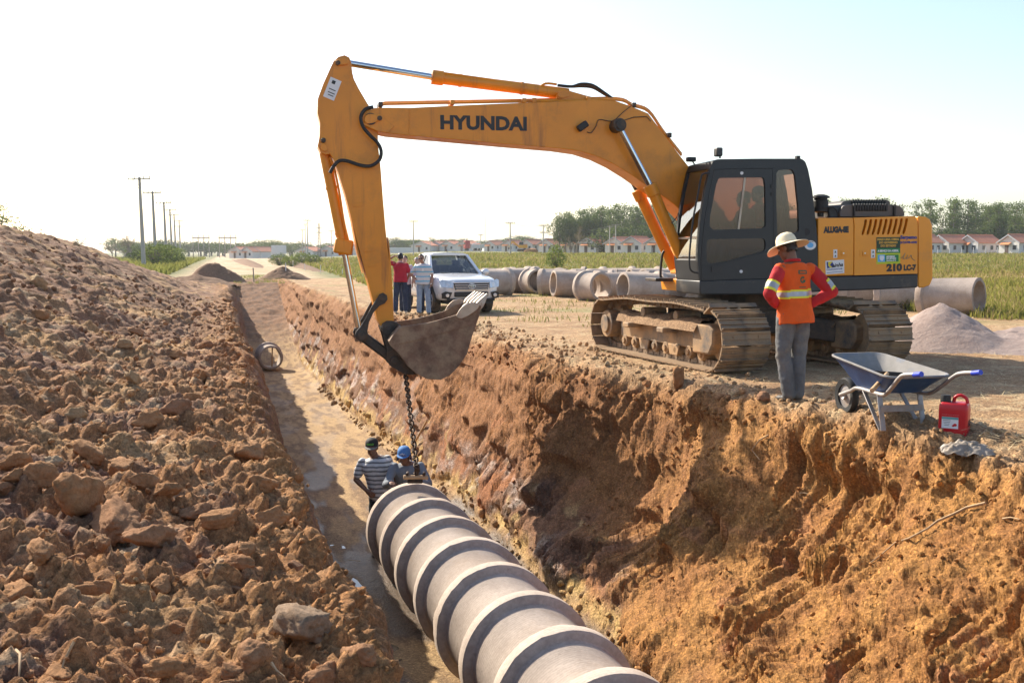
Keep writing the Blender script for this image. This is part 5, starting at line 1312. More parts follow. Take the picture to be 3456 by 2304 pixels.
# ================================================================ BACKGROUND
random.seed(21); rs = np.random.RandomState(3)
def far_xy(px, d): return (px - 1728) / FPX * d
def gz_(x, y): return float(ground_z(x, y))
def zpix(py, d): return CAMZ - (py - 849.3) / FPX * d
HW = M('house_white', (.66, .63, .60), .85, var=.06, scale=.6, bump=.0)
TILE = M('roof_tile', (.46, .185, .105), .85, var=.16, scale=1.2)
TILE2 = M('roof_tile_new', (.58, .22, .09), .85, var=.12, scale=1.2)
BARGE = M('barge_board', (.42, .42, .44), .7)
WINM = M('window_dark', (.03, .032, .036), .25)
DOORM = M('door_brown', (.10, .065, .05), .6)
GW = 'white houses of the estate beyond the field'
def house(x, y, ang, w=6.2, dep=8.0, h=2.7, rise=1.5, label='', side_win=True, door=True, tile=None):
    """gable end towards -Y local, ridge along Y"""
    z = gz_(x, y) - .05
    t = empty('house', (x, y, z), ang); tag(t, label, 'house', GW)
    mb = MB(); mb.prism([(-w / 2, 0), (w / 2, 0), (w / 2, h), (0, h + rise - .12), (-w / 2, h)], lambda a, b_: (a, 0, b_), lambda a, b_: (a, dep, b_))
    wl = mb.build('wall', HW, t)
    ov = .45; mb = MB()
    for sg in (-1, 1):
        e0 = (sg * (w / 2 + ov), h - ov * rise / (w / 2)); e1 = (0, h + rise)
        mb.add([(e0[0], -ov, e0[1]), (e1[0], -ov, e1[1]), (e1[0], dep + ov, e1[1]), (e0[0], dep + ov, e0[1])] + [(e0[0], -ov, e0[1] + .12), (e1[0], -ov, e1[1] + .12), (e1[0], dep + ov, e1[1] + .12), (e0[0], dep + ov, e0[1] + .12)], [(0, 1, 2, 3), (7, 6, 5, 4), (0, 4, 5, 1), (1, 5, 6, 2), (2, 6, 7, 3), (3, 7, 4, 0)])
    rf = mb.build('roof', tile or TILE, t)
    mb = MB()
    for sg in (-1, 1): mb.bar((sg * (w / 2 + ov), -ov - .03, h - ov * rise / (w / 2)), (0, -ov - .03, h + rise), .06, .24)
    mb.build('barge_board', BARGE, rf)
    n = 14
    ridge_m = MB().cyl((0, -ov, h + rise + .12), (0, dep + ov, h + rise + .12), .13, n=8).build('ridge_tiles', tile or TILE, rf)
    if door:
        d = MB().box((-w * .10, -.03, 1.05), (.95, .06, 2.1)).build('door', DOORM, t)
        aw = MB(); aw.add([(-w * .10 - 1.2, -1.1, 2.15), (-w * .10 + 1.2, -1.1, 2.15), (-w * .10 + 1.2, -.02, 2.65), (-w * .10 - 1.2, -.02, 2.65), (-w * .10 - 1.2, -1.1, 2.25), (-w * .10 + 1.2, -1.1, 2.25), (-w * .10 + 1.2, -.02, 2.75), (-w * .10 - 1.2, -.02, 2.75)], [(3, 2, 1, 0), (4, 5, 6, 7), (0, 1, 5, 4), (1, 2, 6, 5), (2, 3, 7, 6), (3, 0, 4, 7)])
        aw.build('awning', TILE2, t)
    def window(cx, cy, cz, ax):
        if ax == 'y': f = MB().box((cx, cy - .02, cz), (1.0, .08, 1.1)).build('window', BARGE, t); MB().box((cx, cy - .07, cz), (.84, .03, .95)).build('pane', WINM, f)
        else: f = MB().box((cx + .02, cy, cz), (.08, 1.0, 1.1)).build('window', BARGE, t); MB().box((cx + .07, cy, cz), (.03, .84, .95)).build('pane', WINM, f)
    window(w * .28, 0, 1.55, 'y')
    if side_win:
        for k in (.25, .6, .85): window(w / 2, dep * k, 1.55, 'x')
    return t
# receding row in the middle of the view, from the eucalyptus wood to the left
rowpx = [2210, 2129, 2071, 1982, 1911, 1841, 1775, 1712, 1652]
rowd = [252, 258, 268, 285, 305, 328, 355, 385, 420]
names = ['white house with dark door nearest the excavator boom cylinders', 'white gabled house with orange door awning beside the wood', 'white gabled house with two front gables below the wood', 'white house behind the lone thin-trunked tree', 'white house with awning just left of the lone tree',
         'white house behind the second tall power pole', 'white house behind the small yellow digger', 'white house behind the tallest middle power pole', 'smallest white house where the estate row recedes to the red truck']
for px_, d_, nm in zip(rowpx, rowd, names):
    house(far_xy(px_, d_), d_, R(-36), 5.4, 7.5, 2.7, 1.5, nm)
for px_, d_, nm in ((3060, 240, 'white house hidden mostly behind the yellow counterweight'), (3165, 246, 'white house with side windows right behind the counterweight'), (3262, 246, 'white house with orange awning right of the counterweight'), (3398, 238, 'white house with awning and chimneyless roof at the far end of the row'), (3530, 236, 'white house at the end of the row past the sand heap')):
    house(far_xy(px_, d_), d_, R(-62), 5.2, 8.0, 2.8, 1.6, nm)
for px_, d_, nm, w_ in ((800, 400, 'white house with red roof at the end of the dirt road', 8.5), (835, 398, 'middle gable of the white houses closing the dirt road', 7.0), (862, 402, 'right hand gable of the white houses closing the dirt road', 7.5), (905, 440, 'pale house beside the billboard', 7.0), (1030, 430, 'low house with pink roof left of the bucket cylinder', 11), (1108, 430, 'low house with pink roof behind the bucket cylinder', 11), (1195, 440, 'low house with pink roof between cylinder and arm', 10),
                      (1422, 430, 'pale house with orange roof behind the pickup', 12), (1470, 435, 'small house roof between the pickup and the red truck', 8), (1510, 430, 'pale gabled house left of the red truck', 9), (1565, 425, 'pale gabled house right behind the red truck', 10)):
    house(far_xy(px_, d_), d_, R(-26), w_ * .8, 8, 2.7, 1.6, nm, side_win=False)
MB_w = MB().box((0, 0, 1.1), (11, .25, 2.2)).build('boundary_wall', HW, loc=(far_xy(1350, 410), 410, gz_(far_xy(1350, 410), 410))); tag(MB_w, 'long low white boundary wall behind the men at the pickup', 'wall')
# fence of thin posts before the houses
for k in range(46):
    px_ = 1600 + k * 40; d_ = np.interp(px_, [1600, 2250, 3456], [400, 240, 226]); x = far_xy(px_, d_)
    o = MB().box((0, 0, .75), (.12, .12, 1.5)).build('fence_post', BARGE, loc=(x, d_, gz_(x, d_))); tag(o, 'thin grey post of the wire fence in front of the estate', 'fence post', 'posts of the wire fence')
# billboard
x = far_xy(944, 330); o = empty('billboard', (x, 330, gz_(x, 330))); tag(o, 'large blank pale billboard beside the dirt road', 'billboard')
MB().box((0, 0, 3.1), (4.7, .12, 2.5)).build('panel', M('billboard_grey', (.55, .57, .60), .7), o)
for k in range(4): MB().box((-2 + k * 1.35, .1, 1.5), (.14, .14, 3.0)).build('post', BARGE, o)

# ---- power poles
POLE = M('pole_concrete', (.40, .375, .35), .85, var=.1, scale=1.0); ARMW = M('pole_wood', (.26, .22, .19), .8); INS = M('insulator', (.12, .10, .10), .3)
def pole(px, d, ztop, label, group, arm=2.2, lean=0.0, two=False, rot=0.0, thick=1.0):
    x = far_xy(px, d); z0 = gz_(x, d) - .1; H = ztop - z0
    t = empty('power_pole', (x, d, z0), rot); t.rotation_euler = (0, lean, rot); tag(t, label, 'power pole', group)
    MB().loft([[(sx * w_ / 2, sy * w_ * .4, z) for sx, sy in ((-1, -1), (1, -1), (1, 1), (-1, 1))] for z, w_ in ((0, .36 * thick), (H, .20 * thick))]).build('post', POLE, t)
    for q_, L in ((.12, arm),) + (((1.6, arm * .8),) if two else ()):
        a_ = MB().box((0, -.16, H - q_ - .1), (L, .10, .12)).build('crossarm', ARMW, t)
        for sx in (-.48, -.2, .2, .48): MB().cyl((sx * L, -.16, H - q_ - .04), (sx * L, -.16, H - q_ + .22), .05, n=8).build('insulator', INS, a_)
        mbb = MB()
        for sg in (-1, 1): mbb.bar((sg * L * .3, -.17, H - q_ - .14), (0, -.17, H - q_ - .8), .03, .03)
        mbb.build('brace', ARMW, a_)
    return Vector((x, d, ztop))
LP = [(489, 112, 601), (530, 138, 648), (566, 168, 683), (585, 202, 707), (598, 238, 724), (614, 285, 744)]
ends = []
for k, (px_, d_, pt) in enumerate(LP):
    ends.append(pole(px_, d_, zpix(pt, d_), 'concrete power pole with one crossarm in the row along the dirt road', 'power poles along the dirt road', arm=2.4, lean=R(-1.2), two=(k == 5), thick=1.15))
RP = [(1397, 230, 745, 0), (1722, 215, 751, 0), (1833, 225, 759, 1), (1623, 330, 791, 0), (1453, 420, 802, 0), (2056, 262, 763, 0), (2076, 255, 758, 0), (1041, 240, 742, 0), (1121, 300, 778, 0), (1034, 330, 756, 0), (1024, 340, 775, 0), (1560, 380, 808, 0), (2216, 300, 770, 0)]
RL = ['tall power pole standing behind the pickup and the men', 'tall power pole left of the small yellow digger', 'power pole with two crossarms in front of the estate', 'lower power pole near the thin mast', 'distant power pole over the pickup cab', 'power pole before the dark trees of the wood, left one of the pair', 'power pole before the dark trees of the wood, right one of the pair', 'slim power pole just left of the bucket cylinder', 'distant pole between cylinder and arm', 'slim pole behind the poles by the cylinder', 'shortest of the slim poles left of the bucket cylinder', 'distant pole above the red truck', 'distant pole beside the boom cylinders']
for (px_, d_, pt, tw), lab in zip(RP, RL):
    ends.append(pole(px_, d_, zpix(pt, d_), lab, None, arm=1.9 if d_ < 260 else 1.5, two=bool(tw), thick=.8, rot=R(10)))
WIRE = M('wire', (.10, .10, .11), .5)
def wire(a, b_, sag, lab, cat='wire', grp=None):
    P_ = [a.lerp(b_, t) - Vector((0, 0, sag * 4 * t * (1 - t))) for t in np.linspace(0, 1, 13)]
    o = MB().tube([p - a for p in P_], .018, n=4, cap=False).build('power_line', WIRE, loc=a); tag(o, lab, cat, grp)
for k in range(5):
    for off in (-1.0, .95): wire(ends[k] + Vector((off, 0, .1)), ends[k + 1] + Vector((off, 0, .1)), .7, 'thin power line strung between the poles along the dirt road', 'power line', 'power lines along the dirt road')
wire(ends[6], ends[7], 1.0, 'thin power line between the tall poles behind the pickup', 'power line'); wire(ends[7], ends[8], .6, 'thin power line above the small yellow digger', 'power line'); wire(ends[8], ends[11], 1.2, 'thin power line in front of the wood', 'power line')
# masts
x = far_xy(1638, 600); o = MB(); zt = zpix(690, 600); z0 = gz_(x, 600)
for a_ in (0, 2.1, 4.2): o.cyl((.35 * math.cos(a_), .35 * math.sin(a_), 0), (.25 * math.cos(a_), .25 * math.sin(a_), zt - z0), .06, n=5)
for k in range(24): o.bar((-.3, 0, k * (zt - z0) / 24), (.3, 0, (k + 1) * (zt - z0) / 24), .05, .05)
o = o.build('radio_mast', BARGE, loc=(x, 600, z0)); tag(o, 'very thin tall lattice mast rising over the distant trees', 'mast')
x = far_xy(1080, 430); zt = zpix(754, 430); z0 = gz_(x, 430); o = MB(); Hh = zt - z0
for sx in (-1, 1):
    for sy in (-1, 1): o.cyl((sx * .6, sy * .6, 0), (sx * .2, sy * .2, Hh), .08, n=5)
for k in range(10):
    for sg in (-1, 1): o.bar((-sg * .55 * (1 - k / 14), -.5, k * Hh / 10), (sg * .55 * (1 - (k + 1) / 14), -.4, (k + 1) * Hh / 10), .07, .07)
for zz in (.72, .86): o.box((0, 0, Hh * zz), (2.4, .2, .2))
o = o.build('lattice_tower', ARMW, loc=(x, 430, z0)); tag(o, 'dark lattice tower left of the excavator arm on the horizon', 'tower')
# substation gantries
for x0, x1, lab in ((1342, 1452, 'row of substation posts with a high beam, left group'), (1522, 1637, 'row of substation posts with a high beam, right group')):
    d_ = 470; t = empty('substation_gantry', (far_xy(x0 / 2.045, d_), d_, gz_(far_xy(x0 / 2.045, d_), d_))); tag(t, lab, 'gantry')
    W = (x1 - x0) / 2.045 / FPX * d_; zt = zpix(560 + 475 / 2.045, d_) - t.location.z; zb = zpix(560 + 497 / 2.045, d_) - t.location.z
    for k in range(4): MB().cyl((W * k / 3, 0, 0), (W * k / 3, 0, zt), .22, .16, n=8).build('post', ARMW, t)
    MB().box((W / 2, 0, zb), (W + .6, .35, .45)).build('beam', ARMW, t)
    for k in range(8): MB().cyl((W * k / 7, 0, zb - 1.0), (W * k / 7, 0, zb - .1), .08, n=6).build('insulator', INS, t)

# ---- small yellow digger and red truck far off
x = far_xy(1765, 300); t = empty('small_digger', (x, 300, gz_(x, 300) + .35), R(180)); tag(t, 'small yellow digger far off in front of the estate', 'digger')
YF_ = M('far_yellow', (.70, .34, .03), .6)
MB().box((0, 0, 1.5), (2.6, 2.2, .9)).build('body', YF_, t, bevel=.1); MB().box((.5, .4, 2.3), (1.2, 1.1, 1.1)).build('cab', WINM, t, bevel=.1)
for sy in (-1, 1): MB().box((0, sy * .9, .45), (3.4, .5, .8)).build('track', UND, t, bevel=.3)
MB().bar((1.2, 0, 1.5), (3.0, 0, 3.0), .35, .45).bar((3.0, 0, 3.0), (4.0, 0, 1.4), .3, .35).build('boom', YF_, t); MB().box((3.9, 0, 1.0), (.7, .9, .7)).build('bucket', UND, t, bevel=.1)
o = clod_mesh('soil_heap', 3, 99, .3); o = obj('soil_heap', o, CLOD, loc=(far_xy(1795, 298), 298, gz_(far_xy(1795, 298), 298) + .2), scale=(3.2, 2.2, 1.5)); tag(o, 'brown soil heap beside the small yellow digger', 'soil heap')
x = far_xy(1590, 380); t = empty('red_truck', (x, 380, gz_(x, 380) + .3), R(20)); tag(t, 'distant red truck with white crane body before the houses', 'truck')
RT = M('truck_red', (.42, .03, .025), .5); MB().box((-1.6, 0, 2.2), (1.8, 2.3, 2.8)).build('cab', RT, t, bevel=.15); MB().box((2.2, 0, 1.6), (5.0, 2.2, 1.4)).build('body', HW, t, bevel=.05)
for xx in (-1.6, 1.6, 3.4): MB().cyl((xx, -1.2, .5), (xx, 1.2, .5), .5, n=14).build('wheel', BLACK, t)
MB().bar((.5, 0, 2.4), (3.2, 0, 3.0), .3, .3).build('crane_arm', HW, t); MB().box((-2.52, 0, 2.7), (.05, 1.9, .9)).build('windscreen', WINM, t)

# ---- trees
def leaf_mat(name, c0, c1, tr=.35):
    m, nt, b = newmat(name); oi = nt.nodes.new('ShaderNodeObjectInfo'); v = nt.nodes.new('ShaderNodeNewGeometry').outputs['Position']
    f = _noise(nt, v, .9, 3, .6); c = _ramp(nt, f, [(.3, c0), (.7, c1)])
    c = _mix(nt, 1.0, c, _ramp(nt, oi.outputs['Random'], [(0, (.8, .82, .8)), (1, (1.2, 1.15, 1.0))]), 'MULTIPLY')
    df = nt.nodes.new('ShaderNodeBsdfDiffuse'); tl = nt.nodes.new('ShaderNodeBsdfTranslucent'); mx = nt.nodes.new('ShaderNodeMixShader'); mx.inputs[0].default_value = tr
    nt.links.new(c, df.inputs[0]); nt.links.new(c, tl.inputs[0]); nt.links.new(df.outputs[0], mx.inputs[1]); nt.links.new(tl.outputs[0], mx.inputs[2]); nt.links.new(mx.outputs[0], nt.nodes['Material Output'].inputs[0])
    return m
LEAF = leaf_mat('leaf_euca', (.070, .105, .034), (.145, .190, .070)); LEAFD = leaf_mat('leaf_dark', (.055, .085, .030), (.115, .150, .055)); LEAFL = leaf_mat('leaf_light', (.12, .16, .05), (.20, .24, .08)); LEAFB = leaf_mat('leaf_dry', (.16, .13, .08), (.22, .19, .11))
BARK = M('bark', (.20, .16, .125), .9, var=.25, scale=8)
def quads(cent, size, rsx, droop=0.0):
    n = len(cent); a = rsx.normal(size=(n, 3)); a[:, 2] -= droop; a /= np.linalg.norm(a, axis=1)[:, None]
    b_ = np.cross(a, rsx.normal(size=(n, 3))); b_ /= np.linalg.norm(b_, axis=1)[:, None]
    s1 = size * rsx.uniform(.6, 1.3, (n, 1)); s2 = s1 * .45
    V = np.stack([cent - a * s1, cent + b_ * s2, cent + a * s1, cent - b_ * s2], 1).reshape(-1, 3)
    return V, np.arange(4 * n).reshape(n, 4)
def make_tree(kind, seed, H):
    r_ = np.random.RandomState(seed); mb = MB()
    if kind == 'euca':
        mb.tube([(0, 0, 0), (r_.normal() * .15, r_.normal() * .15, H * .4), (r_.normal() * .3, r_.normal() * .3, H * .93)], [H * .014, H * .010, H * .003], n=7)
        cl = []
        for k in range(34):
            t = r_.uniform(.30, 1.0); rad = H * .135 * (1 - .75 * ((t - .55) / .5) ** 2 if t > .55 else .55 + .45 * (t - .3) / .25) * r_.uniform(.3, 1.0); a = r_.uniform(0, 6.28)
            c_ = np.array([rad * math.cos(a), rad * math.sin(a), H * t]); cl.append(c_)
            mb.tube([(0, 0, H * (t - .07)), tuple(c_)], [.05, .02], n=4)
        cen = np.concatenate([c_ + r_.normal(size=(26, 3)) * np.array([.06, .06, .045]) * H * .75 for c_ in cl]); V, F = quads(cen, H * .020, r_, .4)
    elif kind == 'dome':
        mb.tube([(0, 0, 0), (r_.normal() * .2, 0, H * .3), (0, 0, H * .5)], [H * .04, H * .03, H * .015], n=8)
        cl = []
        for k in range(46):
            d_ = r_.normal(size=3); d_ /= np.linalg.norm(d_); rr2 = r_.uniform(.55, 1.0)
            c_ = np.array([d_[0] * H * .62 * rr2, d_[1] * H * .62 * rr2, H * .62 + d_[2] * H * .33 * rr2]); cl.append(c_)
            if k < 12: mb.tube([(0, 0, H * .35), tuple(c_ * .9)], [H * .016, .03], n=5)
        cen = np.concatenate([c_ + r_.normal(size=(34, 3)) * H * np.array([.09, .09, .07]) for c_ in cl]); V, F = quads(cen, H * .035, r_)
    elif kind == 'bare':
        def br_(p, d, L, r0, dep):
            q_ = p + d * L; mid = p.lerp(q_, .5) + Vector(r_.normal(size=3)) * L * .06
            mb.tube([p, mid, q_], [r0, r0 * .8, r0 * .6], n=5)
            tips.append(q_)
            if dep > 0:
                for _ in range(r_.randint(3, 5)):
                    nd = (d + Vector(r_.normal(size=3)) * .62 + Vector((0, 0, .12))).normalized(); br_(p.lerp(q_, r_.uniform(.45, 1)), nd, L * r_.uniform(.55, .8), r0 * .55, dep - 1)
        tips = []; br_(Vector((0, 0, 0)), Vector((0, 0, 1)), H * .34, H * .028, 4)
        sel = [tuple(t_) for t_ in tips if t_.z > H * .35]
        cen = np.array([sel[r_.randint(len(sel))] for _ in range(420)]) + r_.normal(size=(420, 3)) * H * .03; V, F = quads(cen, H * .016, r_)
    else:   # shrub
        for k in range(14):
            a = r_.uniform(0, 6.28); mb.tube([(0, 0, 0), (math.cos(a) * H * .25, math.sin(a) * H * .25, H * r_.uniform(.5, .95))], [.03 * H, .008 * H], n=4)
        d_ = r_.normal(size=(1000, 3)); d_ /= np.linalg.norm(d_, axis=1)[:, None]
        cen = d_ * (r_.uniform(.35, 1, (1000, 1)) ** .6) * np.array([.55, .55, .5]) * H + np.array([0, 0, .52 * H]); cen *= (1 + .25 * fbm(d_ * 1.8 + seed, 2))[:, None]; V, F = quads(cen, H * .05, r_)
    tm_ = mb.mesh('trunk', 60); cm = mesh_np('crown', V, F, None); return tm_, cm
_tc = {}
def tree(kind, seed, x, y, H, label, group=None, leaf=None, rz=None, name=None, wid=1.0):
    key = (kind, seed)
    if key not in _tc: _tc[key] = make_tree(kind, seed, 10.0)
    tm_, cm = _tc[key]
    if not tm_.materials: tm_.materials.append(BARK); cm.materials.append(LEAF)
    t = empty(name or {'euca': 'eucalyptus_tree', 'dome': 'tree', 'bare': 'bare_tree', 'shrub': 'shrub'}[kind], (x, y, gz_(x, y) - .1), random.uniform(0, 6.28) if rz is None else rz)
    k = H / 10; t.scale = (k * wid, k * wid, k); tag(t, label, 'shrub' if kind == 'shrub' else 'tree', group)
    a = obj('trunk', tm_, None, t); c_ = obj('crown', cm, None, t)
    if leaf is not None: c_.material_slots[0].link = 'OBJECT'; c_.material_slots[0].material = leaf
    return t
# eucalyptus wood behind the houses
WL = 'tall eucalyptus of the dense plantation behind the white houses'; WG = 'eucalyptus plantation'
for k in range(64):
    px_ = random.uniform(1905, 2420); d_ = random.uniform(300, 360)
    top_y = np.interp(px_, [1880, 1930, 2000, 2120, 2300, 2500], [735, 718, 705, 692, 700, 692]) + random.uniform(-6, 22)
    x = far_xy(px_, d_); H = zpix(top_y, d_) - gz_(x, d_); tree('euca', random.randrange(6), x, d_, H, WL, WG, wid=1.25)
for k in range(74):
    px_ = random.uniform(2620, 3560); d_ = random.uniform(285, 350)
    top_y = np.interp(px_, [2600, 2900, 3050, 3200, 3350, 3560], [690, 672, 676, 678, 690, 695]) + random.uniform(-6, 26)
    x = far_xy(px_, d_); H = zpix(top_y, d_) - gz_(x, d_); tree('euca', random.randrange(6), x, d_, H, WL, WG, wid=1.15)
for k in range(26):     # undergrowth that closes the foot of the wood
    px_ = random.choice([random.uniform(1890, 2420), random.uniform(2950, 3500)]); d_ = random.uniform(282, 300); x = far_xy(px_, d_)
    tree('shrub', random.randrange(4), x, d_, random.uniform(5, 7.5), 'leafy undergrowth at the foot of the eucalyptus wood', 'undergrowth of the wood', LEAFD, wid=1.6)
x = far_xy(1948, 246); tree('bare', 2, x, 246, zpix(730, 246) - gz_(x, 246), 'lone thin-trunked tree standing before the white houses', leaf=LEAFB, wid=.9)
for k in range(7):
    px_ = 1890 + k * 18; d_ = 300; x = far_xy(px_, d_); tree('dome', k % 4, x, d_, zpix(735 + random.uniform(-14, 14), d_) - gz_(x, d_), 'broad dull green tree at the left end of the wood', 'trees at the left end of the wood', LEAFD, wid=.55)
# far tree line
TG = 'distant trees on the horizon'
for px_, top, w_ in [(395, 800, .8), (640, 812, 1.2), (700, 818, 1), (760, 822, 1.2), (830, 818, 1.1), (900, 808, 1.2), (940, 812, 1.3), (985, 820, 1), (1025, 815, .8), (1065, 825, 1), (1150, 818, 1.2), (1200, 822, 1), (1290, 815, 1), (1335, 800, 1.0), (1375, 806, 1), (1415, 808, 1), (1465, 806, 1.1), (1500, 812, .8), (1530, 808, 1), (1570, 812, 1), (1610, 820, 1.2), (1680, 812, 1.2), (1720, 803, 1.2), (1755, 793, 1.3), (1790, 800, 1.2), (1845, 808, 1.0), (560, 806, 1.4), (520, 812, 1.2), (470, 815, 1.4)]:
    d_ = random.uniform(470, 560); x = far_xy(px_, d_); H = max(6, zpix(top, d_) - gz_(x, d_)); tree('dome', random.randrange(5), x, d_, H, 'rounded dark green tree in the far line on the horizon', TG, LEAFD, wid=1.35 * w_)
for k in range(46):
    px_ = random.choice([random.uniform(380, 700), random.uniform(640, 1260), random.uniform(1290, 1900)]); d_ = random.uniform(560, 640); x = far_xy(px_, d_)
    tree('dome', random.randrange(5), x, d_, max(7, zpix(random.uniform(812, 830), d_) - gz_(x, d_)), 'rounded dark green tree in the far line on the horizon', TG, LEAFD, wid=random.uniform(1.4, 2.0))
x = far_xy(447, 250); tree('bare', 5, x, 250, zpix(762, 250) - gz_(x, 250), 'spreading half bare tree behind the soil heap left of the poles', leaf=LEAFB, wid=1.3)
x = far_xy(255, 200); tree('bare', 7, x, 200, zpix(768, 200) - gz_(x, 200), 'bare grey tree top showing over the crest of the soil heap', leaf=LEAFB, wid=1.3)
x = far_xy(383, 330); tree('bare', 9, x, 330, zpix(795, 330) - gz_(x, 330), 'small bare tree beside the roof behind the soil heap', leaf=LEAFB, wid=1.0)
x = far_xy(5, 120); tree('euca', 3, x, 120, zpix(690, 120) - gz_(x, 120), 'light leafed tree rising behind the left end of the soil heap', leaf=LEAFL, wid=1.6)
x = far_xy(80, 150); tree('dome', 2, x, 150, zpix(756, 150) - gz_(x, 150), 'low round tree just over the soil heap crest', leaf=LEAFD)
for k in range(26):
    px_ = random.uniform(455, 690); d_ = random.uniform(120, 330); x = far_xy(px_, d_)
    if x > -4.5 - .285 * d_: continue
    tree('shrub', k % 4, x, d_, random.uniform(1.6, 4.2), 'green shrub growing between the poles left of the dirt road', 'shrubs left of the dirt road', LEAFL if k % 3 else LEAFD, wid=1.4)
x = far_xy(1875, 95); tree('shrub', 1, x, 95, 2.3, 'green bush standing alone in the field behind the pipes', leaf=LEAFL, wid=.8)
for px_, d_, H in ((945, 150, 1.8), (985, 140, 1.5), (1020, 170, 2.0), (1060, 160, 1.6)):
    x = far_xy(px_, d_); tree('shrub', 2, x, d_, H, 'low green shrub at the right side of the dirt road', 'shrubs right of the dirt road', LEAFL, wid=1.6)

# ---- soil heaps along the road, survey stakes
def heap_mesh(name, rx, ry, h, seed, n=56):
    gu, gv = np.meshgrid(np.linspace(-1, 1, n), np.linspace(-1, 1, n)); p = np.stack([gu.ravel() * rx, gv.ravel() * ry, 0 * gu.ravel() + seed], 1)
    e = np.sqrt(gu.ravel() ** 2 + gv.ravel() ** 2); z = h * np.clip(1 - e ** 1.3, -.15, 1) * (1 + .5 * fbm(p * (.8 / max(.6, min(rx, ry))) , 2)) + (.22 * fbm(p * 1.4, 3) + .09 * fbm(p * 5, 2)) * np.clip(1.15 - e, 0, 1) * min(1, h) - .04
    g = np.arange(n * n).reshape(n, n); return mesh_np(name, np.stack([p[:, 0], p[:, 1], z], 1), np.stack([g[:-1, :-1], g[:-1, 1:], g[1:, 1:], g[1:, :-1]], -1).reshape(-1, 4))
SOILD = clod_mat('soil_dark', (.20, .125, .08), (.23, .145, .095), (.18, .115, .075))
SM = [((725, 955), 2.1, 1.3, 1.25, 'dark brown soil heap at the start of the dirt road'), ((655, 962), 2.4, 1.6, .55, 'low dark soil spill beside the end of the long bank'), ((960, 945), 2.0, 1.3, .85, 'brown soil heap with pale stones by the survey stake')]
for (px_, py_), rx_, ry_, h_, lab in SM:
    a = on_z(px_, py_, -.3); x, d_ = a.x, a.y
    o = obj('soil_heap', heap_mesh('soil_heap', rx_, ry_, h_, px_), SOILD, loc=(x, d_, gz_(x, d_))); tag(o, lab, 'soil heap')
o = obj('soil_ridge', heap_mesh('soil_ridge', 1.7, 80, .6, 41, 120), SOILD, loc=(-50, 197, gz_(-50, 197)), rot=(0, 0, R(15.6))); tag(o, 'low windrow of dark soil running down the middle of the dirt road', 'soil ridge')
o = obj('soil_ridge', heap_mesh('soil_ridge', 1.7, 110, .55, 77, 120), SOILD, loc=(-41, 192, gz_(-41, 192)), rot=(0, 0, R(14))); tag(o, 'bank of brown soil along the field side of the dirt road', 'soil ridge')
STK = M('stake_white', (.70, .68, .66), .7)
for (px_, py_, h_, lab) in ((965, 943, 58, 0), (989, 900, 22, 0), (1029, 912, 24, 0), (1082, 921, 26, 0), (1156, 928, 20, 0), (938, 878, 14, 0), (909, 870, 10, 0)):
    a = on_z(px_, py_, -.25); x, d_ = a.x, a.y
    o = MB().box((0, 0, h_ / FPX * d_ / 2), (.05, .05, h_ / FPX * d_)).build('survey_stake', STK, loc=(x, d_, gz_(x, d_))); tag(o, 'white survey stake along the edge of the dirt road', 'stake', 'survey stakes')
a = on_z(857, 953, -.25); o = MB().box((0, 0, .45), (.06, .06, .95)).build('wooden_stake', ARMW, loc=(a.x, a.y, gz_(a.x, a.y)), rot=(0, R(-2), 0)); tag(o, 'brown wooden stake in the green grass at the trench end', 'stake')

# ---- grass: one mesh each
GRASS = leaf_mat('grass_field', (.120, .150, .036), (.26, .245, .080), .45); GRASSY = leaf_mat('grass_dry', (.32, .24, .10), (.42, .34, .16), .4); STRAW = M('straw', (.50, .38, .20), .8, var=.3, scale=3)
def blades(name, X, Y, Z, h, w, mat, label, rsx, lean=.35):
    n = len(X); a = rsx.uniform(0, 6.28, n); dx, dy = np.cos(a), np.sin(a)
    ln = rsx.normal(size=(n, 2)) * lean * h[:, None]
    base = np.stack([X, Y, Z], 1); s = np.stack([dx, dy, 0 * dx], 1) * w[:, None]
    tip = base + np.stack([ln[:, 0], ln[:, 1], h], 1); mid = base + np.stack([ln[:, 0] * .3, ln[:, 1] * .3, h * .6], 1)
    V = np.stack([base - s, base + s, mid + s * .7, mid - s * .7, tip], 1).reshape(-1, 3); k = np.arange(n)[:, None] * 5
    F = np.concatenate([k + np.array([[0, 1, 2]]), k + np.array([[0, 2, 3]]), k + np.array([[3, 2, 4]])])
    o = obj(name, mesh_np(name, V, F, None), mat); tag(o, label, 'grass', kind='stuff'); return o
def field_mask(X, Y):
    rR = 5.5 - .233 * Y; yb = np.interp(X, [-30, -9, -4, 4, 9, 13, 40], [60, 50, 49, 49, 47, 29, 25])
    return (X > rR) & (Y > yb + 2.5 * fbm(np.stack([X * .3, Y * .3, 0 * X], 1), 2))
n = 150000; Y = 25 * np.exp(rs.uniform(0, math.log(270 / 25), n)); A = rs.uniform(-.32, .56, n); X = A * Y
ok = field_mask(X, Y); X, Y = X[ok], Y[ok]; Z = ground_z(X, Y)
hn = fbm(np.stack([X * .12, Y * .12, 0 * X], 1), 3)
h = (.34 + .75 * hn + .3 * fbm(np.stack([X * .9, Y * .5, 0 * X], 1), 2)) * rs.uniform(.5, 1.4, len(X)); h = np.clip(h, .10, 1.0) * (.55 + .25 * smooth(60, 140, Y)); w = (.010 + .00045 * Y) * rs.uniform(.7, 1.4, len(X))
dry = rs.rand(len(X)) < .30 + .5 * fbm(np.stack([X * .06 + 7, Y * .06, 0 * X], 1), 3)
blades('field_grass', X[~dry], Y[~dry], Z[~dry], h[~dry], w[~dry], GRASS, 'tall green grass of the field between the site and the houses', rs)
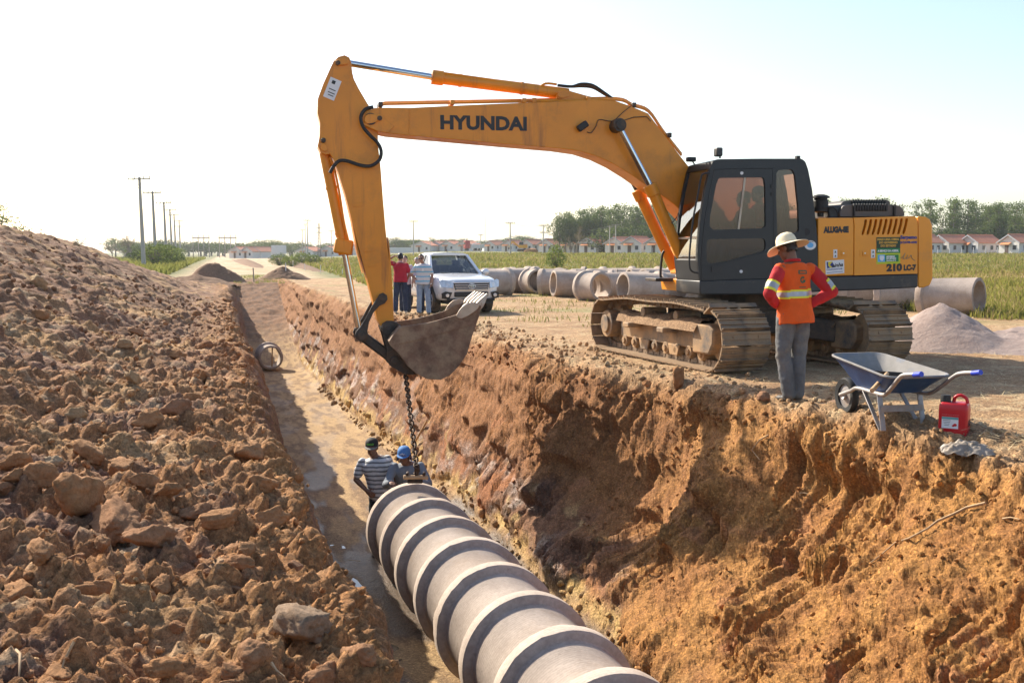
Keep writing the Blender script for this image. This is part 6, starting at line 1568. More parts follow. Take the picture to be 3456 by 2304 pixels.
blades('field_grass', X[dry], Y[dry], Z[dry], h[dry] * 1.1, w[dry] * .9, GRASSY, 'dry straw coloured grass of the field', rs)
n = 16000; Y = 90 * np.exp(rs.uniform(0, math.log(4), n)); X = rs.uniform(-.42, -.27, n) * Y; ok = X < -4.2 - .28 * Y; X, Y = X[ok], Y[ok]
blades('verge_grass', X, Y, ground_z(X, Y), rs.uniform(.3, .9, len(X)), .03 + .0006 * Y, GRASS, 'green grass left of the dirt road', rs)
# short grass and straw on the trampled ground
n = 9000; px_ = rs.uniform(640, 960, n); py_ = rs.uniform(928, 968, n); pts = [on_z(a_, b_, -.22) for a_, b_ in zip(px_, py_)]; X = np.array([p.x for p in pts]); Y = np.array([p.y for p in pts])
S_, R_ = tr_sr(X, Y); ok = (S_ > 66) & (fbm(np.stack([X * .5, Y * .25, 0 * X], 1), 2) > -.05); X, Y = X[ok], Y[ok]
blades('short_grass', X, Y, ground_z(X, Y) + .0, rs.uniform(.06, .22, len(X)), .012 + 0 * X, GRASS, 'short green grass at the far end of the trench', rs)
n = 9000; X = rs.uniform(-4, 16, n); Y = rs.uniform(24, 48, n); ok = (fbm(np.stack([X * .35, Y * .35, 0 * X + 5], 1), 3) > .10); X, Y = X[ok], Y[ok]; S_, R_ = tr_sr(X, Y); ok = R_ > lip_r(S_) + 2; X, Y = X[ok], Y[ok]
blades('short_grass', X, Y, ground_z(X, Y), rs.uniform(.05, .2, len(X)), .010 + 0 * X, GRASS, 'patches of short grass on the trampled ground by the pickup', rs)
n = 26000; Y = 7 * np.exp(rs.uniform(0, math.log(46 / 7), n)); X = rs.uniform(-.25, .55, n) * Y; S_, R_ = tr_sr(X, Y); ok = (R_ > lip_r(S_) + .35) & (fbm(np.stack([X * .8, Y * .8, 0 * X + 2], 1), 3) > -.12); X, Y = X[ok], Y[ok]
S_, R_ = tr_sr(X, Y)
ii = np.searchsorted(ss, S_).clip(0, NS - 1); jl = np.where(tt >= 24)[0]
jj = np.array([jl[np.searchsorted(GR[jl, i], r_).clip(0, len(jl) - 1)] for i, r_ in zip(ii, R_)]); Z = GRID[jj, ii, 2]
n = len(X); a = rs.uniform(0, 6.28, n); L = rs.uniform(.04, .16, n) * (.8 + .02 * Y); w = .0018 + .00022 * Y; dz = rs.uniform(-.015, .05, n)
d_ = np.stack([np.cos(a), np.sin(a), 0 * a], 1); s_ = np.stack([-np.sin(a), np.cos(a), 0 * a], 1) * w[:, None]; c_ = np.stack([X, Y, Z + .012], 1)
V = np.stack([c_ - d_ * L[:, None] - s_, c_ - d_ * L[:, None] + s_, c_ + d_ * L[:, None] + np.stack([0 * a, 0 * a, dz], 1)], 1).reshape(-1, 3)
o = obj('straw_litter', mesh_np('straw_litter', V, np.arange(3 * n).reshape(n, 3), None), STRAW); tag(o, 'dry straw strewn over the trampled ground round the excavator', 'straw', kind='stuff')

# ================================================================ PICKUP
SILV = M('silver_paint', (.70, .71, .73), .24, .2, var=.03, scale=2, coat=.6, dirt=(.42, .34, .25), dirt_amt=.02)
TRIM = M('black_trim', (.02, .02, .022), .5); LAMP = M('lamp_glass', (.62, .64, .66), .12, .4, var=.2, scale=14, coat=.8)
ALLOY = M('alloy', (.62, .63, .65), .3, .8); TYRE = M('tyre', (.028, .026, .025), .85, var=.2, dirt=(.30, .22, .14), dirt_amt=.35)
WGL = glass('windscreen_glass', (.42, .46, .46), .35)
fa = R(21); fwv = Vector((math.sin(fa), -math.cos(fa), 0)); flw = Vector((-2.30, 31.6, 0)); rtv = Vector((math.cos(fa), math.sin(fa), 0))   # image-left front wheel; vehicle's other side
org = flw + rtv * .77 - fwv * 1.54
TK = empty('pickup_truck', (org.x, org.y, gz_(org.x, org.y - 1) - .0), math.atan2(fwv.y, fwv.x)); tag(TK, 'silver double cab pickup truck parked behind the standing men', 'pickup truck')
def tring(x, w, z0, z1, crown=.03, n=None):
    h = z1 - z0
    half = [(w * .90, z0), (w * .985, z0 + .12 * h), (w, z0 + .38 * h), (w * .995, z0 + .62 * h), (w * .965, z0 + .80 * h), (w * .93, z0 + .93 * h), (w * .86, z1), (w * .5, z1 + crown * .8), (0, z1 + crown)]
    return [(x, y, z) for y, z in half] + [(x, -y, z) for y, z in reversed(half[:-1])]
st_b = [(2.60, .60, .56, .92), (2.56, .76, .46, .98), (2.46, .86, .43, 1.02), (2.25, .91, .42, 1.06), (1.9, .925, .42, 1.10), (1.5, .93, .42, 1.14), (1.18, .93, .42, 1.17), (1.0, .925, .42, 1.17), (.2, .925, .42, 1.19), (-.9, .925, .42, 1.20)]
body = MB().loft([tring(*s_) for s_ in st_b]).build('body', SILV, TK, smooth_angle=40)
bed = MB().loft([tring(x, .92, .46, 1.22, 0.0) for x in (-.93, -1.5, -2.3, -2.66, -2.72)]); bed.build('cargo_bed', SILV, TK, smooth_angle=40)
MB().box((-1.83, 0, 1.226), (1.6, 1.5, .012)).build('bed_cover', TRIM, TK)
MB().box((-2.8, 0, .55), (.16, 1.8, .22)).build('rear_bumper', ALLOY, TK, bevel=.03)
# cabin
Zb, Zr = 1.165, 1.80
def cp_(x, y, z): return Vector((x, y, z))
base = {'A': (1.16, .80), 'B': (.12, .84), 'C': (-.85, .82)}; roofp = {'A': (.36, .60), 'B': (.02, .635), 'C': (-.62, .60)}
rf = MB().loft([[(x, w * k, z) for k, z in ((1, Zr - .07), (.97, Zr - .02), (.8, Zr + .01), (0, Zr + .03), (-.8, Zr + .01), (-.97, Zr - .02), (-1, Zr - .07))] for x, w in ((.42, .585), (.30, .61), (-.1, .64), (-.5, .62), (-.70, .585))]).build('roof', SILV, TK, smooth_angle=50, bevel=.0)
for sg in (-1, 1):
    MB().bar((1.18, sg * .80, Zb - .02), (.36, sg * .60, Zr - .05), .09, .06).build('pillar', SILV, TK, bevel=.015)
    MB().bar((.10, sg * .855, Zb - .02), (.02, sg * .635, Zr - .06), .035, .12, (1, 0, 0)).build('pillar', TRIM, TK, bevel=.01)
    MB().bar((-.86, sg * .83, Zb - .02), (-.64, sg * .60, Zr - .05), .06, .20, (1, 0, 0)).build('pillar', SILV, TK, bevel=.02)
    for (a, b_, n_) in ((((1.08, .815), (.14, .85)), ((.38, .615), (.06, .64)), 'front'), (((.06, .85), (-.76, .83)), ((-.02, .635), (-.56, .615)), 'rear')):
        vs = [(a[0][0], sg * a[0][1], Zb), (a[1][0], sg * a[1][1], Zb), (b_[1][0], sg * b_[1][1], Zr - .07), (b_[0][0], sg * b_[0][1], Zr - .07)]
        MB().add(vs + [(x, y - sg * .012, z) for x, y, z in vs], [(0, 1, 2, 3), (7, 6, 5, 4), (0, 4, 5, 1), (1, 5, 6, 2), (2, 6, 7, 3), (3, 7, 4, 0)]).build('door_window', WGL, TK)
    MB().tube([(1.1, sg * .935, 1.05), (.1, sg * .938, 1.05), (.1, sg * .938, .5)], .006, n=5).build('door_gap', TRIM, TK)
    MB().tube([(.1, sg * .936, 1.08), (-.85, sg * .936, 1.08), (-.85, sg * .936, .52)], .006, n=5).build('door_gap', TRIM, TK)
    for x in (.28, -.68): MB().box((x, sg * .945, .98), (.2, .03, .04)).build('door_handle', ALLOY, TK, bevel=.01)
    mr = MB().ball((.95, sg * 1.03, 1.22), (.07, .13, .10)).build('mirror', SILV, TK, smooth_angle=80); MB().bar((.97, sg * .86, 1.15), (.95, sg * .98, 1.19), .05, .04).build('mirror_arm', TRIM, mr)
vs = [(1.17, -.76, Zb + .01), (1.17, .76, Zb + .01), (.37, .57, Zr - .05), (.37, -.57, Zr - .05)]
mb = MB(); rows = []
for t in np.linspace(0, 1, 5):
    w_ = .77 + (.57 - .77) * t; rows.append([(1.19 - .83 * t - .0 + .10 * (1 - (k / 4 - 1) ** 2) - .10 + .04 * math.sin(math.pi * t), w_ * (k / 4 - 1), Zb + .005 + (Zr - .055 - Zb) * t) for k in range(9)])
vs = [p for r_ in rows for p in r_]; mb.add(vs, [(i * 9 + k, i * 9 + k + 1, (i + 1) * 9 + k + 1, (i + 1) * 9 + k) for i in range(4) for k in range(8)]); mb.build('windscreen', WGL, TK, smooth_angle=60)
vs = [(-.83, -.74, Zb), (-.83, .74, Zb), (-.66, .56, Zr - .07), (-.66, -.56, Zr - .07)]; MB().add(vs, [(0, 1, 2, 3)]).build('rear_window', WGL, TK)
MB().box((.85, 0, 1.14), (.5, 1.5, .08)).build('dashboard', TRIM, TK, bevel=.03)
for y in (-.38, .38):
    s_ = MB().box((-.05, y, 1.15), (.16, .46, .55)).build('seat', TRIM, TK, bevel=.05); MB().box((-.07, y, 1.50), (.1, .24, .17)).build('headrest', TRIM, s_, bevel=.03)
MB().box((-.6, 0, 1.2), (.14, 1.3, .45)).build('rear_seat', TRIM, TK, bevel=.05)
MB().tube([(.5 + .03 * math.sin(a), .38 + .17 * math.cos(a), 1.2 + .17 * math.sin(a)) for a in np.linspace(0, 6.28, 20)[:-1]], .015, n=6, closed=True).build('steering_wheel', TRIM, TK)
MB().cyl((.25, 0, Zr + .02), (.22, 0, Zr + .12), .012, n=6).build('antenna', TRIM, TK)
MB().tube([(1.2, .55, Zb + .02), (1.14, .1, Zb + .05)], .012).build('wiper', TRIM, TK); MB().tube([(1.2, -.1, Zb + .02), (1.14, -.5, Zb + .05)], .012).build('wiper', TRIM, TK)
# front
MB().add([(2.61, -.56, .95), (2.61, .56, .95), (2.645, .50, .73), (2.645, -.50, .73), (2.50, -.56, .94), (2.50, .56, .94), (2.5, .5, .73), (2.5, -.5, .73)], [(0, 1, 2, 3), (0, 4, 5, 1), (3, 2, 6, 7), (0, 3, 7, 4), (1, 5, 6, 2)]).build('grille', TRIM, TK)
for z, w_, x in ((.935, .55, 2.625), (.870, .53, 2.640), (.805, .51, 2.648), (.745, .49, 2.655)): MB().box((x, 0, z), (.02, 2 * w_, .026)).build('grille_bar', CHROME, TK, bevel=.008)
em = empty('emblem_tmp'); bpy.data.objects.remove(em)
def ell(a_, b_, cx=0, cz=0, n=32): return [(2.668, cx + a_ * math.cos(t), .838 + cz + b_ * math.sin(t)) for t in np.linspace(0, 2 * math.pi, n + 1)[:-1]]
e0 = MB().tube(ell(.105, .072), .011, n=6, closed=True).build('emblem', CHROME, TK, smooth_angle=80)
MB().tube(ell(.034, .068, 0, 0), .008, n=6, closed=True).build('emblem_ring', CHROME, e0); MB().tube(ell(.080, .032, 0, .034), .008, n=6, closed=True).build('emblem_ring', CHROME, e0)
for sg in (-1, 1):
    MB().add([(2.63, sg * .565, .965), (2.64, sg * .565, .77), (2.535, sg * .885, .80), (2.40, sg * .945, 1.00), (2.46, sg * .85, 1.045), (2.45, sg * .5, .8)], [(0, 1, 2, 3, 4), (0, 4, 5), (1, 5, 2)]).build('headlight', LAMP, TK, bevel=.012)
    MB().add([(2.635, sg * .60, .66), (2.60, sg * .80, .69), (2.53, sg * .90, .63), (2.53, sg * .89, .48), (2.61, sg * .68, .46), (2.47, sg * .7, .55)], [(0, 1, 2, 3, 4), (0, 4, 5), (2, 3, 5)]).build('fog_recess', TRIM, TK)
    MB().cyl((2.56, sg * .74, .57), (2.635, sg * .74, .57), .055, n=18).build('fog_lamp', LAMP, TK, bevel=.008)
MB().box((2.60, 0, .60), (.09, 1.06, .15)).build('lower_intake', TRIM, TK, bevel=.03)
MB().box((2.55, 0, .44), (.10, 1.5, .08)).build('lower_lip', TRIM, TK, bevel=.03); MB().box((1.0, 0, .38), (3.0, 1.4, .14)).build('underbody', TRIM, TK)
tyre_p = [(.22, -.10), (.34, -.12), (.375, -.09), (.38, 0), (.375, .09), (.34, .12), (.22, .10), (.22, -.10)]
for x in (1.54, -1.54):
    for sg in (-1, 1):
        w_ = MB().lathe(tyre_p, 32, Matrix.Rotation(R(90), 3, 'X')).build('wheel', TYRE, TK, loc=(x, sg * .835, .38))
        rim = MB().lathe([(.0, -.02), (.22, -.02), (.235, 0), (.235, .09), (.22, .09), (.21, .02), (0, .02)], 24, Matrix.Rotation(R(-90 * sg), 3, 'X')).build('rim', TRIM, w_)
        sp = MB()
        for k in range(6):
            a = k * math.pi / 3; sp.bar((.03 * math.cos(a), sg * .105, .03 * math.sin(a)), (.215 * math.cos(a), sg * .110, .215 * math.sin(a)), .03, .07, (0, 1, 0))
        sp.cyl((0, sg * .05, 0), (0, sg * .12, 0), .055, n=14); sp.tube([(.222 * math.cos(a), sg * .112, .222 * math.sin(a)) for a in np.linspace(0, 6.28, 28)[:-1]], .014, n=6, closed=True); sp.build('spokes', ALLOY, w_)
        arch = MB(); arc = [(x + .47 * math.cos(a), .38 + .47 * math.sin(a)) for a in np.linspace(R(-2), R(182), 16)]
        arch.prism(arc, lambda u_, z: (u_, sg * .90, z), lambda u_, z: (u_, sg * .934, z)); arch.build('wheel_arch', TRIM, TK)

# ================================================================ PEOPLE
SKIN_D = M('skin_dark', (.20, .095, .055), .55, var=.10, scale=12); SKIN_M = M('skin_mid', (.34, .175, .11), .55, var=.08, scale=12); SKIN_L = M('skin_light', (.46, .27, .19), .55, var=.08, scale=12)
HAIRB = M('hair_black', (.015, .012, .011), .5, var=.3, scale=40); HAIRG = M('hair_grey', (.30, .29, .28), .6, var=.3, scale=40); EYEW = M('eye_white', (.7, .68, .65), .3); EYED = M('eye_dark', (.02, .015, .012), .2)
JEAN_D = M('jeans_dark', (.030, .045, .085), .85, var=.3, scale=9, bump=.25, bscale=70); JEAN_L = M('jeans_light', (.26, .33, .43), .85, var=.2, scale=7, bump=.25, bscale=70); JEAN_G = M('jeans_grey', (.12, .122, .125), .85, var=.35, scale=5, dirt=(.30, .24, .17), dirt_amt=.25, dscale=4, bump=.25, bscale=70)
SHOE_B = M('shoe_black', (.03, .028, .028), .6, dirt=(.25, .17, .1), dirt_amt=.35); SHOE_W = M('shoe_white', (.55, .54, .52), .6)
def stripes(name, stops, period, zoff=0.0, rough=.85):
    m, nt, b = newmat(name); v = _coord(nt); sp = nt.nodes.new('ShaderNodeSeparateXYZ'); nt.links.new(v, sp.inputs[0])
    n = _noise(nt, v, 5, 2); ad = nt.nodes.new('ShaderNodeMath'); ad.operation = 'MULTIPLY_ADD'; ad.inputs[1].default_value = .035; nt.links.new(n, ad.inputs[0]); nt.links.new(sp.outputs[2], ad.inputs[2])
    dv = nt.nodes.new('ShaderNodeMath'); dv.operation = 'MULTIPLY_ADD'; dv.inputs[1].default_value = 1 / period; dv.inputs[2].default_value = zoff; nt.links.new(ad.outputs[0], dv.inputs[0])
    fr_ = nt.nodes.new('ShaderNodeMath'); fr_.operation = 'FRACT'; nt.links.new(dv.outputs[0], fr_.inputs[0])
    r = nt.nodes.new('ShaderNodeValToRGB'); r.color_ramp.interpolation = 'CONSTANT'; e = r.color_ramp.elements
    while len(e) < len(stops): e.new(.5)
    for el, (p_, c_) in zip(e, stops): el.position = p_; el.color = (*c_, 1)
    nt.links.new(fr_.outputs[0], r.inputs[0]); nt.links.new(r.outputs[0], b.inputs['Base Color']); b.inputs['Roughness'].default_value = rough
    nt.links.new(_bump(nt, _noise(nt, v, 60, 4), .2, .005), b.inputs['Normal']); return m
def cloth(name, col, var=.12): return M(name, col, .88, var=var, scale=6, bump=.25, bscale=60)
ORANGE = cloth('shirt_orange', (.78, .105, .008)); RED = cloth('sleeve_red', (.50, .018, .022)); NEONY = M('tape_yellow', (.80, .72, .04), .6, var=.05); TAPE = M('tape_silver', (.42, .41, .41), .35, .3, var=.15, scale=20)
def voxel(mb, name, vs, smooth_it=4, wr=0.0, wsc=7.0, seed=0, wdir=(1, 1, .45)):
    me = mb.mesh(name, 180, fix=True); t = bpy.data.objects.new('tmp', me); COL.objects.link(t)
    r_ = t.modifiers.new('r', 'REMESH'); r_.mode = 'VOXEL'; r_.voxel_size = vs
    if smooth_it: s_ = t.modifiers.new('s', 'SMOOTH'); s_.factor = .5; s_.iterations = smooth_it
    out = bpy.data.meshes.new_from_object(t.evaluated_get(bpy.context.evaluated_depsgraph_get())); bpy.data.objects.remove(t); bpy.data.meshes.remove(me)
    out.name = name
    if wr:
        n = len(out.vertices); V = np.empty(n * 3, np.float32); N = np.empty(n * 3, np.float32); out.vertices.foreach_get('co', V); out.vertices.foreach_get('normal', N); V = V.reshape(-1, 3); N = N.reshape(-1, 3)
        w = ridged(V * wsc * np.array(wdir) + seed, 2) - .4 + .6 * fbm(V * wsc * .6 * np.array(wdir) + seed + 5, 2)
        out.vertices.foreach_set('co', (V + N * (w * wr)[:, None]).astype(np.float32).ravel())
    out.polygons.foreach_set('use_smooth', [True] * len(out.polygons)); out.update()
    return out
def limb(mb, pts, rad, n=14):
    """tapered limb with round ends and joints"""
    pts = [Vector(p) for p in pts]
    for i in range(len(pts) - 1): mb.cyl(pts[i], pts[i + 1], rad[i], rad[i + 1], n=n)
    for p, r in zip(pts, rad): mb.ball(p, r, n=n, m=10)
def hand(mb, wrist, d, palm_n, sgn, curl=.35, sc=1.0):
    """palm and five fingers; d along the hand, palm_n out of the palm, sgn which side the thumb is on"""
    d = Vector(d).normalized(); pn = Vector(palm_n); pn = (pn - d * pn.dot(d)).normalized(); sd = d.cross(pn) * sgn; w = Vector(wrist)
    mb.ball(w + d * .045 * sc, (.020 * sc, .042 * sc, .050 * sc), n=12, m=10, mat=Matrix((pn, sd, d)).transposed())
    for k, (off, L) in enumerate(((.030, .066), (.010, .076), (-.011, .070), (-.031, .054))):
        a = w + d * .082 * sc + sd * off * sc; q1 = a + (d * math.cos(curl) + pn * math.sin(curl)) * L * .5 * sc; q2 = q1 + (d * math.cos(curl * 2.4) + pn * math.sin(curl * 2.4)) * L * .5 * sc
        limb(mb, [a - d * .02 * sc, a, q1, q2], [.0105 * sc, .010 * sc, .0092 * sc, .0075 * sc], n=8)
    a = w + d * .025 * sc + sd * .034 * sc; q1 = a + (d * .7 + sd * .75 + pn * .25).normalized() * .035 * sc; q2 = q1 + (d + sd * .25 + pn * .3).normalized() * .032 * sc
    limb(mb, [a, q1, q2], [.014 * sc, .011 * sc, .0085 * sc], n=8)
def person(label, loc, rz, J=None, skin=SKIN_M, shirt=None, sleeve='short', trousers=JEAN_D, shoes=SHOE_B, hair=HAIRB, hair_len=.5, head_dir=(0, 1, 0), head_up=(0, 0, 1), vs=.011, sc=1.0, hem=-.16, sleeve_mat=None, collar=None, group=None, feet=None, sides=(1, 1), hand_dirs=None, seed=0, bulk=1.0):
    """J overrides joints, in metres for a 1.75 m figure; x right, y forward, z up"""
    j = dict(pel=(0, 0, .96), neck=(0, -.01, 1.475), head=(0, .02, 1.625), shr=(.178, -.01, 1.395), shl=(-.178, -.01, 1.395), elr=(.25, -.03, 1.13), ell=(-.25, -.03, 1.13), wrr=(.25, .06, .88), wrl=(-.25, .06, .88),
             hir=(.095, 0, .93), hil=(-.095, 0, .93), knr=(.11, .025, .50), knl=(-.11, .025, .50), anr=(.115, -.02, .09), anl=(-.115, -.02, .09), hdr=(0, .2, -1), hdl=(0, .2, -1), pnr=(-1, 0, 0), pnl=(1, 0, 0))
    if J: j.update(J)
    j = {k: Vector(v_) for k, v_ in j.items()}
    t = empty('person', loc, rz); t.scale = (sc,) * 3; tag(t, label, 'person', group)
    hr = (j['hir'] - j['hil']).normalized(); sr = (j['shr'] - j['shl']).normalized(); P0_, P1_ = j['pel'], j['neck']; spn = P1_ - P0_
    mid = P0_.lerp(P1_, .55) + Vector((0, 0, 0)) - spn.normalized().cross(sr) * (-.02)
    def sp(t_): return P0_ * (1 - t_) ** 2 + mid * 2 * t_ * (1 - t_) + P1_ * t_ ** 2
    def trings(tab, grow=0.0):
        out = []
        for t_, rx, ry in tab:
            c_ = sp(t_); tg = (sp(t_ + .03) - sp(t_ - .03)).normalized(); x_ = hr.lerp(sr, max(0, min(1, t_))); x_ = (x_ - tg * x_.dot(tg)).normalized(); y_ = tg.cross(x_)
            rx_, ry_ = rx * bulk + grow, ry * bulk + grow
            out.append([c_ + x_ * rx_ * (abs(math.cos(a)) ** .8 * (1 if math.cos(a) >= 0 else -1)) + y_ * ry_ * math.sin(a) for a in np.linspace(0, 2 * math.pi, 25)[:-1]])
        return out
    torso = [(-.08, .13, .09), (.0, .160, .105), (.15, .158, .10), (.35, .142, .094), (.55, .158, .106), (.72, .176, .112), (.86, .178, .102), (.95, .115, .078), (1.02, .062, .060)]
    # head frame
    hy = Vector(head_dir).normalized(); hu = Vector(head_up); hu = (hu - hy * hu.dot(hy)).normalized(); hx = hy.cross(hu); HM = Matrix((hx, hy, hu)).transposed(); hc = j['head']
    def hp(x, y, z): return hc + HM @ Vector((x, y, z))
    mb = MB()
    mb.loft(trings(torso)); limb(mb, [j['neck'] - spn.normalized() * .04, hp(0, -.025, -.055)], [.060, .053])
    mb.ball(hp(0, -.012, .03), (.076, .094, .092), n=20, m=16, mat=HM); mb.ball(hp(0, .030, -.045), (.058, .062, .070), n=18, m=14, mat=HM); mb.ball(hp(0, .062, -.088), (.028, .026, .024), n=12, m=10, mat=HM)
    limb(mb, [hp(0, .082, .022), hp(0, .104, -.018)], [.010, .0155], 8); mb.ball(hp(.013, .094, -.022), (.011, .011, .009), mat=HM); mb.ball(hp(-.013, .094, -.022), (.011, .011, .009), mat=HM)
    limb(mb, [hp(-.045, .074, .030), hp(0, .084, .034), hp(.045, .074, .030)], [.012, .013, .012], 8)
    limb(mb, [hp(-.022, .082, -.053), hp(0, .090, -.051), hp(.022, .082, -.053)], [.007, .0085, .007], 8); limb(mb, [hp(-.019, .081, -.064), hp(0, .087, -.066), hp(.019, .081, -.064)], [.007, .009, .007], 8)
    for s_ in (-1, 1): mb.ball(hp(s_ * .078, -.010, -.005), (.012, .024, .034), n=10, m=8, mat=HM)
    for s_, (h_, k_, a_) in ((1, ('hir', 'knr', 'anr')), (-1, ('hil', 'knl', 'anl'))):
        limb(mb, [j[h_], j[h_].lerp(j[k_], .4), j[k_], j[k_].lerp(j[a_], .35) + Vector((0, -.012, 0)), j[a_]], [.088, .076, .055, .055, .036])
    for s_, q_ in ((1, 'r'), (-1, 'l')):
        a, e, w = j['sh' + q_], j['el' + q_], j['wr' + q_]
        limb(mb, [a, a.lerp(e, .5), e, e.lerp(w, .3), w], [.060, .048, .040, .041, .028]); hand(mb, w, j['hd' + q_], j['pn' + q_], s_ if q_ == 'r' else -s_ * -1, curl=.4)
    bme = voxel(mb, 'body', vs * .7, 3); obj('body', bme, skin, t)
    for s_ in (-1, 1):
        eo = MB().ball(hp(s_ * .031, .0755, .010), (.0135, .011, .010), n=10, m=8, mat=HM).build('eye', EYEW, t, smooth_angle=180); MB().ball(hp(s_ * .031, .0845, .009), (.006, .004, .006), n=8, m=6, mat=HM).build('pupil', EYED, eo)
    # hair
    if hair is not None:
        mb = MB(); mb.ball(hp(0, -.022, .040), (.083, .094, .093), n=20, m=16, mat=HM)
        if hair_len > .3: mb.ball(hp(0, -.050, -.01), (.074, .062, .085 * (.6 + hair_len)), n=18, m=12, mat=HM)
        hm = voxel(mb, 'hair', .010, 2, .006, 30); n = len(hm.vertices)
        bm = bmesh.new(); bm.from_mesh(hm); inv_ = HM.transposed()
        kill = [v_ for v_ in bm.verts if (lambda q: q.y > .045 - .35 * (q.z - .05) and q.z < .085 or (q.z < -.055) or (q.y > .0 and q.z < .035))(inv_ @ (v_.co - hc))]
        bmesh.ops.delete(bm, geom=kill, context='VERTS'); bm.to_mesh(hm); bm.free(); obj('hair', hm, hair, t)
    # trousers
    mb = MB(); mb.loft(trings([(-.10, .12, .095), (-.02, .165, .118), (.06, .163, .112), (.16, .156, .104)], .012))
    for h_, k_, a_ in (('hir', 'knr', 'anr'), ('hil', 'knl', 'anl')):
        an_ = j[a_].lerp(j[k_], .02); limb(mb, [j[h_], j[h_].lerp(j[k_], .4), j[k_], j[k_].lerp(an_, .5), an_], [.098, .094, .078, .075, .070])
    obj('trousers', voxel(mb, 'trousers', vs, 3, .011, 9, seed, (1, 1, .8)), trousers, t)
    for k_, a_ in (('knr', 'anr'), ('knl', 'anl')):
        f_ = (Vector((0, 1, 0)) if feet is None else Vector(feet)).normalized(); mb = MB(); c_ = j[a_] + Vector((0, 0, -.045))
        fr_ = Matrix((f_.cross(Vector((0, 0, 1))), f_, Vector((0, 0, 1)))).transposed()
        mb.ball(c_ + f_ * .015, (.046, .075, .048), mat=fr_); mb.ball(c_ + f_ * .10 + Vector((0, 0, -.012)), (.048, .085, .034), mat=fr_); limb(mb, [c_, j[a_] + Vector((0, 0, .03))], [.048, .045])
        obj('shoe', voxel(mb, 'shoe', .010, 2), shoes, t)
    # shirt
    sh = None
    if shirt is not None:
        mb = MB(); tab = [(hem, .188, .146), (hem * .4, .186, .140), (.10, .178, .128), (.35, .165, .114), (.55, .172, .118), (.72, .184, .122), (.84, .180, .112), (.93, .130, .092), (.965, .100, .080), (.985, .075, .072)]
        mb.loft(trings(tab, .012))
        for q_ in ('r', 'l'):
            a, e, w = j['sh' + q_], j['el' + q_], j['wr' + q_]; mb.ball(a, .066)
            if sleeve == 'short': limb(mb, [a, a.lerp(e, .45), a.lerp(e, .68)], [.066, .064, .068])
            elif sleeve_mat is None: limb(mb, [a, a.lerp(e, .5), e, e.lerp(w, .5), e.lerp(w, .92)], [.066, .062, .058, .052, .044])
            else: limb(mb, [a, a.lerp(e, .12)], [.067, .066])
        sh = obj('shirt', voxel(mb, 'shirt', vs, 3, .012, 7, seed + 3, (1, 1, .55)), shirt, t)
        if sleeve == 'long' and sleeve_mat is not None:
            for q_ in ('r', 'l'):
                a, e, w = j['sh' + q_], j['el' + q_], j['wr' + q_]; mb = MB(); limb(mb, [a.lerp(e, .10), a.lerp(e, .5), e, e.lerp(w, .5), e.lerp(w, .95)], [.066, .066, .062, .056, .046])
                obj('sleeve', voxel(mb, 'sleeve', vs, 3, .012, 9, seed + 9), sleeve_mat, t)
        if collar is not None:
            nk = j['neck'] + spn.normalized() * .01
            obj('collar', MB().tube([nk + Vector((.072 * math.cos(a), .070 * math.sin(a), -.012 * math.sin(a))) for a in np.linspace(0, 6.28, 20)[:-1]], .016, n=8, closed=True).mesh('collar', 80), collar, t)
    return t, j, hp, HM
def skin_band(src, name, mat, parent, pred, off):
    """a strip of cloth lifted off the garment where pred holds"""
    bm = bmesh.new(); bm.from_mesh(src.data); kill = [f for f in bm.faces if not pred(f.calc_center_median())]
    bmesh.ops.delete(bm, geom=kill, context='FACES'); bm.normal_update()
    for v_ in bm.verts: v_.co += v_.normal * off
    me = bpy.data.meshes.new(name); bm.to_mesh(me); bm.free(); me.polygons.foreach_set('use_smooth', [True] * len(me.polygons)); return obj(name, me, mat, parent)
def cap_hat(t, hp, HM, mat, brim_mat=None, flap=None, name='cap'):
    mb = MB(); rings = []
    for z, r in ((.020, 1.0), (.05, 1.0), (.085, .93), (.115, .72), (.130, .38), (.134, .05)): rings.append([hp(.092 * r * math.cos(a), -.016 + .108 * r * math.sin(a), z) for a in np.linspace(0, 6.28319, 25)[:-1]])
    c_ = MB().loft(rings).build(name, mat, t, smooth_angle=80)
    vs = []; n = 11
    for k in range(n):
        a = R(20) + R(140) * k / (n - 1); vs += [hp(.090 * math.cos(a), -.016 + .104 * math.sin(a), .028), hp(.094 * math.cos(a), .01 + .140 * math.sin(a), .030 - .012 * math.sin(a))]
    vs2 = vs + [v_ - HM @ Vector((0, 0, .007)) for v_ in vs]; m_ = 2 * n; fs = []
    for k in range(n - 1): fs += [(2 * k, 2 * k + 1, 2 * k + 3, 2 * k + 2), (m_ + 2 * k, m_ + 2 * k + 2, m_ + 2 * k + 3, m_ + 2 * k + 1), (2 * k + 1, m_ + 2 * k + 1, m_ + 2 * k + 3, 2 * k + 3)]
    MB().add(vs2, fs).build('visor', brim_mat or mat, c_, smooth_angle=60)
    if flap is not None:
        rr3 = []
        for z, k_ in ((.03, 1.0), (-.03, 1.06), (-.10, 1.14)): rr3.append([hp(.095 * k_ * math.cos(a), -.018 + .105 * k_ * math.sin(a), z) for a in np.linspace(R(170), R(370), 15)])
        vs = [p for r_ in rr3 for p in r_]; MB().add(vs, [(i * 15 + k, i * 15 + k + 1, (i + 1) * 15 + k + 1, (i + 1) * 15 + k) for i in range(2) for k in range(14)]).build('neck_flap', flap, c_, smooth_angle=80)
    return c_

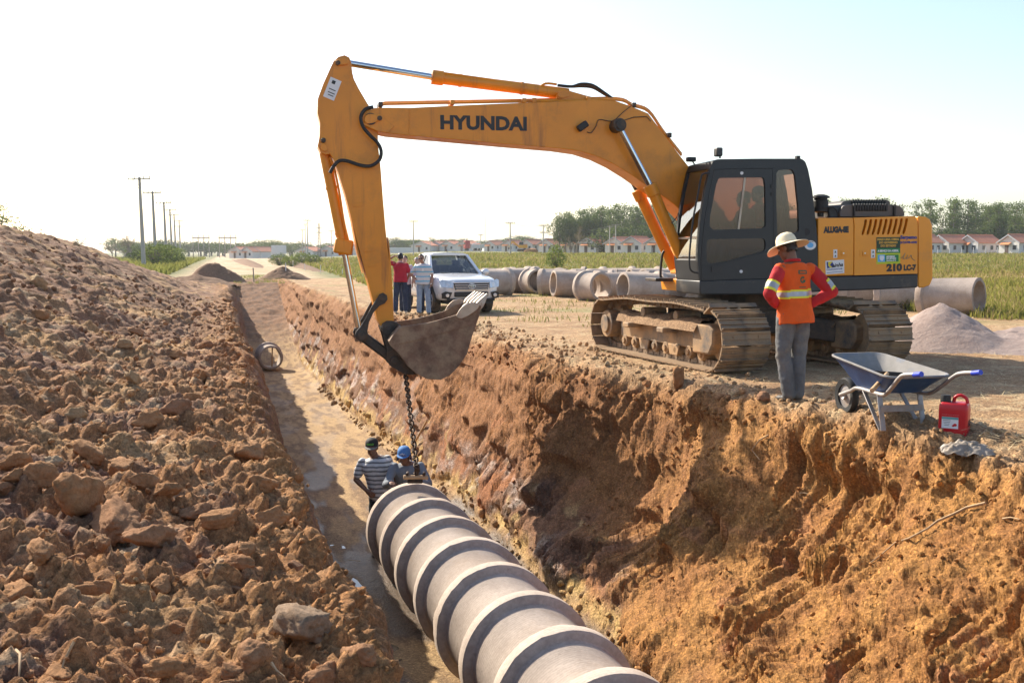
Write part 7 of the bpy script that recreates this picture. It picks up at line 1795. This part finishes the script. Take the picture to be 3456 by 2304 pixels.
# ---- worker in the straw hat, back to us, hands on hips
a = hit(2672, 1352)[0] or on_z(2672, 1352, 0)
zf_ = drop(a.x, a.y + .0)
t, j, hp, HM = person('worker in orange shirt with red sleeves and straw hat, hands on hips', (a.x, a.y + .0, zf_ - .01), R(16), dict(
    pel=(.01, 0, .96), neck=(-.01, .03, 1.47), head=(-.045, .085, 1.605), elr=(.385, -.10, 1.16), wrr=(.195, -.02, 1.03), ell=(-.345, -.10, 1.15), wrl=(-.20, .03, 1.03), hdr=(-.75, .55, -.35), hdl=(.75, .6, -.3), pnr=(-.4, -.2, -.9), pnl=(.4, -.2, -.9),
    knr=(.075, .01, .50), anr=(.055, -.02, .09), knl=(-.105, .015, .50), anl=(-.055, -.03, .09), hir=(.095, 0, .93), hil=(-.09, 0, .93)),
    skin=SKIN_D, shirt=ORANGE, sleeve='long', sleeve_mat=RED, trousers=JEAN_G, head_dir=(-.50, .78, -.36), head_up=(-.12, .3, 1), vs=.010, sc=1.02, hem=-.24, feet=(-.2, 1, 0), collar=RED, hair_len=.35, seed=2)
sho = [c_ for c_ in t.children if c_.name.startswith('shirt')][0]; slv = [c_ for c_ in t.children if c_.name.startswith('sleeve')]
zt_ = lambda co: co.z - .05 * co.x
skin_band(sho, 'reflective_tape', NEONY, sho, lambda c_: 1.095 < zt_(c_) < 1.185 and abs(c_.x) < .24, .004); skin_band(sho, 'tape_stripe', TAPE, sho, lambda c_: 1.115 < zt_(c_) < 1.165 and abs(c_.x) < .24, .0065)
for s_o, q_ in zip(slv, ('r', 'l')):
    A_, E_ = j['sh' + q_], j['el' + q_]; dv_ = (E_ - A_); L_ = dv_.length; dv_.normalize(); fw_ = (j['wr' + q_] - E_).normalized()
    skin_band(s_o, 'reflective_tape', NEONY, s_o, lambda c_: .58 < (c_ - A_).dot(dv_) / L_ < .95 and (c_ - E_).dot(fw_) < .0, .004); skin_band(s_o, 'tape_stripe', TAPE, s_o, lambda c_: .66 < (c_ - A_).dot(dv_) / L_ < .87 and (c_ - E_).dot(fw_) < .0, .0065)
STRAWH = M('straw_hat', (.78, .66, .45), .75, var=.06, scale=40, bump=.3, bscale=90)
mb = MB(); prof = [(.0, .150), (.045, .146), (.075, .128), (.094, .095), (.102, .050), (.106, .030), (.135, .018), (.175, .004), (.205, -.008), (.207, -.012), (.170, -.002), (.105, .018), (.098, .025)]
rings = []
for r, z in prof: rings.append([hp(r * math.cos(a) * .98, -.012 + r * 1.1 * math.sin(a), z + .02 + (.012 * math.sin(2 * a + 1) + .010 * math.sin(3 * a)) * max(0, (r - .11) / .1)) for a in np.linspace(0, 6.28319, 41)[:-1]])
hat = MB().loft(rings, cap=False).build('straw_hat', STRAWH, t, smooth_angle=80)
MB().tube([hp(.107 * math.cos(a), -.012 + .117 * math.sin(a), .05) for a in np.linspace(0, 6.28319, 33)[:-1]], .006, n=6, closed=True).build('hat_band', M('hat_band', (.55, .43, .26), .8), hat)
# print on the back of the shirt
PRG = M('print_green', (.03, .11, .06), .7)
from mathutils.bvhtree import BVHTree as _B
sb = _B.FromPolygons([v_.co[:] for v_ in sho.data.vertices], [p.vertices[:] for p in sho.data.polygons])
def back_decal(poly, mat, off=.004):
    vs = []
    for x, z in poly:
        h_ = sb.ray_cast(Vector((x, -.6, z)), Vector((0, 1, 0)))[0]; vs.append((x, (h_.y if h_ else -.12) - off, z))
    MB().add(vs, [tuple(range(len(vs)))]).build('shirt_print', mat, sho)
def grid_decal(x0, x1, z0, z1, mat, n=6, off=.004):
    for k in range(n): back_decal([(x0 + (x1 - x0) * k / n, z0), (x0 + (x1 - x0) * (k + 1) / n, z0), (x0 + (x1 - x0) * (k + 1) / n, z1), (x0 + (x1 - x0) * k / n, z1)], mat, off)
grid_decal(-.015, .085, 1.345, 1.385, PRG); grid_decal(.0, .07, 1.357, 1.373, ORANGE, 4, .006)
arc = [(.035 + .03 * math.cos(a), 1.285 + .036 * math.sin(a)) for a in np.linspace(R(40), R(320), 12)]
for k in range(11): back_decal([arc[k], arc[k + 1], (.035 + (arc[k + 1][0] - .035) * .5, 1.285 + (arc[k + 1][1] - 1.285) * .5), (.035 + (arc[k][0] - .035) * .5, 1.285 + (arc[k][1] - 1.285) * .5)], PRG)
back_decal([(.03, 1.285), (.07, 1.285), (.062, 1.255), (.045, 1.265)], PRG); grid_decal(-.005, .08, 1.205, 1.214, PRG)

# ---- the two men in the trench
STR1 = stripes('shirt_striped', [(0, (.62, .62, .62)), (.42, (.085, .088, .095)), (.62, (.50, .50, .50)), (.68, (.085, .088, .095)), (.80, (.62, .62, .62))], .062)
DKT = M('trousers_dark', (.02, .026, .028), .9, var=.3, scale=6)
x, y = far_xy(1284, 14.85), 14.85; s_, r_ = tr_sr(x, y); z = drop(x, y)
t, j, hp, HM = person('trench worker in grey striped T-shirt and black cap looking down at the pipe', (x, y, z - .02), R(186), dict(
    neck=(.10, .06, 1.45), head=(.14, .11, 1.59), shr=(.28, .03, 1.365), shl=(-.07, .03, 1.40), elr=(.37, .0, 1.12), wrr=(.22, .18, 1.0), ell=(-.18, .02, 1.12), wrl=(-.17, .12, .90), hdr=(-.7, .4, -.5), hdl=(.2, .4, -1), pnr=(-.3, -.9, -.2)),
    skin=SKIN_D, shirt=STR1, trousers=DKT, head_dir=(.15, .95, -.14), head_up=(.05, .2, 1), vs=.010, sc=1.02, hem=-.17, seed=4, bulk=1.08)
CAPB = M('cap_black', (.016, .015, .015), .8); c_ = cap_hat(t, hp, HM, CAPB, M('visor_grey', (.22, .20, .18), .8))
NEON = M('print_lime', (.18, .55, .05), .6); fm = HM.to_4x4(); 
A_ = hp(.050, .086, .062); xx = (hp(-.05, .086, .062) - A_).normalized(); zz = (HM @ Vector((0, 1, .35))).normalized(); yy = zz.cross(xx)
fm = Matrix((xx, yy, zz)).transposed().to_4x4(); fm.translation = A_ + zz * .004
text_mesh('lettering', 'OAKLEY', .032, NEON, c_, fm, width=.10, bold=.001, depth=.003)
GBL = cloth('shirt_greyblue', (.21, .235, .27)); x, y = far_xy(1376, 14.7), 14.7; z = drop(x, y)
t, j, hp, HM = person('trench worker in blue cap and grey long sleeved shirt bending over the pipe', (x, y, z - .02), R(182), dict(
    pel=(0, -.12, .94), neck=(.02, .12, 1.42), head=(.06, .205, 1.545), shr=(.205, .09, 1.36), shl=(-.165, .09, 1.36), elr=(.31, .24, 1.14), wrr=(.22, .46, 1.22), ell=(-.28, .24, 1.14), wrl=(-.18, .46, 1.22), hdr=(-.3, 1, .05), hdl=(.3, 1, .05), pnr=(0, .1, -1), pnl=(0, .1, -1),
    hir=(.095, -.12, .91), hil=(-.095, -.12, .91), knr=(.12, .0, .48), knl=(-.12, .02, .48)), skin=SKIN_D, shirt=GBL, sleeve='long', trousers=DKT, head_dir=(.15, .95, -.18), head_up=(0, .2, 1), vs=.010, hem=-.12, seed=6)
CBL = M('cap_blue', (.07, .20, .46), .8, var=.15); c_ = cap_hat(t, hp, HM, CBL, None, M('flap_navy', (.03, .06, .16), .85))
MB().tube([hp(.03, .093, .06), hp(.015, .098, .05), hp(.0, .098, .07), hp(-.015, .098, .05), hp(-.03, .093, .065)], .004, n=5).build('cap_emblem', EYEW, c_)

# ---- men by the pickup
def gp_(px, d): x = far_xy(px, d); return (x, d, drop(x, d) if d < 40 else gz_(x, d))
POLO_R = cloth('polo_red', (.42, .016, .035))
t, j, hp, HM = person('man in red polo and dark jeans with back turned, shading the eyes', gp_(1352, 30.6), R(8), dict(ell=(-.42, .10, 1.50), wrl=(-.17, .17, 1.66), hdl=(.9, .3, .1), pnl=(0, .3, -1), shl=(-.19, 0, 1.44), elr=(.27, -.06, 1.14), wrr=(.20, .10, .97), hdr=(-.6, .6, -.3), anr=(.15, -.02, .09), anl=(-.15, -.02, .09), knr=(.13, .02, .5), knl=(-.13, .02, .5)),
    skin=SKIN_M, shirt=POLO_R, trousers=JEAN_D, shoes=SHOE_W, vs=.014, hem=-.10, collar=M('collar_pink', (.65, .40, .42), .85), head_dir=(-.2, 1, -.05), seed=8, bulk=1.06)
BLS = stripes('polo_blue_stripes', [(0, (.62, .60, .60)), (.45, (.14, .42, .60)), (.72, (.62, .60, .60))], .135, .25)
t, j, hp, HM = person('man in white and sky blue striped polo with sunglasses, hand on hip', gp_(1428, 30.3), R(184), dict(elr=(.36, -.06, 1.17), wrr=(.19, .06, 1.03), hdr=(-.8, .5, -.2), pnr=(-.4, -.3, -.8), ell=(-.27, .0, 1.13), wrl=(-.22, .10, .90), head=(.05, .03, 1.62), anr=(.12, -.02, .09), anl=(-.16, .06, .09), knl=(-.14, .05, .5)),
    skin=SKIN_M, shirt=BLS, trousers=JEAN_L, shoes=SHOE_B, vs=.014, hem=-.12, head_dir=(.15, 1, -.08), head_up=(.12, 0, 1), hair_len=.3, seed=10, bulk=1.14)
sg = MB(); 
for s_ in (-1, 1): sg.ball(hp(s_ * .032, .090, .010), (.028, .010, .019), n=12, m=8, mat=HM)
sg.bar(hp(-.06, .082, .016), hp(.06, .082, .016), .008, .012); sg.bar(hp(-.066, .07, .018), hp(-.08, -.02, .012), .006, .01); sg.bar(hp(.066, .07, .018), hp(.08, -.02, .012), .006, .01); sg.build('sunglasses', EYED, t)
MB().box((.0, .165, 1.30), (.05, .006, .075)).build('name_badge', PAPER, t); MB().cyl(j['wrl'] + Vector((0, 0, -.012)), j['wrl'] + Vector((0, 0, .012)), .036, n=14).build('watch', ALLOY, t)
LAV = cloth('shirt_lavender', (.50, .50, .66)); t, *_ = person('grey haired man in lavender shirt leaning over behind the striped polo', gp_(1437, 31.5), R(178), dict(neck=(.13, .06, 1.44), head=(.24, .10, 1.56), shr=(.30, .03, 1.36), shl=(-.05, .03, 1.43), elr=(.36, .06, 1.10), wrr=(.30, .16, .90), ell=(-.20, .0, 1.18), wrl=(-.22, .1, .95)), skin=SKIN_L, shirt=LAV, trousers=JEAN_D, hair=HAIRG, hair_len=.3, vs=.014, head_dir=(.3, 1, -.15), head_up=(.35, 0, 1), seed=12)
PNK = cloth('shirt_pale_pink', (.60, .50, .53)); t, j, hp, HM = person('man in pale pink shirt and dark trousers mostly hidden behind the red polo', gp_(1368, 31.6), R(172), dict(head=(0, .03, 1.61)), skin=SKIN_L, shirt=PNK, trousers=JEAN_D, hair=HAIRB, hair_len=.3, vs=.015, sc=.985, seed=14)
# ---- in the cab
def mloc(x, Y, z): return EXM @ Vector((x, Y, z))
CAPD = M('cap_dark', (.02, .022, .026), .8); GRS = cloth('shirt_slate', (.16, .20, .25))
hpx = mp(*c1(690, 520), .82); sz0 = hpx[1] - 1.24
sit = dict(pel=(0, -.05, .62), neck=(0, .02, 1.13), head=(0, .05, 1.275), shr=(.185, .01, 1.07), shl=(-.185, .01, 1.07), elr=(.25, .10, .82), ell=(-.25, .10, .82), wrr=(.24, .36, .86), wrl=(-.24, .36, .86), hdr=(0, 1, 0), hdl=(0, 1, 0), pnr=(0, 0, -1), pnl=(0, 0, -1), hir=(.095, -.03, .60), hil=(-.095, -.03, .60), knr=(.13, .42, .62), knl=(-.13, .42, .62), anr=(.13, .52, .20), anl=(-.13, .52, .20))
mrz = math.pi + PSI - R(90)
t, j, hp, HM = person('excavator operator in dark cap and slate shirt seated inside the cab', mloc(hpx[0] - .05, .82, sz0), mrz, sit, skin=SKIN_D, shirt=GRS, vs=.014, seed=16); cap_hat(t, hp, HM, CAPD)
hpx2 = mp(*c1(800, 470), .55); t, j, hp, HM = person('person in red shirt and dark cap behind the operator in the cab', mloc(hpx2[0] - .05, .55, hpx2[1] - 1.26), mrz, sit, skin=SKIN_D, shirt=cloth('shirt_red', (.55, .03, .02)), vs=.015, seed=18); cap_hat(t, hp, HM, CAPD)
# ---- someone sitting on a pipe behind the machine
a = on_z(*cq(1040, 1240), -.08); sit2 = dict(sit); sit2.update(knr=(.13, .40, .60), anr=(.13, .36, .15), knl=(-.12, .38, .60), anl=(-.12, .46, .12))
t, *_ = person('person in blue jeans seated on a pipe behind the excavator, only the legs showing', (a.x, a.y + .3, drop(a.x, a.y) + .55), R(170), sit2, skin=SKIN_M, shirt=cloth('shirt_white', (.6, .6, .6)), trousers=M('jeans_mid', (.08, .14, .26), .85, var=.25, bump=.2), vs=.015, seed=20)

# ================================================================ HAZE
m = bpy.data.materials.new('air'); m.use_nodes = True; nt = m.node_tree
for n in list(nt.nodes):
    if n.type != 'OUTPUT_MATERIAL': nt.nodes.remove(n)
pv = nt.nodes.new('ShaderNodeVolumePrincipled'); pv.inputs['Color'].default_value = (.90, .95, 1.0, 1); pv.inputs['Density'].default_value = .00018; pv.inputs['Anisotropy'].default_value = .3
nt.links.new(pv.outputs[0], nt.nodes['Material Output'].inputs['Volume'])
hz = MB().box((0, 900, 15), (6200, 6200, 40)).build('haze', m); hz.display_type = 'WIRE'; tag(hz, kind='stuff')
tag(hz, 'thin bright dust haze in the air over the whole site', 'haze')
